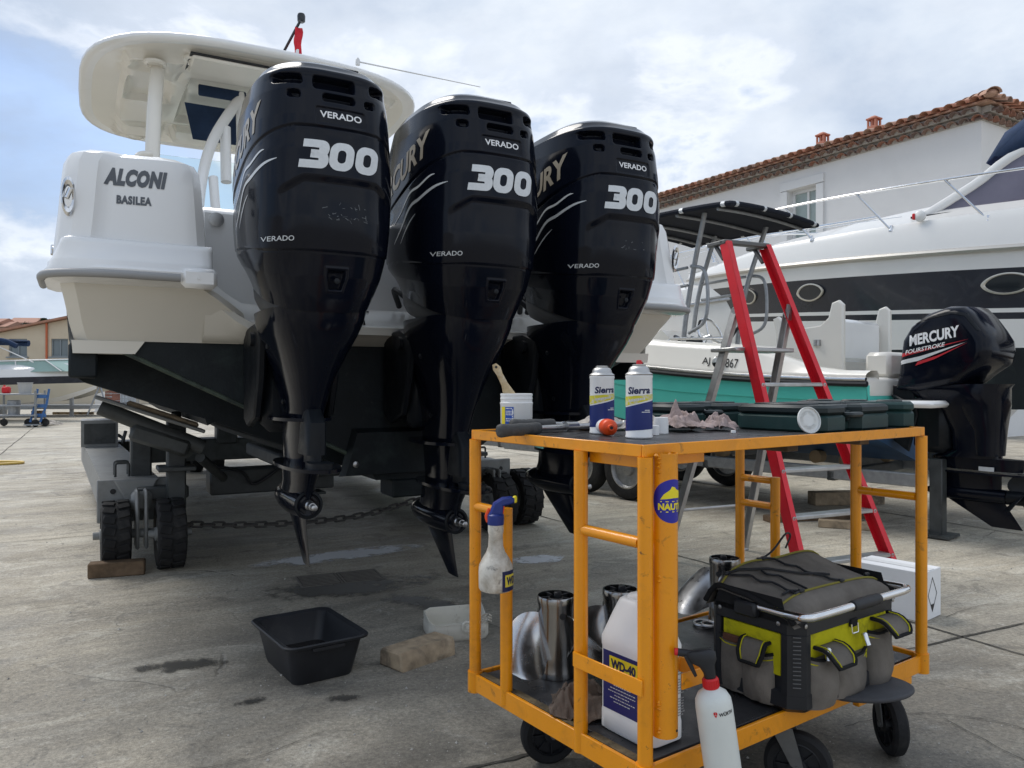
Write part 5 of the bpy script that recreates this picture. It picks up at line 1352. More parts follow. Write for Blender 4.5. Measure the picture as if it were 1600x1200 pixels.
# green power tool cases
def build_case(name, label, a, b, yaw, L, W, H_, lid):
    T = thing(name, label, 'tool case', cw(a, b, ZT-.003), CR+yaw, 'green tool cases on the trolley')
    e = .03
    out = [(0, e), (e, 0), (L*.30, 0), (L*.34, .035), (L*.50, .035), (L*.54, 0), (L-e, 0), (L, e), (L, W-e), (L-e, W), (e, W), (0, W-e)]
    m = MB(); m.prism(out, H_*.62, b=.006); body = m.build('case_body', 'green_case', T)
    o2 = [(x+(.006 if x < L/2 else -.006)*-1, y+(-.004 if y < W/2 else .004)) for x, y in out]
    m = MB(); m.prism([(x*1.0, y) for x, y in out], H_*.36, X=TR(0, 0, H_*.63), b=.008); m.build('case_lid', 'green_case' if not lid else 'green_case_dark', T)
    m = MB()
    # ribs and panels on the lid
    for k in range(3): m.box((L*(.2+.3*k), W*.55, H_*.995), (L*.22, W*.55, .008), b=.003)
    o = m.build('lid_panel', 'green_case_dark', T); o['kind'] = 'stuff'
    for x in (L*.37, L*.47):
        m = MB(); m.box((x, .030, H_*.55), (L*.06, .010, H_*.42), b=.003); m.build('latch', 'steel_dull' if x < L*.4 else 'green_case_dark', T)
    m = MB(); m.tube(corner_path([(L*.33, .034, H_*.62), (L*.33, -.006, H_*.62), (L*.51, -.006, H_*.62), (L*.51, .034, H_*.62)], .012, 3), .0085, 8); m.build('carry_handle', 'green_case_dark', T)
build_case('tool_case', 'dark green tool case at the front edge of the trolley with two latches', .735, .035, 3, .42, .30, .078, True)
build_case('tool_case', 'dark green tool case jutting out over the right end of the trolley', 1.05, .34, -62, .36, .24, .082, False)
build_case('tool_case', 'dark green tool case at the back of the trolley behind the rags', .60, .44, 2, .40, .22, .074, True)
def build_lid():
    m = MB(); r = .037
    m.lathe([(0, .002), (r*.42, .002), (r*.45, .004), (r*.72, .004), (r*.76, .0015), (r*.93, .0015), (r, .004), (r, .009), (r*.95, .009), (r*.93, .004), (0, .004)], 44, X=TR(0, 0, r, 0, 78), cap=False)
    o = m.build('pot_lid', mat('translucent_lid', (.74, .76, .75), .35, trans=.15), loc=cw(.665, .035, ZT-.002)); o.rotation_euler = (0, 0, R(18)); tag(o, 'round white plastic pot lid standing on edge against the green case', 'lid')
build_lid()
# ------------------------------------------------------------ things on the lower deck
def blade(mb, ang, zc, R0, R1, X):
    """stainless propeller blade: root on the hub, swept ear shape, pitched"""
    rows = []
    for i in range(15):
        q = i/14; r = R0+(R1-R0)*q
        half = math.radians(50)*(math.sin(math.pi*(.22+.70*q**.9))**.85)*(.9-.12*q)
        if q > .86: half *= math.sqrt(max(.02, 1-((q-.86)/.145)**2))
        sk = math.radians(-8+30*q*q); row = []
        for j in range(13):
            u = -1+2*j/12; th = ang+sk+half*u
            z = zc+.30*half*u*.42*(.30+.7*R0/r)*(1.0)+.030*q*q
            row.append((r*math.cos(th), r*math.sin(th), z))
        rows.append(row)
    th = .0022
    up = [[(x, y, z+th*(1-abs(-1+2*j/12)**3)*(1.6-.9*i/14)+.0004) for j, (x, y, z) in enumerate(row)] for i, row in enumerate(rows)]
    loop = [[*a, *b[::-1]] for a, b in zip(rows, up)]
    mb.loft(loop, X=X)
def build_prop(a, b, yaw, label, R1=.185, pol='blade_steel'):
    T = thing('propeller', label, 'propeller', cw(a, b, ZS-.005), CR+yaw, 'stainless propellers on the lower deck')
    r = .055; h = .235
    m = MB(); m.lathe([(r*1.08, 0), (r*1.10, .004), (r*1.03, .020), (r, .045), (r*.97, .13), (r*.96, .205), (r*1.0, .215), (r*1.0, h-.004), (r*.97, h), (r*.90, h), (r*.89, .16), (.0, .16)], 44, cap=False); hub = m.build('hub', 'hub_steel', T)
    m = MB(); m.lathe([(.026, .155), (.026, h-.008), (.020, h-.006), (.020, .20), (.012, .20), (0, .20)], 24, cap=False)
    for k in range(5):
        m.box((.038, 0, h-.012), (.030, .006, .016), X=M.Rotation(2*math.pi*k/5, 4, 'Z'))
    m.box((.006, .004, h-.002), (.022, .014, .02), X=M.Rotation(.5, 4, 'Z'), b=.003)
    m.build('drive_sleeve', 'black_plastic', hub)
    for k in range(3):
        m = MB(); m.lathe([(.0095, 0), (.0095, .002), (0, .002)], 16, X=M.Rotation(R(120*k+75), 4, 'Z') @ M.Translation((r*.96-.0008, 0, .185)) @ M.Rotation(R(90), 4, 'Y')); m.build('vent_hole', 'black_print', hub)
    for k in range(3):
        m = MB(); X = None
        rows = []
        A = R(120*k)
        for i in range(17):
            q = i/16
            # a slice of a helicoid with an ear shaped outline
            rr = r*.94+(R1-r*.94)*q
            w = .66*(1-.25*(1-q)**2)
            if q > .32: w *= max(0, 1-((q-.32)/.68)**1.9)**.62
            w = max(w, .015); row = []
            for j in range(15):
                th_ = A+.16*q*q+w*(-1+2*j/14)
                row.append((rr*math.cos(th_), rr*math.sin(th_), .122-.092*(th_-A)-.055*q*q-.035*w*(-1+2*j/14)*(1-q)))
            rows.append(row)
        t_ = .0022
        loop = []
        for i, row in enumerate(rows):
            P0 = []; P1 = []
            for j, p in enumerate(row):
                jm_, jp = max(j-1, 0), min(j+1, 14); im, ip = max(i-1, 0), min(i+1, 16)
                du = V(row[jp])-V(row[jm_]); dv = V(rows[ip][j])-V(rows[im][j]); n_ = du.cross(dv)
                n_ = n_.normalized() if n_.length > 1e-9 else V((0, 0, 1))
                tt = t_*(1-abs(-1+2*j/14)**4*.85)*(1.3-.9*i/16)
                P0.append(V(p)+n_*tt); P1.append(V(p)-n_*tt)
            loop.append(P0+P1[::-1])
        m.loft(loop); m.build('blade', pol, T, ang=50)
    return T
build_prop(.195, .560, -62, 'front stainless propeller on the lower deck beside the left posts')
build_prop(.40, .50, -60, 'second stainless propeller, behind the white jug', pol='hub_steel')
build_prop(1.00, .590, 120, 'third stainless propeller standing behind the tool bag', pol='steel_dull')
m = MB(); 
for k, (dx, dy, r) in enumerate(((-.075, -.03, .035), (-.06, -.055, .028))): m.tube([(dx+r*math.cos(t), dy+r*math.sin(t), .007+.004*k) for t in np.linspace(0, 2*math.pi, 25)[:-1]], .006, 8, closed=True)
o = m.build('thrust_ring', 'steel_dull', loc=cw(.99, .59, ZS-.003)); tag(o, 'pair of dark steel rings at the foot of the third propeller', 'ring')
def build_jug():
    T = thing('lubricant_jug', 'large white plastic jug with blue and yellow label behind the near corner post', 'jug', cw(.125, .140, ZS-.004), CR)
    def rg(hx, hy, z, r=.03, ox=0, oy=0): return [(x+ox, y+oy, z) for x, y in rrect(hx*2, hy*2, min(r, hx*.9, hy*.9), 5)]
    m = MB(); hx, hy = .063, .092
    m.loft([rg(hx*.9, hy*.92, 0), rg(hx, hy, .006), rg(hx, hy, .045), rg(hx*.985, hy*.985, .050), rg(hx*.985, hy*.985, .205), rg(hx, hy, .210), rg(hx, hy, .228), rg(hx*.93, hy*.93, .245, .03), rg(hx*.70, hy*.74, .285, .03, 0, .006), rg(hx*.52, hy*.55, .310, .025, 0, .014), rg(hx*.42, hy*.44, .322, .02, 0, .018), rg(hx*.30, hy*.34, .328, .02, 0, .018)])
    b = m.build('jug_body', 'white_plastic', T, ang=50)
    m = MB(); m.tube(smooth_path([(0, .030, .325), (0, -.005, .332), (0, -.045, .318), (0, -.070, .280), (0, -.078, .240)], 6), .0135, 12, flat=(1, 1.3)); m.build('jug_handle', 'white_plastic', T, ang=60)
    m = MB(); m.lathe([(.019, .27), (.019, .292), (.017, .295), (0, .295)], 20, X=TR(.012, .058, 0)); m.build('jug_cap', 'white_plastic', T)
    # label on the face towards -x
    def P(y, z, off): return (-hx*.985-off, y, z)
    def patch(y0, y1, z0, z1, off, nm, mt):
        m = MB(); m.add([P(y0, z0, off), P(y1, z0, off), P(y1, z1, off), P(y0, z1, off)], [(0, 1, 2, 3)]); return m.build(nm, mt, b, smooth=False)
    patch(-.065, .068, .056, .200, .0006, 'label', mat('label_navy', (.016, .018, .13), .45))
    patch(-.052, .045, .155, .190, .0010, 'yellow_panel', 'yellow_print')
    X = M(((0, 0, -1, -hx*.985-.0015), (-1, 0, 0, -.003), (0, 1, 0, .172), (0, 0, 0, 1)))
    m = MB(); put_text(m, 'WD-40', .086, .024, X, bold=.05); m.build('brand_lettering', 'navy_print', b, smooth=False)
    m = MB(); rgn = random.Random(6)
    for k in range(8):
        z = .135-k*.008; w = rgn.uniform(.02, .045)
        y = -w
        while y < w: q = rgn.uniform(.003, .009); m.add([P(y, z, .0012), P(y+q, z, .0012), P(y+q, z+.0022, .0012), P(y, z+.0022, .0012)], [(0, 1, 2, 3)]); y += q+.002
    m.build('label_print', 'decal_silver', b, smooth=False)
    # print on the long side, towards -y
    m = MB()
    for k in range(22):
        z = .20-k*.0066
        if k in (7, 14): continue
        x = .0
        while x < .052: q = rgn.uniform(.002, .007); m.add([(x, -hy*.985-.0006, z), (x+q, -hy*.985-.0006, z), (x+q, -hy*.985-.0006, z+.003), (x, -hy*.985-.0006, z+.003)], [(0, 1, 2, 3)]); x += q+.0014
    m.build('side_print', 'grey_print', b, smooth=False)
build_jug()
def trigger_head(mb, X, s=1.0):
    P = [(-.020, 0), (-.012, .014), (-.004, .034), (.020, .048), (.044, .050), (.052, .046), (.052, .034), (.040, .030), (.022, .026), (.020, .0)]
    mb.prism([(x*s, y*s) for x, y in P], .026*s, X=X @ M(((1, 0, 0, 0), (0, 0, -1, .013*s), (0, 1, 0, 0), (0, 0, 0, 1))), b=.004*s)
def build_hung_sprayer():
    T = thing('spray_bottle', 'grimy white spray bottle with blue trigger head hung on the trolley rung', 'spray bottle', cw(-.064, .498, .572), 0)
    m = MB(); m.lathe([(.036, 0), (.043, .003), (.046, .010), (.0465, .050), (.045, .070), (.036, .088), (.026, .104), (.0205, .120), (.019, .150), (.021, .160), (.021, .178), (.017, .182)], 40); b = m.build('bottle_body', 'dirty_plastic', T)
    m = MB(); m.lathe([(.0215, .178), (.0225, .182), (.0225, .204), (.018, .208)], 28); m.build('collar', 'blue_plastic', T)
    m = MB(); trigger_head(m, TR(-.002, 0, .203, 8), 1.0); hd = m.build('trigger_head', 'blue_plastic', T)
    m = MB(); m.box((.052, .008, .245), (.012, .018, .018), X=None, b=.003); m.build('nozzle', 'yellow_print', T)
    m = MB(); m.tube(smooth_path([(.020, .004, .228), (.016, .004, .205), (.012, .002, .19)], 4), .005, 8); m.tube(smooth_path([(-.016, .004, .22), (-.024, .004, .20), (-.020, .002, .185)], 4), .006, 8); m.build('trigger', 'orange_red', T)
    az = R(-62); r = .0466
    def patch(x0, x1, y0, y1, nm, mt, off):
        vs, fs = subdiv([(x0, y0), (x1, y0), (x1, y1), (x0, y1)], [(0, 1, 2, 3)], 3); m = MB(); label_wrap(m, r, 0, vs, fs, az, off); return m.build(nm, mt, b)
    patch(-.004, .044, .006, .060, 'label', 'navy_print', .0012)
    patch(.004, .044, .018, .050, 'yellow_panel', mat('soiled_yellow', (.66, .55, .05), .5, dirt=[((.25, .20, .12), 30, .5, .7, .6)]), .0018)
    m = MB(); vs, fs = subdiv(*text_fit('WD-40', .060, .022, bold=.05), 2); label_wrap(m, r, .034, [(x+.038, y) for x, y in vs if True], fs, az, .0024); m.build('brand_lettering', 'navy_print', b)
build_hung_sprayer()
def build_wurth():
    p = cw(.137, -.115, .205)
    T = thing('spray_bottle', 'milky white spray bottle with red collar and black trigger hung outside the near rail', 'spray bottle', p, 0)
    T.rotation_euler = (0, R(-8), 0)
    m = MB(); m.lathe([(.036, 0), (.0395, .004), (.0405, .012), (.0405, .215), (.039, .232), (.032, .245), (.022, .252), (.016, .256), (.016, .262)], 44); b = m.build('bottle_body', 'natural_plastic', T)
    m = MB(); m.lathe([(.0165, .256), (.0175, .258), (.0175, .276), (.015, .279)], 28)
    for k in range(20): m.box((.0176, 0, .267), (.0016, .0018, .016), X=M.Rotation(2*math.pi*k/20, 4, 'Z'))
    m.build('collar', 'red_plastic', T)
    m = MB(); m.loft([sring(.012, -.012, .012, .276, 16), sring(.013, -.013, .013, .29, 16), sring(.017, -.014, .014, .306, 16, cx=-.004), sring(.030, -.015, .015, .318, 16, cx=-.010), sring(.034, -.015, .015, .334, 16, cx=-.014), sring(.026, -.012, .012, .342, 16, cx=-.018)])
    m.rod((-.030, 0, .334), (-.062, .006, .342), .0085, 12); m.build('trigger_head', 'black_plastic', T, ang=60)
    m = MB(); m.prism([(-.052, .335), (-.040, .300), (-.034, .285), (-.028, .288), (-.034, .312), (-.040, .336)], .014, X=M(((1, 0, 0, 0), (0, 0, 1, -.007), (0, 1, 0, 0), (0, 0, 0, 1))), b=.002); m.build('trigger', 'black_plastic', T)
    m = MB(); m.rod((-.060, .006, .342), (-.069, .007, .3435), .0080, 12); m.build('nozzle', 'red_plastic', T)
    az = R(-90+15); r = .0406
    m = MB(); vs, fs = subdiv(*text_fit('WÜRTH', .036, .0095, bold=.03), 2); label_wrap(m, r, .212, [(x+.007, y) for x, y in vs], fs, az, .0006); m.build('brand_lettering', 'black_print', b)
    m = MB()
    for pl in ([(-.022, .004), (-.0185, .006), (-.0185, -.001), (-.022, -.001)], [(-.0178, .006), (-.0143, .004), (-.0143, -.001), (-.0178, -.001)], [(-.0215, -.0018), (-.0148, -.0018), (-.0165, -.0045), (-.018, -.0075), (-.0195, -.0045)]):
        vs, fs = subdiv(pl, [tuple(range(len(pl)))], 1); label_wrap(m, r, .213, vs, fs, az, .0006)
    m.build('emblem', 'red_plastic', b)
build_wurth()
def build_bag():
    T = thing('tool_bag', 'black and taupe tool bag with acid yellow panels and a steel bar handle', 'tool bag', cw(.495, -.052, ZS-.004), CR)
    L, W, Hb = .485, .30, .255
    def rr(x0, x1, y0, y1, z, c=.035): return [(x0+c, y0, z), (x1-c, y0, z), (x1, y0+c, z), (x1, y1-c, z), (x1-c, y1, z), (x0+c, y1, z), (x0, y1-c, z), (x0, y0+c, z)]
    m = MB(); m.loft([rr(.02, L-.02, .02, W-.02, 0), rr(.0, L, 0, W, .018), rr(0, L, 0, W, .055), rr(.012, L-.012, .012, W-.012, .062), rr(.012, L-.012, .012, W-.012, Hb-.05), rr(.0, L, 0, W, Hb-.045), rr(.0, L, 0, W, Hb-.006), rr(.012, L-.012, .012, W-.012, Hb)]); fr = m.build('moulded_frame', 'black_plastic', T)
    # chamfered corner columns
    for x, y in ((0, 0), (L, 0), (0, W), (L, W)):
        m = MB(); sx = 1 if x == 0 else -1; sy = 1 if y == 0 else -1
        c = .052
        pl = [(x, y+sy*c), (x, y+sy*.034), (x+sx*.034, y), (x+sx*c, y), (x+sx*c, y+sy*.02), (x+sx*.02, y+sy*c)]
        m.prism(pl, Hb-.095, X=TR(0, 0, .05), b=.002); col = m.build('corner_column', 'black_plastic', T)
        if x == 0 and y == 0:
            m = MB(); X = plane_X((.0165, .0165, 0), (-1, 1, 0), (0, 0, 1)); X = plane_X((.0165, .0165, 0), (1, -1, 0), (0, 0, 1))
            for k in range(13): m.box((0, .075+k*.0108, .001), (.020, .0022, .003), X=X)
            o = m.build('grip_slot', mat('worn_edge', (.12, .12, .12), .6), col); o['kind'] = 'stuff'
    # fabric panels: yellow above, taupe pockets below
    m = MB(); m.box((L/2, .0085, .150), (L-.115, .008, .115), b=.002); m.build('yellow_panel', 'lime_fabric', T)
    m = MB(); m.box((.0085, W/2, .150), (.008, W-.115, .110), b=.002); m.build('yellow_panel', 'lime_fabric', T)
    def pocket(X, w, h, d, nm='pocket', seed=0):
        m = MB(); n = 12; rows = []
        for i in range(9):
            q = i/8; z = h*q; bul = d*(math.sin(math.pi*min(1, .12+.80*q))**.6)*(1-.12*q)
            row = []
            for j in range(n+1):
                u = -1+2*j/n; wv = .006*mnoise.noise(V((u*3+seed, q*3, seed)))
                row.append((w/2*u*(1+.03*math.sin(q*3)), -(bul*(1-abs(u)**2.6)+wv*(1-abs(u))), z-.010*q*(1-u*u)))
            rows.append(row)
        back = [[(x, .002, z) for x, y, z in r] for r in rows]
        m.loft([r+b_[::-1] for r, b_ in zip(rows, back)], X=X); p = m.build(nm, 'grey_fabric', T, ang=60)
        m = MB(); m.tube([X @ V(q) for q in [(x, y-.002, z) for x, y, z in rows[-1]]], .0045, 6); m.build('pocket_hem', 'black_fabric', p)
        m = MB(); m.tube([X @ V((x, y-.004, z-.014)) for x, y, z in rows[-1]], .0016, 5); m.build('piping', 'lime_fabric', p)
        return p
    def flap(X, w, d, drop):
        m = MB(); rows = []
        for i in range(8):
            q = i/7; a = q*1.5; row = []
            for j in range(9):
                u = -1+2*j/8; k = 1-.25*max(0, q-.7)/.3*abs(u)**2
                row.append((w/2*u*(1 if q < .7 else k), -(d+.008)*math.sin(min(a, 1.45))-.002, .012-drop*max(0, q-.35)*1.5+.010*math.cos(a)))
            rows.append(row)
        b_ = [[(x, y+.004, z-.006) for x, y, z in r] for r in rows]
        m.loft([r+s[::-1] for r, s in zip(rows, b_)], X=X); f = m.build('pocket_flap', 'grey_fabric', T, ang=60)
        edge = [r[0] for r in rows]+rows[-1][1:-1]+[r[-1] for r in rows][::-1]
        m = MB(); m.tube([X @ V(p) for p in edge], .0055, 6); m.build('flap_binding', 'black_fabric', f)
        ins = [(x*.80, y-.001+.006*(1 if i > 7 and i < len(edge)-8 else 0), z+.004) for i, (x, y, z) in enumerate(edge)]
        m = MB(); m.tube([X @ V(p) for p in ins], .0018, 5); m.build('piping', 'lime_fabric', f)
    Xn = lambda x, z: M.Translation((x, .006, z))                     # long face, outward -y
    pocket(Xn(.112, .012), .115, .135, .040, seed=1); flap(Xn(.120, .150), .095, .058, .032)
    pocket(Xn(.245, .012), .150, .115, .030, seed=2)
    pocket(Xn(.385, .012), .115, .155, .040, seed=3); flap(Xn(.395, .178), .100, .060, .030)
    Xs = lambda y, z: M(((0, 1, 0, .006), (-1, 0, 0, y), (0, 0, 1, z), (0, 0, 0, 1)))   # short face, outward -x
    pocket(Xs(.212, .012), .085, .150, .014, seed=4); pocket(Xs(.128, .012), .100, .135, .026, seed=5); flap(Xs(.128, .152), .078, .030, .048)
    m = MB(); m.box((-.004, .208, .158), (.010, .055, .020), b=.003); m.build('leather_tab', mat('brown_leather', (.09, .035, .018), .6, var=(30, .3)), T)
    m = MB(); m.tube(corner_path([(.235, -.004, .205), (.235, -.006, .180), (.265, -.006, .180), (.265, -.004, .205)], .004, 2), .0022, 6); m.build('d_ring', 'chrome', T)
    m = MB(); m.box((.250, -.0005, .207), (.034, .008, .022), b=.002); m.build('webbing_tab', 'black_fabric', T)
    for x, y in ((.030, -.001), (L-.03, -.001)):
        m = MB(); m.lathe([(.006, 0), (.006, .002), (.003, .003)], 10, X=TR(x, y+.001, Hb-.02, 0, 90)); m.build('rivet', 'steel_dull', T)
    for y in (.06, .25):
        m = MB(); m.lathe([(.006, 0), (.006, .002), (.003, .003)], 10, X=TR(0, y, Hb-.022, 0, 0, -90)); m.build('rivet', 'steel_dull', T)
    for x, y, s in ((.10, -.035, 20), (.30, -.025, 0)):
        m = MB(); m.lathe([(.009, 0), (.009, .03), (.006, .034), (0, .034)], 14, X=TR(x-.02, y, .145, 0, -20, s)); m.build('socket', 'chrome', T)
    # domed fabric lid
    m = MB(); rows = []; ny = 16; nx = 18
    for i in range(ny+1):
        v = i/ny; row = []
        for j in range(nx+1):
            u = j/nx
            pv = max(0, math.sin(math.pi*v))**.55; pu = (1-abs(2*u-1)**6)
            hz = float(np.interp(v, [0, .06, .14, .80, .90, 1], [0, .030, .046, .098, .085, 0])); z = Hb-.012+hz*(.55+.45*pu)+.007*mnoise.noise(V((u*4, v*3, 2)))*min(1, hz*20)
            row.append((-.004+(L+.008)*u, .010+(W-.012)*v, z))
        rows.append(row)
    m.grid(rows); m.grid([[(x, y, z-.012) for x, y, z in r] for r in rows]); lid = m.build('fabric_lid', 'grey_fabric', T, ang=70)
    m = MB()
    for j in (0, nx): m.tube([(r[j][0], r[j][1], r[j][2]) for r in rows], .008, 8)
    o = m.build('lid_binding', 'black_fabric', lid); o['kind'] = 'stuff'
    m = MB()
    for i in (3, 13): m.tube([(x, y, z+.003) for x, y, z in rows[i]], .0032, 6)
    m.build('lid_piping', mat('dull_yellow_piping', (.22, .19, .03), .8), lid)
    m = MB()
    for q in (.02, .98):
        m.add([], [])
    m.add([(0, .03, Hb-.02), (0, W-.03, Hb-.02), (.0, W-.05, Hb+.045), (0, .05, Hb+.045)], [(0, 1, 2, 3)]); m.add([(L, .03, Hb-.02), (L, W-.03, Hb-.02), (L, W-.05, Hb+.045), (L, .05, Hb+.045)], [(0, 1, 2, 3)]); o = m.build('lid_gusset', 'black_fabric', lid); o['kind'] = 'stuff'
    # elastic cord zigzag
    def top(u, v):
        return V(rows[int(round(v*ny))][int(round(u*nx))])+V((0, 0, .007))
    zz = [(.16, .19), (.10, .62), (.36, .25), (.12, .81), (.42, .81), (.62, .31), (.46, .81)]
    m = MB(); P = []
    for (u0, v0), (u1, v1) in zip([(.20, .19), (.05, .80), (.24, .60), (.60, .19), (.40, .80), (.12, .25)], [(.05, .80), (.60, .30), (.30, .19), (.40, .80), (.33, .80), (.20, .19)]):
        seg = [top(u0+(u1-u0)*k/8, v0+(v1-v0)*k/8) for k in range(9)]; m.tube(smooth_path(seg, 2), .0035, 6)
    lp = top(.40, .80); m.tube(smooth_path([lp, lp+V((.05, .0, .02)), lp+V((.12, .01, .055)), lp+V((.16, .02, .045)), lp+V((.15, .03, .005))], 6), .0032, 6)
    m.build('elastic_cord', 'black_plastic', lid)
    for u, v in ((.05, .81), (.40, .81), (.20, .19), (.60, .19), (.92, .25)):
        m = MB(); p = top(u, v); m.box(p, (.022, .012, .010), b=.003); m.build('cord_hook', 'black_plastic', lid)
    # steel carrying handle folded down along the near edge
    m = MB(); zh = Hb+.012
    m.tube(corner_path([(.004, .17, zh-.006), (-.012, .02, zh), (-.008, -.030, zh+.002), (.04, -.036, zh+.003), (L-.04, -.036, zh+.003), (L+.008, -.030, zh+.002), (L+.012, .02, zh), (L-.004, .17, zh-.006)], .04, 5), .0105, 14); hd = m.build('bar_handle', 'chrome', T, ang=60)
    m = MB(); prof = [(.185, .0135), (.195, .0155), (.205, .0145), (.225, .0165), (.25, .0155), (.275, .0165), (.295, .0145), (.305, .0155), (.315, .0135)]
    m.tube([(x, -.036, zh+.003) for x, r in prof], [r for x, r in prof], 14); m.build('grip', 'black_plastic', hd)
    for x in (-.006, L+.006):
        m = MB(); m.box((x, .155, Hb-.002), (.030, .070, .040), b=.006); m.build('handle_pivot', 'black_plastic', T)
    return T
build_bag()
def build_knee_pad():
    poly = smooth_path([(0, 0, 0), (.06, -.085, 0), (.16, -.105, 0), (.235, -.060, 0), (.255, .05, 0), (.16, .10, 0), (.04, .08, 0)], 5, closed=True)
    P = [(p.x, p.y) for p in poly]
    m = MB(); m.prism(P, .014, b=.004); o = m.build('kneeling_pad', mat('grey_foam', (.055, .056, .062), .7, var=(20, .2), bump=(150, .001)), loc=cw(.69, -.045, ZS-.002), ang=60); o.rotation_euler = (R(-6), R(0), R(CR-4)); tag(o, 'grey foam kneeling pad sticking out from under the tool bag', 'pad')
build_knee_pad()
def build_bits():
    m = MB(); m.box((0, 0, .004), (.012, .010, .008), b=.001); o = m.build('plastic_clip', 'white_plastic', loc=cw(.53, .18, ZT-.003)); tag(o, 'tiny white plastic clip lying on the trolley top in front of the rag', 'clip')
build_bits()
# ------------------------------------------------------------ step ladder
def build_ladder():
    FL, FR_ = V((1.643, 4.35, 0)), V((2.295, 4.65, 0)); TL, TRt = V((1.375, 4.98, 2.035)), V((1.672, 5.118, 2.035))
    RL, RR_ = V((.985, 4.98, 0)), V((1.575, 5.27, 0)); HL, HR = V((1.415, 4.90, 1.594)), V((1.800, 5.055, 1.594))
    o = (FL+FR_+RL+RR_)/4
    T = thing('step_ladder', 'tall red and aluminium step ladder standing open behind the orange trolley', 'ladder', o, 0)
    sh = lambda p: p-o
    ax = (FR_-FL).normalized()
    def rail(name, A, B, w, d, mt, out):
        z = (B-A).normalized(); y = z.cross(ax).normalized(); x = y.cross(z)
        X = M(((x.x, y.x, z.x, A.x-o.x), (x.y, y.y, z.y, A.y-o.y), (x.z, y.z, z.z, A.z-o.z), (0, 0, 0, 1)))
        L = (B-A).length; m = MB()
        t = .0035; s = out
        m.box((s*(w/2-t/2), 0, L/2), (t, d, L), X=X, b=.001); m.box((0, -d/2+t/2, L/2), (w, t, L), X=X, b=.001); m.box((0, d/2-t/2, L/2), (w, t, L), X=X, b=.001)
        r = m.build(name, mt, T)
        m = MB(); m.box((0, 0, .0), (w+.008, d+.010, .05), X=X, b=.006); m.build('rubber_foot', 'black_plastic' if mt == 'red_paint' else 'aluminium', r)
        return r, X, L
    r1, X1, L1 = rail('front_rail', FL, TL, .040, .075, 'red_paint', -1)
    r2, X2, L2 = rail('front_rail', FR_, TRt, .040, .075, 'red_paint', 1)
    rail('rear_rail', RL, HL, .032, .055, 'aluminium', -1); rail('rear_rail', RR_, HR, .032, .055, 'aluminium', 1)
    for z in (.105, .36, .62, .875, 1.125):
        f = z/2.035; A = FL.lerp(TL, f); B = FR_.lerp(TRt, f)
        y = V((0, 0, 1)).cross((B-A).normalized()).normalized()
        X = plane_X(sh((A+B)/2), B-A, y); m = MB(); L = (B-A).length-.03
        m.box((0, .0, 0), (L, .082, .022), X=X, b=.004)
        for k in range(5): m.box((0, -.032+k*.016, .0118), (L, .006, .003), X=X)
        m.build('tread', 'aluminium', T)
        for P_, s in ((A, -1), (B, 1)):
            m = MB(); m.lathe([(.012, 0), (.012, .004), (.007, .0045), (.006, .001), (0, .001)], 14, X=plane_X(sh(P_)+V((-ax.y*-1, -ax.x, 0))*.0385+V((0, 0, -.0)), ax, (0, 0, 1))); m.build('rivet_plate', 'aluminium', r1 if s < 0 else r2)
    # platform with its bracket, joint heads and top cap
    f = 1.345/2.035; A = FL.lerp(TL, f); B = FR_.lerp(TRt, f); X = plane_X(sh((A+B)/2)+V((-.10, .09, 0)), B-A, (-ax.y, ax.x, 0))
    m = MB(); m.box((-.03, .02, 0), ((B-A).length+.02, .24, .025), X=X, b=.005); m.build('platform', 'aluminium', T)
    for P_, q in ((HL, FL.lerp(TL, .78)), (HR, FR_.lerp(TRt, .78))):
        m = MB(); m.tube([sh(P_)+V((0, 0, -.03)), sh(q)+V((0, .02, .06))], .022, 10); m.lathe([(.02, -.02), (.024, -.012), (.024, .012), (.02, .02)], 14, X=plane_X(sh(P_), V((-ax.y, ax.x, 0)), (0, 0, 1))); m.build('joint_head', 'galv', T)
    A = sh(TL); B = sh(TRt); n_ = V((-ax.y, ax.x, 0)); m = MB()
    X = plane_X((A+B)/2+n_*.06, ax, n_); w = (B-A).length
    m.box((0, -.055, .008), (w+.05, .055, .03), X=X, b=.006); m.box((-w/2, .02, .008), (.05, .16, .028), X=X, b=.006); m.box((w/2, .02, .008), (.05, .16, .028), X=X, b=.006)
    m.build('top_cap', mat('grey_cap', (.13, .13, .125), .5, metal=.3), T)
    m = MB(); m.tube([A+n_*.10, A+n_*.02+V((0, 0, -.10))], .014, 8); m.tube([B+n_*.10, B+n_*.02+V((0, 0, -.10))], .014, 8); m.build('strut', 'trailer_dark', T)
    f = .20; m = MB(); m.rod(sh(RL.lerp(HL, f)), sh(RR_.lerp(HR, f)), .010, 10); m.build('spreader_bar', 'aluminium', T)
    f = .55; m = MB(); m.rod(sh(RL.lerp(HL, f)), sh(RR_.lerp(HR, f)), .010, 10); m.build('spreader_bar', 'aluminium', T)
build_ladder()
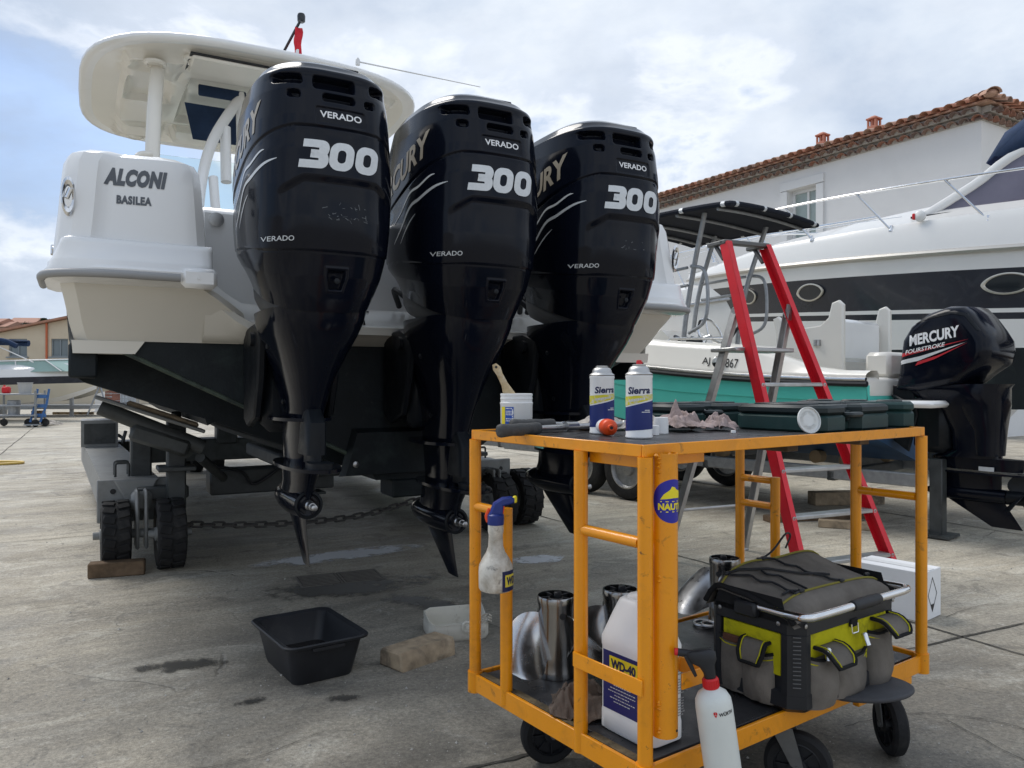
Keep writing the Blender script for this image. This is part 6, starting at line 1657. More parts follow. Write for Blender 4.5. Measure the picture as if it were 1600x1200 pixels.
# ------------------------------------------------------------ turquoise boat
SB = V((3.30, 6.3)); SR = 40
def build_teal_boat():
    T = thing('motor_boat', 'small white and turquoise open boat with black canopy behind the ladder', 'boat', (SB.x, SB.y, 0), SR)
    def beam(y): q = y/5.2; return .88*(1-max(0, (q-.35)/.65)**2.0)*.999+.002
    def rz_(y): return 1.13+.018*y+.020*y*y
    ys = [0, .4, 1.0, 1.7, 2.4, 3.1, 3.8, 4.4, 4.9, 5.15]
    def kz(y): return .50+.55*max(0, (y-2.2)/3)**2
    m = MB(); rows = []
    for y in ys:
        b = beam(y); k = kz(y); r = rz_(y); c = k+.24+.25*max(0, (y-2)/3)
        h = [(0, k), (b*.35, k+.09), (b*.72, c-.05), (b*.94, c)]
        rows.append([(-x, y, z) for x, z in h[::-1]]+[(x, y, z) for x, z in h[1:]])
    m.loft(rows, closed=False); m.add(rows[0], [tuple(range(len(rows[0])))]); m.build('bottom', 'blue_hull', T, ang=30)
    m = MB()
    for s in (-1, 1):
        rows = []
        for y in ys:
            b = beam(y); k = kz(y); r = rz_(y); c = k+.24+.25*max(0, (y-2)/3)
            rows.append([(s*b*.94, y, c), (s*b*.965, y, c+(r-c)*.40), (s*b*.972, y, c+(r-c)*.405), (s*b*.985, y, c+(r-c)*.66), (s*b*.992, y, c+(r-c)*.665), (s*b, y, r-.012)])
        m.loft(rows, closed=False)
    k0 = kz(0); m.add([(-.82, 0, k0+.24), (.82, 0, k0+.24), (.88, 0, 1.12), (-.88, 0, 1.12)], [(0, 1, 2, 3)])
    hull = m.build('hull_side', 'teal', T, ang=25)
    m = MB()
    for s in (-1, 1): m.tube([(s*(beam(y)+.012), y, rz_(y)) for y in np.linspace(-.01, 5.1, 30)], .022, 8)
    m.build('rub_rail', 'black_plastic', hull)
    m = MB()
    for s in (-1, 1): m.tube([(s*(beam(y)+.010), y, rz_(y)+.034) for y in np.linspace(0, 5.1, 30)], .016, 8)
    m.build('rub_rail_trim', 'chrome', hull)
    # white topsides: rise, roll in, then the inner gunwale
    m = MB()
    for s in (-1, 1):
        rows = []
        for y in np.linspace(0, 5.12, 24):
            b = beam(y); r = rz_(y); e = min(1, max(0, (y-.25)/.9)); e = e*e*(3-2*e); hgt = .05+.185*e+.02*y*.3
            rows.append([(s*(b+.006), y, r+.02), (s*(b+.012), y, r+.06), (s*(b-.0), y, r+.075), (s*(b-.03), y, r+.05+hgt*.75), (s*(b-.07), y, r+.05+hgt), (s*max(0, b-.17), y, r+.05+hgt*1.02), (s*max(0, b-.20), y, r+.02+hgt), (s*max(0, b-.21), y, .80)])
        m.loft(rows, closed=False)
    m.box((0, .06, 1.10), (1.70, .14, .16), b=.03)
    m.build('gunwale', 'gelcoat_cream', T, ang=60)
    # registration on the port topside
    m = MB(); yy = 2.12
    def side(y, z): return V((-(beam(y)-.012)-.006, y, z))
    def on_side(text, w, h, y, dz, mbb):
        vs, fs = text_fit(text, w, h, bold=.005)
        out = []
        for x, t in vs:
            yv = y-x; b = beam(yv); r = rz_(yv); e = min(1, max(0, (yv-.25)/.9)); e = e*e*(3-2*e); hgt = .05+.185*e+.02*yv*.3
            z = r+.075+dz+t; q = (z-(r+.075))/(max(.02, .05+hgt*.75-.075)); out.append((-(b-.03*q)-.004, yv, z))
        mbb.add(out, fs)
    on_side('AJ F', .16, .078, 1.39, .055, m); on_side('867', .125, .078, 1.165, .055, m); m.build('registration', 'black_print', T, smooth=False)
    m = MB(); m.lathe([(.05, 0), (.055, .01), (.04, .03), (.0, .036)], 20, X=TR(-beam(1.30)+.0, 1.30, rz_(1.3)+.13, 0, 0, -90)); m.build('fuel_filler', 'chrome', T)
    # deck, console, seats
    m = MB(); m.box((0, 2.2, .80), (1.4, 4.2, .04)); m.build('cockpit_sole', 'gelcoat_nonskid', T)
    m = MB(); m.loft([[(-.36, 2.15, .82), (.36, 2.15, .82), (.36, 2.75, .82), (-.36, 2.75, .82)], [(-.36, 2.12, 1.48), (.36, 2.12, 1.48), (.34, 2.70, 1.48), (-.34, 2.70, 1.48)], [(-.34, 2.36, 1.68), (.34, 2.36, 1.68), (.30, 2.62, 1.66), (-.30, 2.62, 1.66)]]); con = m.build('console', 'gelcoat_cream', T, ang=30)
    m = MB(); X = plane_X((0, 2.235, 1.58), (1, 0, 0), (0, .24, .20)); 
    for x in (-.22, -.08, .06): m.lathe([(.05, 0), (.05, .01), (.04, .012), (0, .010)], 18, X=X @ M.Translation((x, .02, 0)))
    o = m.build('gauge_cluster', 'dark_glass', con); o['kind'] = 'stuff'
    m = MB(); X = plane_X((.05, 2.04, 1.62), (1, 0, 0), (0, .35, .94)); m.tube([X @ V((.19*math.cos(a), .19*math.sin(a), 0)) for a in np.linspace(0, 2*math.pi, 33)[:-1]], .013, 8, closed=True)
    for a in (90, 210, 330): m.rod(X @ V((0, 0, -.03)), X @ V((.185*math.cos(R(a)), .185*math.sin(R(a)), 0)), .010, 8)
    m.rod((.05, 2.04, 1.62), (.05, 2.2, 1.58), .02, 10); m.build('steering_wheel', 'chrome', T)
    m = MB(); m.box((.33, 2.06, 1.52), (.08, .10, .12), b=.02); m.tube([(.36, 2.06, 1.55), (.37, 1.95, 1.70), (.37, 1.87, 1.74)], .018, 8); m.build('throttle', 'black_plastic', T)
    m = MB(); m.lathe([(.09, 0), (.11, .06), (.10, .14), (.04, .17)], 18, X=TR(-.28, 2.02, 1.42)); m.build('fender_ball', 'black_plastic', T)
    # helm seat: pedestal, cushion, winged backrest
    m = MB(); m.box((0, .72, 1.03), (.86, .40, .42), b=.03)
    pl = [(.50, 1.20), (.50, 1.74), (.53, 1.78), (.58, 1.77), (.62, 1.66), (.68, 1.60), (.86, 1.585), (.95, 1.62), (1.0, 1.70), (1.05, 1.72), (1.08, 1.66), (.98, 1.20)]
    m = MB(); m.box((0, .66, 1.02), (.86, .46, .40), b=.03); m.build('seat_box', 'gelcoat', T)
    for s in (-1, 1):
        m = MB(); m.prism([(.40, 1.18), (.40, 1.78), (.44, 1.82), (.50, 1.80), (.53, 1.68), (.60, 1.62), (.84, 1.60), (.92, 1.66), (.99, 1.72), (1.04, 1.70), (1.02, 1.62), (.94, 1.18)], .05, X=M(((0, 0, 1, s*.42-.025), (1, 0, 0, 0), (0, 1, 0, 0), (0, 0, 0, 1))), b=.012); m.build('seat_side', 'gelcoat_cream', T)
    m = MB(); m.box((0, .52, 1.50), (.80, .08, .36), b=.03); m.build('backrest', 'gelcoat', T)
    m = MB(); m.box((0, .98, 1.48), (.74, .20, .24), b=.06); m.build('seat_cushion', 'gelcoat_cream', T)
    m = MB(); m.rod((-.45, .62, 1.45), (-.45, .62, 1.50), .03, 12); m.build('hinge', 'steel_dull', T)
    m = MB(); m.box((0, .10, 1.28), (1.0, .20, .20), b=.03); m.build('stern_locker', 'gelcoat_cream', T)
    for x in (-.30, -.10, .10, .30):
        m = MB(); m.box((x, 3.3, 1.38), (.17, .12, .42), b=.05); m.build('bow_cushion', 'gelcoat_cream', T)
    m = MB(); m.tube(corner_path([(-.66, 1.30, 1.36), (-.66, 1.34, 1.54), (-.66, 2.02, 1.56), (-.66, 2.06, 1.38)], .06, 4), .013, 8); m.build('grab_rail', 'chrome', T)
    # stern platform beside the motor
    m = MB(); m.box((-.62, -.22, .985), (.46, .46, .05), b=.02); m.build('swim_platform', 'gelcoat', T)
    # T-top
    m = MB(); zt = 2.73; yc = 2.03; n = 10; rows = []
    for i in range(n+1):
        v = -1+2*i/n; row = []
        for j in range(n+1):
            u = -1+2*j/n; z = zt+.018*(1-u*u)+.012*(1-v*v)-.012*(abs(u)*abs(v))**3
            row.append((u*.74, yc+v*.76, z))
        rows.append(row)
    m.grid(rows); m.grid([[(x, y, z-.012) for x, y, z in r] for r in rows])
    cv = m.build('canopy', 'black_canvas', T, ang=60)
    edge = rows[0]+[r[-1] for r in rows[1:]]+rows[-1][::-1][1:]+[r[0] for r in rows[::-1]][1:-1]
    m = MB(); m.tube(edge, .024, 8, closed=True); m.build('canopy_hem', 'black_canvas', cv)
    for k in range(0, len(edge), 3):
        p = V(edge[k]); q = V(edge[(k+1) % len(edge)]); m = MB(); m.tube([p.lerp(q, .42), p.lerp(q, .68)], .026, 8); m.build('lacing', 'decal_silver', cv)
    for i in (1, 4, 7, 9):
        m = MB(); m.tube([(x*.96, y, z-.03) for x, y, z in rows[i]], .016, 8); m.build('canopy_bow', 'galv', cv)
    for s in (-1, 1):
        for y0, y1 in ((2.55, 2.32), (1.98, 1.70)):
            m = MB(); m.tube(smooth_path([(s*.44, y0, .82), (s*.45, y0+.02, 1.5), (s*.46, (y0+y1)/2+.06, 2.1), (s*.52, y1, 2.74)], 5), .024, 10); m.build('tower_leg', 'galv', T)
        m = MB()
        for z in (2.05, 2.22): m.rod((s*.47, 2.46, z), (s*.49, 1.92, z+.03), .015, 8)
        m.build('tower_rung', 'galv', T)
        m = MB(); m.tube(smooth_path([(s*.49, 1.88, 2.26), (s*.50, 1.72, 2.20), (s*.50, 1.68, 1.95), (s*.50, 1.72, 1.72), (s*.47, 1.92, 1.62)], 6), .017, 8); m.build('hand_hoop', 'galv', T)
    # trailer under it
    return T
build_teal_boat()
def build_small_trailer():
    T = thing('boat_trailer', 'low grey tandem trailer with rollers under the turquoise boat', 'trailer', (SB.x, SB.y, 0), SR)
    for s in (-1, 1):
        m = MB(); m.box((s*.62, 2.4, .42), (.06, 5.4, .10), b=.008); m.build('side_rail', 'galv', T)
        for y in (2.35, 2.98):
            X = TR(s*.82, y, .30, 0, 0, 90); m = MB()
            m.lathe([(.19, -.075), (.25, -.085), (.285, -.07), (.298, -.04), (.298, .04), (.285, .07), (.25, .085), (.19, .075)], 36, X=X, cap=False); w = m.build('wheel', 'rubber', T)
            m = MB(); m.lathe([(.192, -.075), (.18, -.08), (.165, -.04), (.07, -.03), (.06, -.055), (0, -.058)], 28, X=X, cap=False); m.lathe([(.192, .075), (.18, .08), (.165, .04), (.07, .03), (.06, .055), (0, .058)], 28, X=X, cap=False); m.build('rim', 'steel_dull', w)
    for y in (.4, 1.6, 3.4, 4.6):
        m = MB(); m.box((0, y, .40), (1.30, .07, .08), b=.008); m.build('cross_member', 'trailer_dark', T)
    for y, x in ((.4, .36), (.4, -.36), (1.6, .38), (1.6, -.38), (.75, -.2)):
        m = MB(); m.lathe([(.03, -.06), (.055, -.05), (.055, .05), (.03, .06)], 18, X=TR(x, y, .50, 0, 0, 90)); m.build('roller', 'roller', T)
    m = MB(); m.box((-.5, -.35, .30), (.09, .09, .56), b=.006); m.box((-.5, -.35, .02), (.22, .22, .02)); m.build('prop_stand', 'trailer_dark', T)
    m = MB(); m.box((-.62, 3.9, .46), (.10, 1.2, .22), b=.01); m.build('mudguard', 'galv', T)
build_small_trailer()
# ------------------------------------------------------------ the fourth outboard
def build_small_outboard():
    z0 = .10
    pos = V((3.07, 6.02))
    T = thing('outboard_motor', 'single black outboard with red and silver flashes on the turquoise boat at right', 'outboard motor', (pos.x, pos.y, z0), SR-6)
    # side profile, y aft negative; height above z0
    # cowl: stations across x, built from a side outline with rounded plan
    def outline(k):
        P = [(.05, .98), (.02, 1.10), (.0, 1.24), (-.02, 1.36), (-.10, 1.47), (-.25, 1.555), (-.42, 1.595), (-.55, 1.585), (-.62, 1.52), (-.70, 1.42), (-.755, 1.34), (-.765, 1.25), (-.74, 1.17), (-.62, 1.10), (-.52, 1.03), (-.36, 1.00), (-.15, .965)]
        c = V((-.37, 1.25)); return [V(((p[0]-c.x)*k*.84+c.x, (p[1]-c.y)*k+c.y)) for p in P]
    m = MB(); rings = []
    for x, k in ((-.245, .74), (-.235, .86), (-.215, .935), (-.16, .985), (0, 1.0), (.16, .985), (.215, .935), (.235, .86), (.245, .74)):
        rings.append([(x, p.x, p.y) for p in outline(k)])
    m.loft(rings); cowl = m.build('cowl', 'engine', T, ang=50)
    # raised brow on the port side
    def pside(y, z, off=.004):
        c = V((-.37, 1.25)); d = V((y, z))-c
        # distance ratio to the outline in that direction
        O = outline(1.0); best = 1
        for a, b in zip(O, O[1:]+O[:1]):
            e = b-a; den = d.x*e.y-d.y*e.x
            if abs(den) < 1e-9: continue
            r = a-c; t = (r.x*e.y-r.y*e.x)/den; u = (r.x*d.y-r.y*d.x)/den
            if t > 0 and -1e-6 <= u <= 1+1e-6: best = t; break
        k = 1/best
        x = float(np.interp(k, [.74, .86, .935, .985, 1.0], [.245, .235, .215, .16, 0])); x = .245 if k <= .74 else x
        return (-(x+off), y, z)
    def deco(poly, nm, mt, off=.004, n=3):
        vs, fs = subdiv(poly, [tuple(range(len(poly)))], n); m = MB(); m.add([pside(a, b, off) for a, b in vs], fs); return m.build(nm, mt, cowl, ang=70)
    vs, fs = text_fit('MERCURY', .375, .09, bold=.04, shear=.22); vs, fs = subdiv(vs, fs, 2)
    c, s = math.cos(R(10)), math.sin(R(10))
    m = MB(); m.add([pside(-.335-(x*c-y*s), 1.378+(x*s+y*c)*.9, .005) for x, y in vs], fs); m.build('brand_lettering', 'decal_white', cowl)
    vs, fs = text_fit('FOURSTROKE', .30, .030, bold=.02, shear=.3); vs, fs = subdiv(vs, fs, 1)
    m = MB(); m.add([pside(-.27-(x*c-y*s), 1.290+(x*s+y*c), .006) for x, y in vs], fs); m.build('type_lettering', 'decal_white', cowl)
    deco([(-.02, 1.215), (-.20, 1.255), (-.58, 1.345), (-.20, 1.275), (-.02, 1.245)], 'flash', 'decal_red', .004)
    deco([(-.03, 1.165), (-.22, 1.20), (-.56, 1.325), (-.24, 1.235), (-.06, 1.20)], 'flash', 'decal_silver', .0045)
    deco([(-.20, 1.165), (-.34, 1.21), (-.57, 1.32), (-.36, 1.235), (-.22, 1.195)], 'flash', 'decal_red', .0042)
    deco([(-.11, 1.455), (-.26, 1.52), (-.47, 1.552), (-.55, 1.53), (-.64, 1.40), (-.62, 1.405), (-.54, 1.51), (-.46, 1.53), (-.27, 1.50)], 'brow_groove', 'engine_matt', .004)
    # lower shroud and leg
    m = MB()
    m.loft([sring(.20, -.66, -.02, .99, 28, 3), sring(.19, -.68, -.10, .93, 28, 3), sring(.15, -.69, -.26, .84, 28, 3), sring(.125, -.68, -.34, .70, 28, 2.6), sring(.115, -.67, -.36, .55, 28, 2.5), sring(.11, -.68, -.20, .50, 28, 2.5)]); m.build('shroud', 'engine', T, ang=45)
    m = MB(); m.loft([sring(.19, -.74, -.08, 1.03, 28, 3), sring(.20, -.72, -.06, 1.0, 28, 3), sring(.17, -.715, -.40, .88, 28, 3), sring(.13, -.70, -.50, .70, 28, 2.6), sring(.12, -.685, -.52, .52, 28, 2.5)]); m.build('aft_leg_cover', 'engine', T, ang=45)
    m = MB(); m.box((0, -.24, .72), (.30, .26, .40), b=.05); m.rod((-.20, -.12, .86), (.20, -.12, .86), .03, 12); m.build('swivel_bracket', 'engine_matt', T)
    for s in (-1, 1):
        m = MB(); m.prism([(.02, 1.02), (-.12, 1.02), (-.17, .80), (-.10, .52), (.02, .60)], .03, X=M(((0, 0, 1, s*.15-.015), (1, 0, 0, 0), (0, 1, 0, 0), (0, 0, 0, 1))), b=.006); m.build('clamp_bracket', 'engine_matt', T)
    m = MB()
    for k in range(4): m.tube(smooth_path([(-.16+.05*k, .02, .94-.02*k), (-.20+.05*k, -.10, .90-.03*k), (-.15+.06*k, -.20, .92-.02*k)], 5), .014, 6)
    o = m.build('rigging_hose', 'black_plastic', T); o['kind'] = 'stuff'
    m = MB(); m.loft([sring(.075, -.82, -.20, .415, 26, 2.2), sring(.085, -.84, -.20, .50, 26, 2.2)]); m.loft([sring(.11, -.90, -.18, .388, 26, 2.4), sring(.11, -.90, -.18, .402, 26, 2.4)]); m.build('anti_ventilation_plate', 'engine', T, ang=40)
    m = MB(); m.box((-.092, -.62, .43), (.006, .10, .03)); m.build('specification_plate', 'decal_silver', T)
    m = MB(); m.loft([sring(.05, -.68, -.24, .39, 22, 2.1), sring(.035, -.68, -.26, .26, 22, 2.1)]); X = M.Translation((0, 0, .235)) @ M.Rotation(R(90), 4, 'X')
    m.lathe([(.010, .14), (.035, .20), (.052, .30), (.055, .42), (.055, .60), (.050, .72)], 26, X=X); m.build('gearcase', 'engine', T, ang=45)
    m = MB(); rings = []
    for q in np.linspace(0, 1, 6): rings.append(sring(.011*(1-.7*q), -.70-.12*q, -.28-.33*q, .20-.185*q, 14, 1.7))
    m.loft(rings); m.build('skeg', 'engine', T, ang=45)
    m = MB(); m.lathe([(.05, .725), (.052, .74), (.046, .86), (.028, .862), (.026, .90), (.0, .905)], 24, X=X); p = m.build('propeller_hub', 'engine_matt', T)
    for k in range(3):
        rows = []; A = R(120*k+20)
        for i in range(10):
            q = i/9; rr = .045+.125*q; w = math.sin(math.pi*(.20+.78*q))**.8
            rows.append([(rr*math.sin(A+u*w*.055/rr-.3*q), -(.79+u*w*.06), .235+rr*math.cos(A+u*w*.055/rr-.3*q)) for u in np.linspace(-1, 1, 8)])
        m = MB(); m.loft([r+[(x, y-.004, z) for x, y, z in r[::-1]] for r in rows]); m.build('propeller_blade', 'engine_matt', p, ang=50)
build_small_outboard()
# planks and clutter under the trailers
def plank(p, rz, size, mt, label):
    m = MB(); m.box((0, 0, size[2]/2), size, b=.004); o = m.build('timber_plank', mt, loc=(p[0], p[1], .001)); o.rotation_euler = (0, 0, R(rz)); tag(o, label, 'timber', None)
plank((2.55, 6.45), 12, (.95, .11, .05), 'wood_dark', 'dark plank on the ground below the turquoise boat')
plank((2.62, 6.05), -24, (.42, .08, .06), 'wood', 'short pale timber offcut on the ground behind the right trolley post')
plank((3.15, 7.3), 8, (.7, .14, .12), 'wood', 'thick timber bearer lying under the stern of the turquoise boat')
# ------------------------------------------------------------ motor yacht
YB = V((3.02, 13.3)); YR = 41
def build_yacht():
    T = thing('motor_yacht', 'large white motor yacht with dark navy stripe and oval portholes at right', 'yacht', (YB.x, YB.y, 0), YR)
    # local: x starboard, y forward, bow tip at the origin
    ss = [0.02, .25, .6, 1.0, 1.5, 2.1, 2.8, 3.6, 4.6, 5.8, 7.2, 8.8]
    def hb(s): return 1.78*(1-(1-min(1, s/5.6))**2.3)
    def rail(s): return 2.90-.075*s+.0018*s*s
    def flare(s, z):   # hull narrows downwards, more at the bow
        q = (rail(s)-z)/2.0; return hb(s)*(1-q*(.16+.42*max(0, 1-s/4.5)))
    def rake(s, z):    # stem rakes aft going down
        return .55*(rail(s)-z)*max(0, 1-s/3.2)
    def P(s, z, side=-1, off=0.0): return (side*(max(.004, flare(s, z))+off), -s-rake(s, z), z)
    zs_white1 = [0, .13]     # below rail
    def band(name, f0, f1, mt, n=5, off=0.0):
        m = MB()
        for side in (-1, 1):
            rows = []
            for s in ss:
                z0, z1 = f0(s), f1(s); rows.append([P(s, z0+(z1-z0)*k/(n-1), side, off) for k in range(n)])
            m.loft(rows, closed=False)
        return m.build(name, mt, T, ang=40)
    st = lambda s: rail(s)-.20; sb = lambda s: rail(s)-.62
    band('topside', lambda s: rail(s), st, 'yacht_white', 3); band('navy_stripe', st, sb, 'yacht_navy', 4)
    band('lower_topside', sb, lambda s: rail(s)-.665, 'yacht_white', 2); band('thin_stripe', lambda s: rail(s)-.665, lambda s: rail(s)-.735, 'yacht_navy', 2)
    band('hull', lambda s: rail(s)-.735, lambda s: 1.62-.02*s, 'yacht_white', 5); band('bottom', lambda s: 1.62-.02*s, lambda s: .75+.02*s, 'antifoul', 4)
    m = MB()
    for side in (-1, 1): m.tube([P(s, rail(s)+.004, side, .012) for s in np.linspace(.02, 8.8, 40)], .035, 8)
    m.build('rub_rail', mat('stainless_rub_rail', (.50, .48, .44), .35, metal=.7), T)
    # deck edge, coachroof
    m = MB(); rows = []
    for s in np.linspace(.02, 8.8, 30):
        b = hb(s); r = rail(s); k = min(1, max(0, (s-.3)/2.2)); k = k*k*(3-2*k); up = .12+.20*k+.035*max(0, s-2.5)
        crown = .03+.30*min(1, max(0, (s-1.0)/3.4))
        y = -s; sec = [(b+.0, r+.03), (b-.02, r+up*.75), (b-.06, r+up), (b*.86, r+up+.02), (b*.66, r+up+crown*.8), (b*.42, r+up+crown), (0, r+up+crown*1.08)]
        rows.append([(-max(0, x), y, z) for x, z in sec]+[(max(0, x), y, z) for x, z in sec[::-1][1:]])
    m.loft(rows, closed=False); m.build('deck', 'yacht_white', T, ang=50)
    # portholes: pointed ovals in chrome frames
    for s, w in ((1.62, .20), (2.93, .22), (5.33, .235), (7.4, .24)):
        zc = (st(s)+sb(s))/2+.045; h = .105
        def O(k, n=36):
            out = []
            for j in range(n):
                a = 2*math.pi*j/n; x = w*k*math.cos(a); z = h*k*(abs(math.sin(a))**1.25)*(1 if math.sin(a) >= 0 else -1); out.append((x, z))
            return out
        m = MB(); rows = [[P(s-x, zc+z, -1, of) for x, z in O(k)] for k, of in ((1.10, .002), (1.08, .022), (.96, .026), (.90, .012))]
        m.loft(rows, cap0=False, cap1=False); fr = m.build('porthole', 'phf', T)
        m = MB(); pts = [P(s-x, zc+z, -1, .010) for x, z in O(.92)]; m.add(pts, [tuple(range(len(pts)))]); m.build('pane', 'dark_glass', fr)
    # guard rail
    def top(s): b = hb(s); return (-(b-.12), -s+.15, rail(s)+.80+.03*s*.3)
    m = MB(); m.tube([top(s) for s in np.linspace(-.25, 8.6, 40)], .016, 8); m.tube([(-p[0], p[1], p[2]) for p in [top(s) for s in np.linspace(-.25, 8.6, 40)]], .016, 8); m.build('guard_rail', 'chrome', T)
    m = MB(); m.tube([(lambda t: (t[0]+.0, t[1]-.05, t[2]-.36))(top(s)) for s in np.linspace(-.2, 4.3, 24)], .005, 6); m.build('guard_wire', 'chrome', T)
    for s in (.9, 1.95, 3.0, 4.1, 5.15, 6.3):
        b = hb(s); t = top(s-.32); 
        m = MB(); base = (-(b-.05), -s, rail(s)+.18+.14*min(1, s/2.2)); m.rod(base, t, .0125, 8); m.lathe([(.03, 0), (.03, .012), (.018, .03), (.016, .07)], 12, X=M.Translation(base) @ M.Translation((0, 0, -.015))); m.build('stanchion', 'chrome', T)
    # windscreen with white frame, navy hood
    def roof(s): return rail(s)+.32+.035*max(0, s-2.5)+.30
    s0 = 3.95
    zb = lambda s: rail(s)+.50+.03*(s-3.9)
    apex = [(-1.02, -s0, zb(s0)), (-1.30, -s0-.45, zb(s0)-.05), (-1.44, -7.0, zb(7)-.02)]
    m = MB()
    fr_b = [(-1.28, -4.35, zb(4.05)-.02), (-1.34, -5.2, zb(5.2)-.02), (-1.40, -7.2, zb(7.2))]
    fr_t = [(-1.27, -4.38, zb(4.05)+.01), (-1.20, -5.4, zb(5.2)+.60), (-1.18, -7.2, zb(7.2)+.92)]
    m.grid([fr_b, fr_t]); m.grid([[(x+.02, y, z) for x, y, z in fr_b], [(x+.02, y, z) for x, y, z in fr_t]]); ws = m.build('side_screen', 'tinted_glass', T, smooth=False)
    m = MB(); m.grid([[(-1.26, -4.3, zb(4.05)), (-.7, -4.05, zb(4.05)+.05), (0, -3.95, zb(4.05)+.08), (.7, -4.05, zb(4.05)+.05), (1.26, -4.3, zb(4.05))], [(-1.18, -5.45, zb(5.2)+.63), (-.65, -5.15, zb(5.2)+.68), (0, -5.05, zb(5.2)+.70), (.65, -5.15, zb(5.2)+.68), (1.18, -5.45, zb(5.2)+.63)]])
    m.build('wind_screen', mat('lilac_screen', (.42, .40, .55), .08, spec=.6), T, smooth=False)
    m = MB(); m.tube(smooth_path([(-1.30, -4.28, zb(4)-.04), (-1.25, -4.85, zb(4.7)+.28), (-1.20, -5.5, zb(5.2)+.66), (-1.16, -7.2, zb(7.2)+.98)], 6), .055, 10, flat=(1, .6)); m.build('screen_frame', 'yacht_white', T)
    m = MB(); m.tube([(-1.335, -4.2, zb(4.2)-.01), (-1.36, -5.4, zb(5.4)-.015), (-1.41, -7.2, zb(7.2)-.01)], .014, 6); m.build('screen_seal', 'black_plastic', T)
    m = MB()
    m.loft([[(-1.24, -5.05, zb(5.2)+.58), (-.7, -4.80, zb(5.2)+.66), (.7, -4.80, zb(5.2)+.66), (1.24, -5.05, zb(5.2)+.58)], [(-1.26, -5.3, zb(5.2)+.80), (-.7, -5.0, zb(5.2)+.98), (.7, -5.0, zb(5.2)+.98), (1.26, -5.3, zb(5.2)+.80)], [(-1.22, -5.9, zb(5.2)+1.18), (-.7, -5.7, zb(5.2)+1.38), (.7, -5.7, zb(5.2)+1.38), (1.22, -5.9, zb(5.2)+1.18)], [(-1.2, -8, zb(5.2)+1.35), (-.7, -8, zb(5.2)+1.55), (.7, -8, zb(5.2)+1.55), (1.2, -8, zb(5.2)+1.35)]], closed=False)
    m.loft([[(-1.24, -5.05, zb(5.2)+.58), (-1.26, -5.3, zb(5.2)+.80), (-1.22, -5.9, zb(5.2)+1.18), (-1.2, -8, zb(5.2)+1.35)], [(-1.23, -5.25, zb(5.2)+.56), (-1.25, -5.6, zb(5.2)+.70), (-1.24, -6.2, zb(5.2)+.78), (-1.2, -8, zb(5.2)+.9)]], closed=False)
    hd = m.build('canvas_hood', 'navy_canvas', T, ang=50); hd.modifiers.new('thick', 'SOLIDIFY').thickness = .01
    m = MB(); m.lathe([(.0, 0), (.04, .005), (.065, .03), (.06, .06), (.03, .075), (0, .078)], 18, X=TR(-hb(4.45)+.06, -4.45, rail(4.45)+.44, 0, 0, -90)); ln = m.build('navigation_light', 'yacht_white', T)
    m = MB(); m.box((-hb(4.45)+.005, -4.39, rail(4.45)+.44), (.05, .03, .07), b=.008); m.build('red_lens', 'red_plastic', ln)
    m = MB(); m.box((.1, -5.0, zb(5)+.30), (.5, .25, .35), b=.05); m.tube([(-.6, -5.6, zb(5)), (-.55, -5.4, zb(5)+.30)], .03, 8); m.lathe([(.05, 0), (.06, .03), (.05, .07), (0, .08)], 12, X=TR(-.55, -5.4, zb(5)+.28)); m.build('helm_fitting', 'black_plastic', T)
    m = MB(); m.rod((0, -2.5, .0), (0, -2.5, .9), .08, 12); m.rod((0, -6.5, 0), (0, -6.5, .85), .08, 12); m.box((0, -2.5, .03), (.5, .5, .06)); m.build('keel_stand', 'trailer_dark', T)
build_yacht()
# another white boat whose bow shows between the outboards and the ladder
def build_far_boat():
    T = thing('motor_boat', 'white boat with steel bow rail far behind, left of the ladder', 'boat', (2.55, 14.6, 0), 41)
    m = MB(); rows = []
    for s in (.02, .3, .8, 1.5, 2.5, 4, 6):
        b = 1.25*(1-(1-min(1, s/4))**2.2); k = max(0, 1-s/2.5)
        sec = [(0, .7+.5*k), (b*.5, .9+.5*k), (b*.8, 1.5+.3*k), (b, 2.45), (b*.97, 2.72), (b*.8, 2.80), (0, 2.95)]
        rows.append([(-x, -s-.35*k*(2.6-z), z) for x, z in sec]+[(x, -s-.35*k*(2.6-z), z) for x, z in sec[::-1][1:]])
    m.loft(rows); m.build('hull', 'yacht_white', T, ang=35)
    m = MB(); m.tube([(-1.25*(1-(1-min(1, s/4))**2.2)-.01, -s, 2.45) for s in np.linspace(.05, 6, 24)], .03, 6); m.build('rub_rail', 'steel_dull', T)
    m = MB(); m.tube([(-1.1*(1-(1-min(1, (s+.1)/4))**2.2), -s+.2, 3.35) for s in np.linspace(0, 5, 24)], .016, 6)
    for s in (.4, 1.4, 2.4, 3.4): m.rod((-1.15*(1-(1-min(1, s/4))**2.2), -s, 2.75), (-1.1*(1-(1-min(1, s/4))**2.2), -s+.35, 3.35), .012, 6)
    m.build('bow_rail', 'chrome', T)
    m = MB(); m.box((0, .12, 2.62), (.16, .5, .10), b=.02); m.rod((-.12, .3, 2.60), (.12, .3, 2.60), .05, 10); m.rod((0, .32, 2.62), (0, .34, 2.35), .03, 8); m.build('bow_roller', 'steel_dull', T)
    m = MB(); m.box((0, -4, .4), (.8, 3, .6), b=.02); m.build('cradle', 'trailer_dark', T)
build_far_boat()
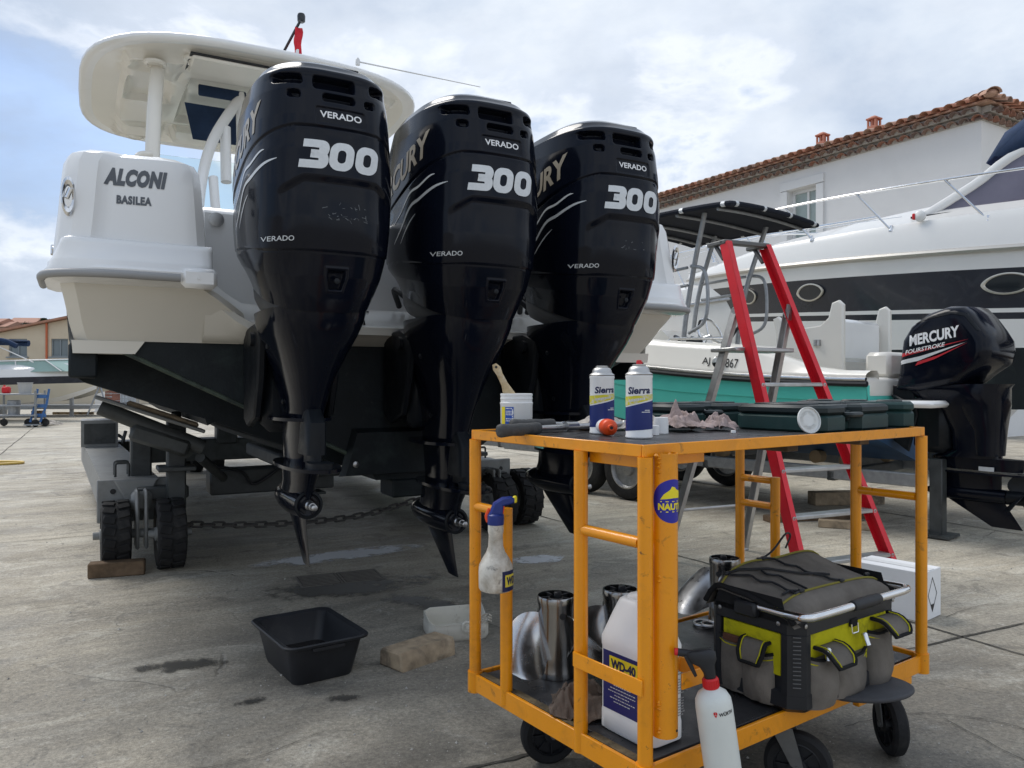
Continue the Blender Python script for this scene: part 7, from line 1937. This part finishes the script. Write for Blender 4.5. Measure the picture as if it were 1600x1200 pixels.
def build_right_boat():
    T = thing('motor_boat', 'pale boat with brownish bottom cut by the right edge behind the single outboard', 'boat', (6.3, 7.3, 0), 40)
    m = MB(); rows = []
    for s in (.02, .3, .8, 1.5, 2.5, 4):
        b = 1.0*(1-(1-min(1, s/2.6))**2.2); k = max(0, 1-s/1.8)
        sec = [(0, .38+.42*k), (b*.5, .5+.36*k), (b*.85, .72+.2*k), (b*.96, .98)]
        rows.append([(-x, -s-.3*k*(1.2-z), z) for x, z in sec]+[(x, -s-.3*k*(1.2-z), z) for x, z in sec[::-1][1:]])
    m.loft(rows, closed=False); m.build('bottom', mat('brown_bottom', (.20, .16, .13), .6, var=(4, .15)), T, ang=35)
    m = MB(); rows = []
    for s in (.02, .3, .8, 1.5, 2.5, 4):
        b = 1.0*(1-(1-min(1, s/2.6))**2.2)
        sec = [(b*.96, .98), (b, 1.20), (b*.93, 1.27), (0, 1.34)]
        rows.append([(-x, -s, z) for x, z in sec]+[(x, -s, z) for x, z in sec[::-1][1:]])
    m.loft(rows, closed=False); m.build('deck', 'gelcoat', T, ang=40)
    m = MB(); m.tube(corner_path([(-.45, -1.0, 1.28), (-.45, -.8, 1.42), (-.2, -.3, 1.44), (0, -.2, 1.28)], .08, 4), .014, 8); m.build('bow_rail', 'chrome', T)
    m = MB(); m.box((0, -2.5, .32), (.12, 3.4, .10)); m.box((0, -1.6, .15), (.12, .12, .30)); m.box((0, -3.4, .15), (1.4, .12, .30)); m.build('cradle', 'trailer_dark', T)
build_right_boat()
# ------------------------------------------------------------ house with tiled roof
HC = V((9.7, 16.0)); HR_ = 31.8
def build_house():
    T = thing('house', 'white rendered two storey house with terracotta tiled eaves behind the yacht', 'house', (HC.x, HC.y, 0), HR_)
    # local: corner at the origin; y along the long wall (away, to the left), x along the end wall (away, to the right)
    WH = 6.58; LW, LX = 24.0, 9.0
    wy, wz, ww, wh = 4.38, 4.80, .85, 1.32        # window opening
    m = MB()
    t = .3
    m.box((t/2, (wy-ww/2)/2, WH/2), (t, wy-ww/2, WH)); m.box((t/2, (wy+ww/2+LW)/2, WH/2), (t, LW-wy-ww/2, WH)); m.box((t/2, wy, wz/2), (t, ww, wz)); m.box((t/2, wy, (wz+wh+WH)/2), (t, ww, WH-wz-wh))
    m.box((LX/2+t/2, t/2-.001, WH/2), (LX-t, t, WH)); m.box((LX-.15, LW/2, WH/2), (t, LW, WH)); m.box((LX/2, LW-.15, WH/2), (LX, t, WH))
    m.build('wall', 'render_white', T, smooth=False)
    m = MB(); m.box((-.02, wy, wz+wh+.13), (.06, ww+.46, .22), b=.005); 
    for s in (-1, 1): m.box((-.02, wy+s*(ww/2+.115), wz+wh/2+.0), (.06, .21, wh), b=.005)
    m.build('window_surround', 'frame_white', T)
    m = MB(); m.loft([[(-.03, wy+s*.72, wz-.20+d) for s, d in ((-1, 0), (1, 0), (1, .19), (-1, .19))], [(-.13, wy+s*.72, wz-.13+d) for s, d in ((-1, 0), (1, 0), (1, .11), (-1, .11))]]); m.build('window_sill', 'frame_white', T)
    m = MB()
    for s in (-1, 1): m.box((.19, wy+s*(ww/2-.04), wz+wh/2), (.06, .08, wh), b=.004)
    m.box((.19, wy, wz+.04), (.06, ww-.16, .08), b=.004); m.box((.19, wy, wz+wh-.04), (.06, ww-.16, .08), b=.004); m.box((.19, wy-.05, wz+wh/2), (.05, .06, wh-.16), b=.004)
    w = m.build('window', 'frame_white', T)
    m = MB(); m.box((.21, wy, wz+wh/2), (.01, ww-.16, wh-.16)); m.build('pane', mat('curtained_pane', (.34, .40, .38), .15, spec=.6, var=(3, .15)), w)
    # eaves: two courses of half round tiles and the roof edge tiles above
    tm = []
    for k, c in enumerate(((.42, .20, .13), (.34, .17, .12), (.30, .20, .16), (.48, .30, .22), (.22, .16, .14))):
        tm.append(mat('terracotta_tile', c, .85, spec=.2, var=(9, .25), dirt=[((.16, .13, .115), 4, .45, .75, .6)]))
    def half_tile(L, r0, r1, th=.016, n=8):
        m = MB(); out = []; inn = []
        for y, r in ((0, r0), (L, r1)):
            out.append([(r*math.cos(math.pi*j/n), y, r*math.sin(math.pi*j/n)*.85) for j in range(n+1)]); inn.append([((r-th)*math.cos(math.pi*j/n), y, (r-th)*math.sin(math.pi*j/n)*.85) for j in range(n+1)])
        m.loft([o+i[::-1] for o, i in zip(out, inn)]); return m
    protos = []
    for k in range(5):
        o = half_tile(.46, .112, .085).build('tile', tm[k], None, ang=50); protos.append(o.data); bpy.data.objects.remove(o)
    gm_ = mat('mortar', (.44, .41, .37), .95, spec=.1, var=(9, .2))
    m = MB(); m.box((.13, LW/2, WH+.07), (.34, LW, .14)); m.box((.06, LW/2, WH+.205), (.46, LW, .13)); m.box((LX/2, .13, WH+.0699), (LX, .34, .14)); m.box((LX/2, .06, WH+.2049), (LX, .46, .13)); ev = m.build('eaves_mortar', gm_, T, smooth=False)
    rgt = random.Random(9)
    def tile(X, k=None):
        o = bpy.data.objects.new('tile', protos[rgt.choice((0, 0, 1, 2, 2, 4) if k is None else k)]); COL.objects.link(o); o.parent = T
        o.matrix_local = X @ M.Rotation(R(rgt.uniform(-2, 2)), 4, 'Z'); return o
    pit = .262
    n = int(15.0/pit)
    for row, (z, ov) in enumerate(((WH+.005, .16), (WH+.148, .30))):
        for i in range(n):
            y = .02+pit*(i+.5*(row % 2))
            tile(M.Translation((-ov, y, z)) @ M.Rotation(R(-90), 4, 'Z') @ M.Rotation(R(2), 4, 'X'), (2, 2, 4, 1, 4))
        for i in range(6):
            x = .02+pit*(i+.5*(row % 2)); tile(M.Translation((x, -ov, z)) @ M.Rotation(R(2), 4, 'X'), (2, 2, 4, 1, 4))
    # roof: hip, long slope and end slope
    pitch = math.tan(R(17)); e = .44; ze = WH+.285; er = .24
    m = MB()
    hx = LX/2; rzv = ze+(hx+e)*pitch
    zr_ = ze+(e-er)*pitch-.02; m.add([(-er, -er, zr_), (LX+er, -er, zr_), (LX+er, LW, zr_), (-er, LW, zr_), (hx, hx, rzv-.02), (hx, LW, rzv-.02), (-er, -er, zr_-.04), (LX+er, -er, zr_-.04), (LX+er, LW, zr_-.04), (-er, LW, zr_-.04)], [(0, 4, 5, 3), (0, 1, 4), (1, 2, 5, 4), (0, 6, 7, 1), (0, 3, 9, 6), (1, 7, 8, 2), (6, 9, 8, 7)]); rf = m.build('roof', tm[3], T, smooth=False)
    # cover tiles: the edge row singly, higher courses joined
    for i in range(n):
        y = -.10+pit*i
        tile(M.Translation((-e-.03, y, ze-.005)) @ M.Rotation(R(-90), 4, 'Z') @ M.Rotation(R(17), 4, 'X'), (0, 0, 3, 3, 2))
    for i in range(6):
        tile(M.Translation((-.10+pit*i, -e-.03, ze-.005)) @ M.Rotation(R(17), 4, 'X'), (0, 0, 3, 3, 2))
    mm = MB(); ht = half_tile(.46, .112, .085)
    for i in range(n):
        for c in range(1, 7):
            y = -.10+pit*i; d = -e-.03+c*.40
            if d > y+.25 and y < hx: continue
            X = M.Translation((d, y, ze+(d+e)*pitch+.004)) @ M.Rotation(R(-90), 4, 'Z') @ M.Rotation(R(19), 4, 'X'); mm.add(ht.v, ht.f, 0, X)
    o = mm.build('upper_tiles', tm[0], T, ang=50); o['kind'] = 'stuff'
    # hip cap
    m = MB(); A = V((-e-.05, -e-.05, ze+.03)); B = V((hx, hx, rzv+.05)); N_ = 14
    for i in range(N_):
        p = A.lerp(B, i/N_); d = (B-A).normalized(); X = plane_X(p, V((d.y, -d.x, 0)), d); hh = half_tile(.52, .15, .12); m.add(hh.v, hh.f, 0, X)
    m.lathe([(.12, -.04), (.14, .0), (.11, .06), (.04, .10), (0, .102)], 14, X=M.Translation(A+V((.12, .12, .05)))); m.build('hip_cap', tm[3], T, ang=50)
    # two terracotta vent stacks
    for y, d in ((3.02, .95), (4.48, .95)):
        m = MB(); z = ze+(d+e)*pitch-.22
        m.box((d, y, z+.20), (.24, .24, .40), b=.01)
        for sx in (-1, 1):
            for sy in (-1, 1): m.box((d+sx*.095, y+sy*.095, z+.475), (.045, .045, .17), b=.004)
        m.box((d, y, z+.475), (.03, .19, .17)); m.box((d, y, z+.475), (.19, .03, .165))
        m.box((d, y, z+.58), (.28, .28, .045), b=.01); m.box((d, y, z+.625), (.22, .22, .05), b=.01, taper=(.6, .6)); m.build('vent_stack', 'vs', T)
build_house()
# ------------------------------------------------------------ far end of the yard, at left
def build_workshop():
    T = thing('workshop_building', 'ochre rendered workshop with low pitched roof and orange downpipe at far left', 'building', (-33.0, 45.0, 0), 0)
    def zr(x): return 3.44+.203*x          # roof line climbs to the right
    m = MB(); W = 13.0; ap = 9.2
    top = [(0, zr(0)), (ap, zr(ap)), (W, zr(ap)-.203*(W-ap))]
    holes = [(3.75, 4.82), (6.22, 7.20)]; z0, z1 = 2.72, 3.76
    def wall_seg(x0, x1, za, zb_):
        m.loft([[(x0, 0, za(x0)), (x1, 0, za(x1)), (x1, .3, za(x1)), (x0, .3, za(x0))], [(x0, 0, zb_(x0)), (x1, 0, zb_(x1)), (x1, .3, zb_(x1)), (x0, .3, zb_(x0))]])
    rl = lambda x: zr(x) if x <= ap else zr(ap)-.203*(x-ap)
    edges = [0, 3.75, 4.82, 6.22, 7.20, ap, W]
    for a, b in zip(edges, edges[1:]):
        if (a, b) in holes: wall_seg(a, b, lambda x: 0, lambda x: z0); wall_seg(a, b, lambda x: z1, rl)
        else: wall_seg(a, b, lambda x: 0, rl)
    m.box((.15, 8, 1.9), (.3, 16, 3.8)); m.box((W-.15, 8, 1.9), (.3, 16, 3.8))
    m.build('wall', 'ochre_render', T, smooth=False)
    m = MB()
    for a, b in ((-.5, ap), (ap, W+.5)):
        m.loft([[(a, -.35, rl(a)+.02), (b, -.35, rl(b)+.02), (b, 16, rl(b)+.02), (a, 16, rl(a)+.02)], [(a, -.35, rl(a)+.14), (b, -.35, rl(b)+.14), (b, 16, rl(b)+.14), (a, 16, rl(a)+.14)]])
    m.build('roof', mat('far_terracotta', (.36, .19, .13), .9, var=(2, .2)), T, smooth=False)
    for a, b in holes:
        m = MB(); c = (a+b)/2; w = b-a; zc = (z0+z1)/2; h = z1-z0
        for s in (-1, 1): m.box((c+s*(w/2-.03), .12, zc), (.06, .08, h))
        m.box((c, .12, z0+.03), (w-.12, .08, .06)); m.box((c, .12, z1-.03), (w-.12, .08, .06)); m.box((c, .12, zc), (.06, .06, h-.12)); m.box((c, -.05, z0-.04), (w+.2, .12, .07)); w_ = m.build('window', 'frame_grey', T)
        for s in (-1, 1): m = MB(); m.box((c+s*w*.24, .15, zc), (w*.44, .02, h-.12)); m.build('pane', 'pane', w_)
    m = MB(); m.rod((6.0, -.08, .1), (6.0, -.08, rl(6)), .06, 10); m.build('downpipe', mat('orange_pipe', (.52, .14, .06), .6), T)
build_workshop()
def build_hill():
    m = MB(); rows = []; rg = random.Random(3)
    for i in range(10):
        v = i/9; row = []
        for j in range(50):
            x = -420+j*12; d = 170+190*v
            hgt = (29 if x < -60 else 29*max(0, 1-(x+60)/120))*float(np.interp(v, [0, .46, .8, 1], [0, .56, .86, 1.0]))*(.92+.16*mnoise.noise(V((x*.02, v*2, 1))))
            row.append((x, d, max(-.5, hgt-.6)))
        rows.append(row)
    m.grid(rows); o = m.build('hills', mat('scrub_hillside', (.085, .10, .06), .95, var=(.06, .5))); o['kind'] = 'structure'
build_hill()
def far_house(x, y, z, w, h, col, label, seed):
    T = thing('hillside_house', label, 'house', (x, y, z), random.Random(seed).uniform(-8, 8))
    m = MB(); m.box((0, 0, h/2-3), (w, 10, h+6)); m.build('wall', mat('far_wall', col, .9, var=(.3, .05)), T, smooth=False)
    m = MB(); m.loft([[(-w/2-.5, -5.5, h), (w/2+.5, -5.5, h), (w/2+.5, 5.5, h), (-w/2-.5, 5.5, h)], [(-w/2-.5, -.2, h+2.0), (w/2+.5, -.2, h+2.0), (w/2+.5, .2, h+2.0), (-w/2-.5, .2, h+2.0)]]); m.build('roof', mat('far_roof', (.40, .22, .16), .9), T, smooth=False)
    n = max(1, int(w/4))
    for k in range(n):
        for zz in ([1.6, 4.4] if h > 5 else [1.6]):
            m = MB(); m.box((-w/2+w*(k+.5)/n, -5.02, zz), (1.5, .08, 1.4)); m.build('window', 'pane', T)
far_house(-175, 256, 15.2, 18, 5.5, (.55, .36, .28), 'pinkish apartment block on the hillside at the left edge', 1)
far_house(-163.5, 262, 16.5, 8, 5, (.62, .58, .52), 'small pale house on the hillside above the ochre workshop roof', 2)
far_house(-167, 255, 15.6, 8, 4, (.50, .30, .22), 'low brick coloured house on the hillside', 3)
MT['foliage'] = mat('hill_foliage', (.045, .065, .030), .9, spec=.1, var=(.9, .35))
MT['bark'] = mat('bark', (.10, .075, .05), .9)
def far_tree(x, y, z, h, seed, label):
    rg = random.Random(seed); T = thing('pine_tree', label, 'tree', (x, y, z), 0, 'trees on the hillside')
    m = MB(); m.tube([(0, 0, -3), (.1, 0, h*.4), (.2, .1, h*.75)], [.35, .25, .12], 7)
    for k in range(4): a = rg.uniform(0, 6.28); m.tube([(.1, 0, h*.45), (1.6*math.cos(a), 1.6*math.sin(a), h*.7)], [.15, .05], 5)
    m.build('trunk', 'bark', T)
    m = MB()
    for k in range(420):
        a = rg.uniform(0, 6.28); q = rg.random(); zz = h*(.5+.5*q); rr = h*.36*math.sqrt(max(.02, 1-((q-.35)/.7)**2))*rg.random()**.5
        c = V((rr*math.cos(a), rr*math.sin(a), zz)); s = h*.055*rg.uniform(.6, 1.4)
        u = V((rg.gauss(0, 1), rg.gauss(0, 1), rg.gauss(0, .6))).normalized(); w_ = u.cross(V((rg.random(), rg.random(), rg.random()))).normalized()
        m.add([c-u*s-w_*s*.6, c+u*s-w_*s*.5, c+u*s*.8+w_*s*.6, c-u*s*.9+w_*s*.5], [(0, 1, 2, 3)])
    m.build('crown', 'foliage', T, smooth=False)
for k, (x, y, h) in enumerate(((-161.5, 258, 5.5), (-158.5, 262, 7.0), (-155.5, 258, 5.5), (-172, 270, 6), (-153, 268, 4.5))):
    far_tree(x, y, 16.2, h, 40+k, ('dark tree on the skyline left of the pale house', 'tallest dark tree on the skyline over the workshop roof', 'dark tree on the skyline next to the white hull', 'dark tree behind the pinkish block', 'small dark tree low on the skyline')[k])
def build_left_boat():
    T = thing('motor_boat', 'white and navy day boat with folded blue sun top in the far yard at left', 'boat', (-16.6, 24.0, 0), -84)
    # local y = towards the bow (to the right)
    ss = [-3.2, -2, -1, 0, 1, 1.8, 2.6, 3.2, 3.55]
    def b(y): return 1.15*(1-max(0, (y+.5)/4.1)**2.2)
    def rl(y): return 1.28+.10*max(0, y/3)
    def band(nm, f0, f1, mt, k0=1, k1=1):
        m = MB()
        for s in (-1, 1):
            m.loft([[(s*b(y)*(k0+(k1-k0)*q), y, f0(y)+(f1(y)-f0(y))*q) for q in (0, .5, 1)] for y in ss], closed=False)
        return m.build(nm, mt, T, ang=40)
    kz = lambda y: .48+.62*max(0, (y-.8)/2.75)**2
    band('hull', lambda y: rl(y)-.22, lambda y: max(kz(y), .52), 'cream_cover', 1.0, .55); band('bottom', lambda y: max(kz(y), .52), lambda y: kz(y)-.12, 'gelcoat', .55, .0)
    band('stripe', lambda y: rl(y), lambda y: rl(y)-.22, 'yacht_navy', 1.02, 1.0)
    st_ = T.children[-1]
    m = MB()
    for k in range(5): m.add([(b(.3)*1.03+.01, .2+.22*k, rl(.5)-.07), (b(.3)*1.03+.01, .34+.22*k, rl(.5)-.07), (b(.3)*1.03+.01, .22+.22*k, rl(.5)-.16), (b(.3)*1.03+.01, .10+.22*k, rl(.5)-.16)], [(0, 1, 2, 3)])
    o = m.build('stripe_mark', 'decal_silver', st_, smooth=False); o['kind'] = 'stuff'
    m = MB(); m.loft([[(s*b(y)*k, y, rl(y)+dz) for s, k, dz in ((1, 1.0, 0), (1, .97, .24), (1, .7, .40), (-1, .7, .40), (-1, .97, .24), (-1, 1.0, 0))] for y in ss], closed=False); m.build('deck', 'gelcoat', T, ang=40)
    m = MB(); m.loft([[(.95, -1.6, rl(0)+.2), (.85, 1.2, rl(0)+.26), (0, 1.9, rl(0)+.30), (-.85, 1.2, rl(0)+.26)], [(.80, -1.6, rl(0)+.55), (.66, .55, rl(0)+.62), (0, 1.0, rl(0)+.66), (-.66, .55, rl(0)+.62)]], closed=False); m.build('wind_screen', 'green_glass', T, smooth=False)
    m = MB(); m.tube([(.82, -1.7, rl(0)+.56), (.68, .55, rl(0)+.64), (0, 1.02, rl(0)+.68), (-.68, .55, rl(0)+.64)], .025, 6); m.tube([(.92, 1.1, rl(0)+.26), (.70, .55, rl(0)+.64)], .02, 6); m.tube([(.92, -.2, rl(0)+.24), (.72, -.3, rl(0)+.60)], .02, 6); m.build('screen_frame', 'frame_white', T)
    m = MB(); m.tube(smooth_path([(.95, -3.2, rl(0)+1.22), (.95, -2.2, rl(0)+1.30), (.92, -1.2, rl(0)+1.26), (.9, -.78, rl(0)+1.08)], 6), .11, 8, flat=(.8, 1)); m.tube(smooth_path([(-.95, -3.2, rl(0)+1.22), (-.95, -2.2, rl(0)+1.30), (-.92, -1.2, rl(0)+1.26)], 6), .11, 8); m.loft([[(.95, -3.2, rl(0)+1.28), (-.95, -3.2, rl(0)+1.28)], [(.95, -1.2, rl(0)+1.32), (-.95, -1.2, rl(0)+1.32)]], closed=False); m.build('sun_top', 'navy_canvas', T)
    m = MB(); m.box((1.06, -2.75, rl(0)+1.16), (.01, .42, .20)); m.build('paper_notice', 'carton', T)
    m = MB()
    for a, c in (((.92, -1.3, .2), (.92, -1.0, 1.2)), ((.92, -1.4, .2), (.92, -.7, 1.15)), ((.92, -2.6, .2), (.92, -3.1, 1.2)), ((.92, -.75, 1.1), (.92, .3, .55))): m.rod((a[0], a[1], rl(0)+a[2]), (c[0], c[1], rl(0)+c[2]), .018, 6)
    m.build('top_frame', 'frame_white', T)
    m = MB()
    for y in (-2.4, .4): m.box((0, y, .3), (1.7, .12, .5)); m.box((.8, y, .35), (.12, .12, .7))
    m.box((.5, -.5, .40), (.08, 5, .10)); m.build('cradle', 'trailer_grey', T)
    for y in (-.9, -.35):
        m = MB(); m.lathe([(.12, -.08), (.2, -.08), (.22, -.05), (.22, .05), (.2, .08), (.12, .08)], 20, X=TR(.8, y, .22, 0, 0, 90)); m.build('wheel', 'rubber', T)
    return T
left_boat = build_left_boat()
for c in [k for k in bpy.data.objects if k.parent == left_boat]:
    if c.name.split('.')[0] in ('wind_screen', 'screen_frame', 'sun_top', 'paper_notice', 'top_frame'): c.location = (0, 2.35 if c.name.split('.')[0] in ('sun_top', 'paper_notice') else 1.75, .10); c.scale = (.86, 1, .92)
def build_left_boat2():
    T = thing('motor_boat', 'second pale boat bow with blue and silver stripes behind the day boat at left', 'boat', (-17.0, 27.5, 0), -84)
    m = MB(); rows = []
    for y in (-3, -1, .5, 1.6, 2.4, 2.9, 3.15):
        bb = 1.2*(1-max(0, (y+.5)/3.7)**2.2); k = .50+.75*max(0, (y-.2)/3)**2
        rows.append([(bb*x, y, z) for x, z in ((1, 1.45), (.95, 1.1), (.5, .7+.3*max(0, y/3)), (0, k-.05), (-.5, .7+.3*max(0, y/3)), (-.95, 1.1), (-1, 1.45), (0, 1.55))])
    m.loft(rows); m.build('hull', 'cream_cover', T, ang=35)
    m = MB(); m.loft([[(1.2*(1-max(0, (y+.5)/3.7)**2.2)*k+.012, y, z-.12*max(0, (2.9-y))*.5) for k, z in ((.99, 1.36), (.93, 1.12))] for y in (1.4, 1.9, 2.4, 2.9, 3.12)], closed=False); m.build('stripe', mat('pale_blue_stripe', (.20, .28, .45), .4), T)
    m = MB(); m.box((0, 0, .32), (1.6, 4.5, .12)); m.box((.7, 1.6, .4), (.1, .1, .8)); m.box((.7, -1.6, .4), (.1, .1, .8)); m.build('cradle', 'galv', T)
    m = MB(); m.rod((.9, 2.2, .05), (.6, 2.5, 1.1), .03, 8); m.rod((.9, 2.9, .05), (.6, 2.5, 1.1), .03, 8); m.build('prop_stand', 'galv', T)
build_left_boat2()
def build_bench():
    T = thing('tool_bench', 'grey steel wheeled work bench with bucket in the far yard at left', 'work bench', (-13.1, 20.6, 0), 6)
    for z in (.30, .56, .86):
        m = MB(); m.box((0, 0, z), (1.06, .55, .04), b=.006); m.build('shelf', 'galv', T)
    for x in (-.52, .52):
        for y in (-.25, .25):
            m = MB(); m.box((x, y, .54), (.045, .045, .84), b=.004); m.build('leg', 'trailer_grey', T)
            m = MB(); m.lathe([(.03, -.03), (.09, -.03), (.10, 0), (.09, .03), (.03, .03)], 18, X=TR(x, y, .10, 0, 90)); m.build('wheel', 'rubber', T)
build_bench()
m = MB(); m.lathe([(.14, 0), (.175, .27), (.185, .27), (.185, .29), (.17, .29), (.135, .02), (0, .02)], 22); o = m.build('bucket', mat('grey_bucket', (.42, .42, .41), .6), loc=(-12.95, 20.6, .88)); tag(o, 'grey bucket on top of the far steel work bench', 'bucket')
m = MB(); m.box((0, 0, .09), (.20, .14, .18), b=.03); m.rod((-.05, 0, .18), (-.05, 0, .22), .03, 10); o = m.build('fuel_can', 'red_plastic', loc=(-13.42, 20.55, .88)); tag(o, 'small red can on top of the far steel work bench', 'can')
m = MB(); m.lathe([(.14, 0), (.16, .36), (.14, .38), (0, .38)], 18); o = m.build('drum', 'galv', loc=(-13.25, 20.6, .32)); tag(o, 'grey drum on the lowest shelf of the far work bench', 'drum')
def build_dolly():
    T = thing('hand_truck', 'blue hand truck leaning against the end of the far work bench', 'hand truck', (-12.60, 20.5, 0), 10)
    m = MB()
    for s in (-1, 1): m.tube([(s*.12-.02, 0, .12), (s*.14+.10, .05, .6), (s*.14+.16, .05, 1.0)], .03, 8)
    for z in (.3, .55, .8): m.box((.08+.05*z, .02, z), (.28, .03, .09))
    m.build('frame', 'blue_tarp', T); m = MB(); m.box((-.02, -.12, .06), (.36, .30, .03)); m.build('toe_plate', 'galv', T)
    for s in (-1, 1):
        m = MB(); m.lathe([(.03, -.03), (.10, -.03), (.11, 0), (.10, .03), (.03, .03)], 16, X=TR(s*.2, .05, .11, 0, 90)); m.build('wheel', 'rubber', T)
build_dolly()
crumple('cloth', 'white cloth dropped on the ground beside the far work bench', 'cloth', (-12.65, 21.2, -.002), (.30, .20, .22), 31, 'rag_light')
m = MB(); m.box((0, 0, 1.1), (.28, .28, 2.2), b=.02); m.box((0, 0, .03), (.45, .45, .06)); o = m.build('concrete_post', 'render_white', loc=(-16.5, 31.0, 0)); tag(o, 'white square post in the far yard left of the crates', 'post')
def build_rack():
    T = thing('crate_stack', 'stack of reddish brown crates in the far yard under the hull', 'crates', (-18.75, 36, 0), -4)
    first = None
    for k in range(5):
        m = MB(); m.box((0, 0, .02), (.75, .6, .03)); 
        for s in (-1, 1): m.box((s*.36, 0, .17), (.03, .6, .30)); m.box((0, s*.29, .10), (.69, .02, .10)); m.box((0, s*.29, .25), (.69, .02, .10))
        if first is None: first = o = m.build('crate', mat('crate_brown', (.20, .085, .06), .8, var=(3, .3)), T)
        else: o = first.copy(); COL.objects.link(o)
        o.location = (0, 0, .02+.335*k)
build_rack()
def build_cage():
    T = thing('wire_cage', 'grey wire mesh pallet cage in the far yard right of the crates', 'cage', (-19.85, 39.5, 0), 4)
    m = MB(); m.box((0, 0, .10), (1.25, 1.0, .08)); m.box((-.5, 0, .04), (.12, 1.0, .08)); m.box((.5, 0, .04), (.12, 1.0, .08)); m.build('pallet', 'galv', T)
    m = MB()
    for s in (-1, 1):
        for k in range(9): m.box((-.6+.15*k, s*.49, .64), (.02, .02, 1.0)); 
        for k in range(6): m.box((0, s*.49, .20+.19*k), (1.22, .018, .02))
        for k in range(7): m.box((s*.6, -.45+.15*k, .64), (.018, .018, .99))
        for k in range(6): m.box((s*.6, 0, .20+.19*k), (.019, .98, .019))
    m.build('mesh', 'galv', T)
    m = MB(); m.box((0, 0, .6), (1.05, .85, .9), b=.08); m.build('plastic_tank', mat('milky_tank', (.55, .60, .64), .5), T)
build_cage()
m = MB(); m.box((0, 0, .012), (.30, .30, .024), b=.006); m.lathe([(.11, .02), (.075, .17), (.074, .17), (.05, .28), (.049, .28), (.022, .42), (0, .425)], 22); o = m.build('traffic_cone', 'traffic', loc=(-20.76, 39.5, 0)); tag(o, 'small orange traffic cone beside the far crate stack', 'cone')
m = MB(); m.lathe([(.0775, .172), (.0525, .278)], 22, cap=False); m.build('reflective_band', 'decal_white', o)
m = MB(); m.box((0, 0, .05), (1.5, .10, .10), b=.01); o = m.build('timber_beam', 'wood', loc=(-16.2, 28.6, .0)); tag(o, 'long pale timber beam on the ground near the white post', 'timber')
m = MB(); m.box((0, 0, .12), (.34, .26, .24), b=.01); o = m.build('wooden_box', 'wood_dark', loc=(-15.9, 26.0, 0)); tag(o, 'small dark wooden box below the bow of the day boat', 'box')
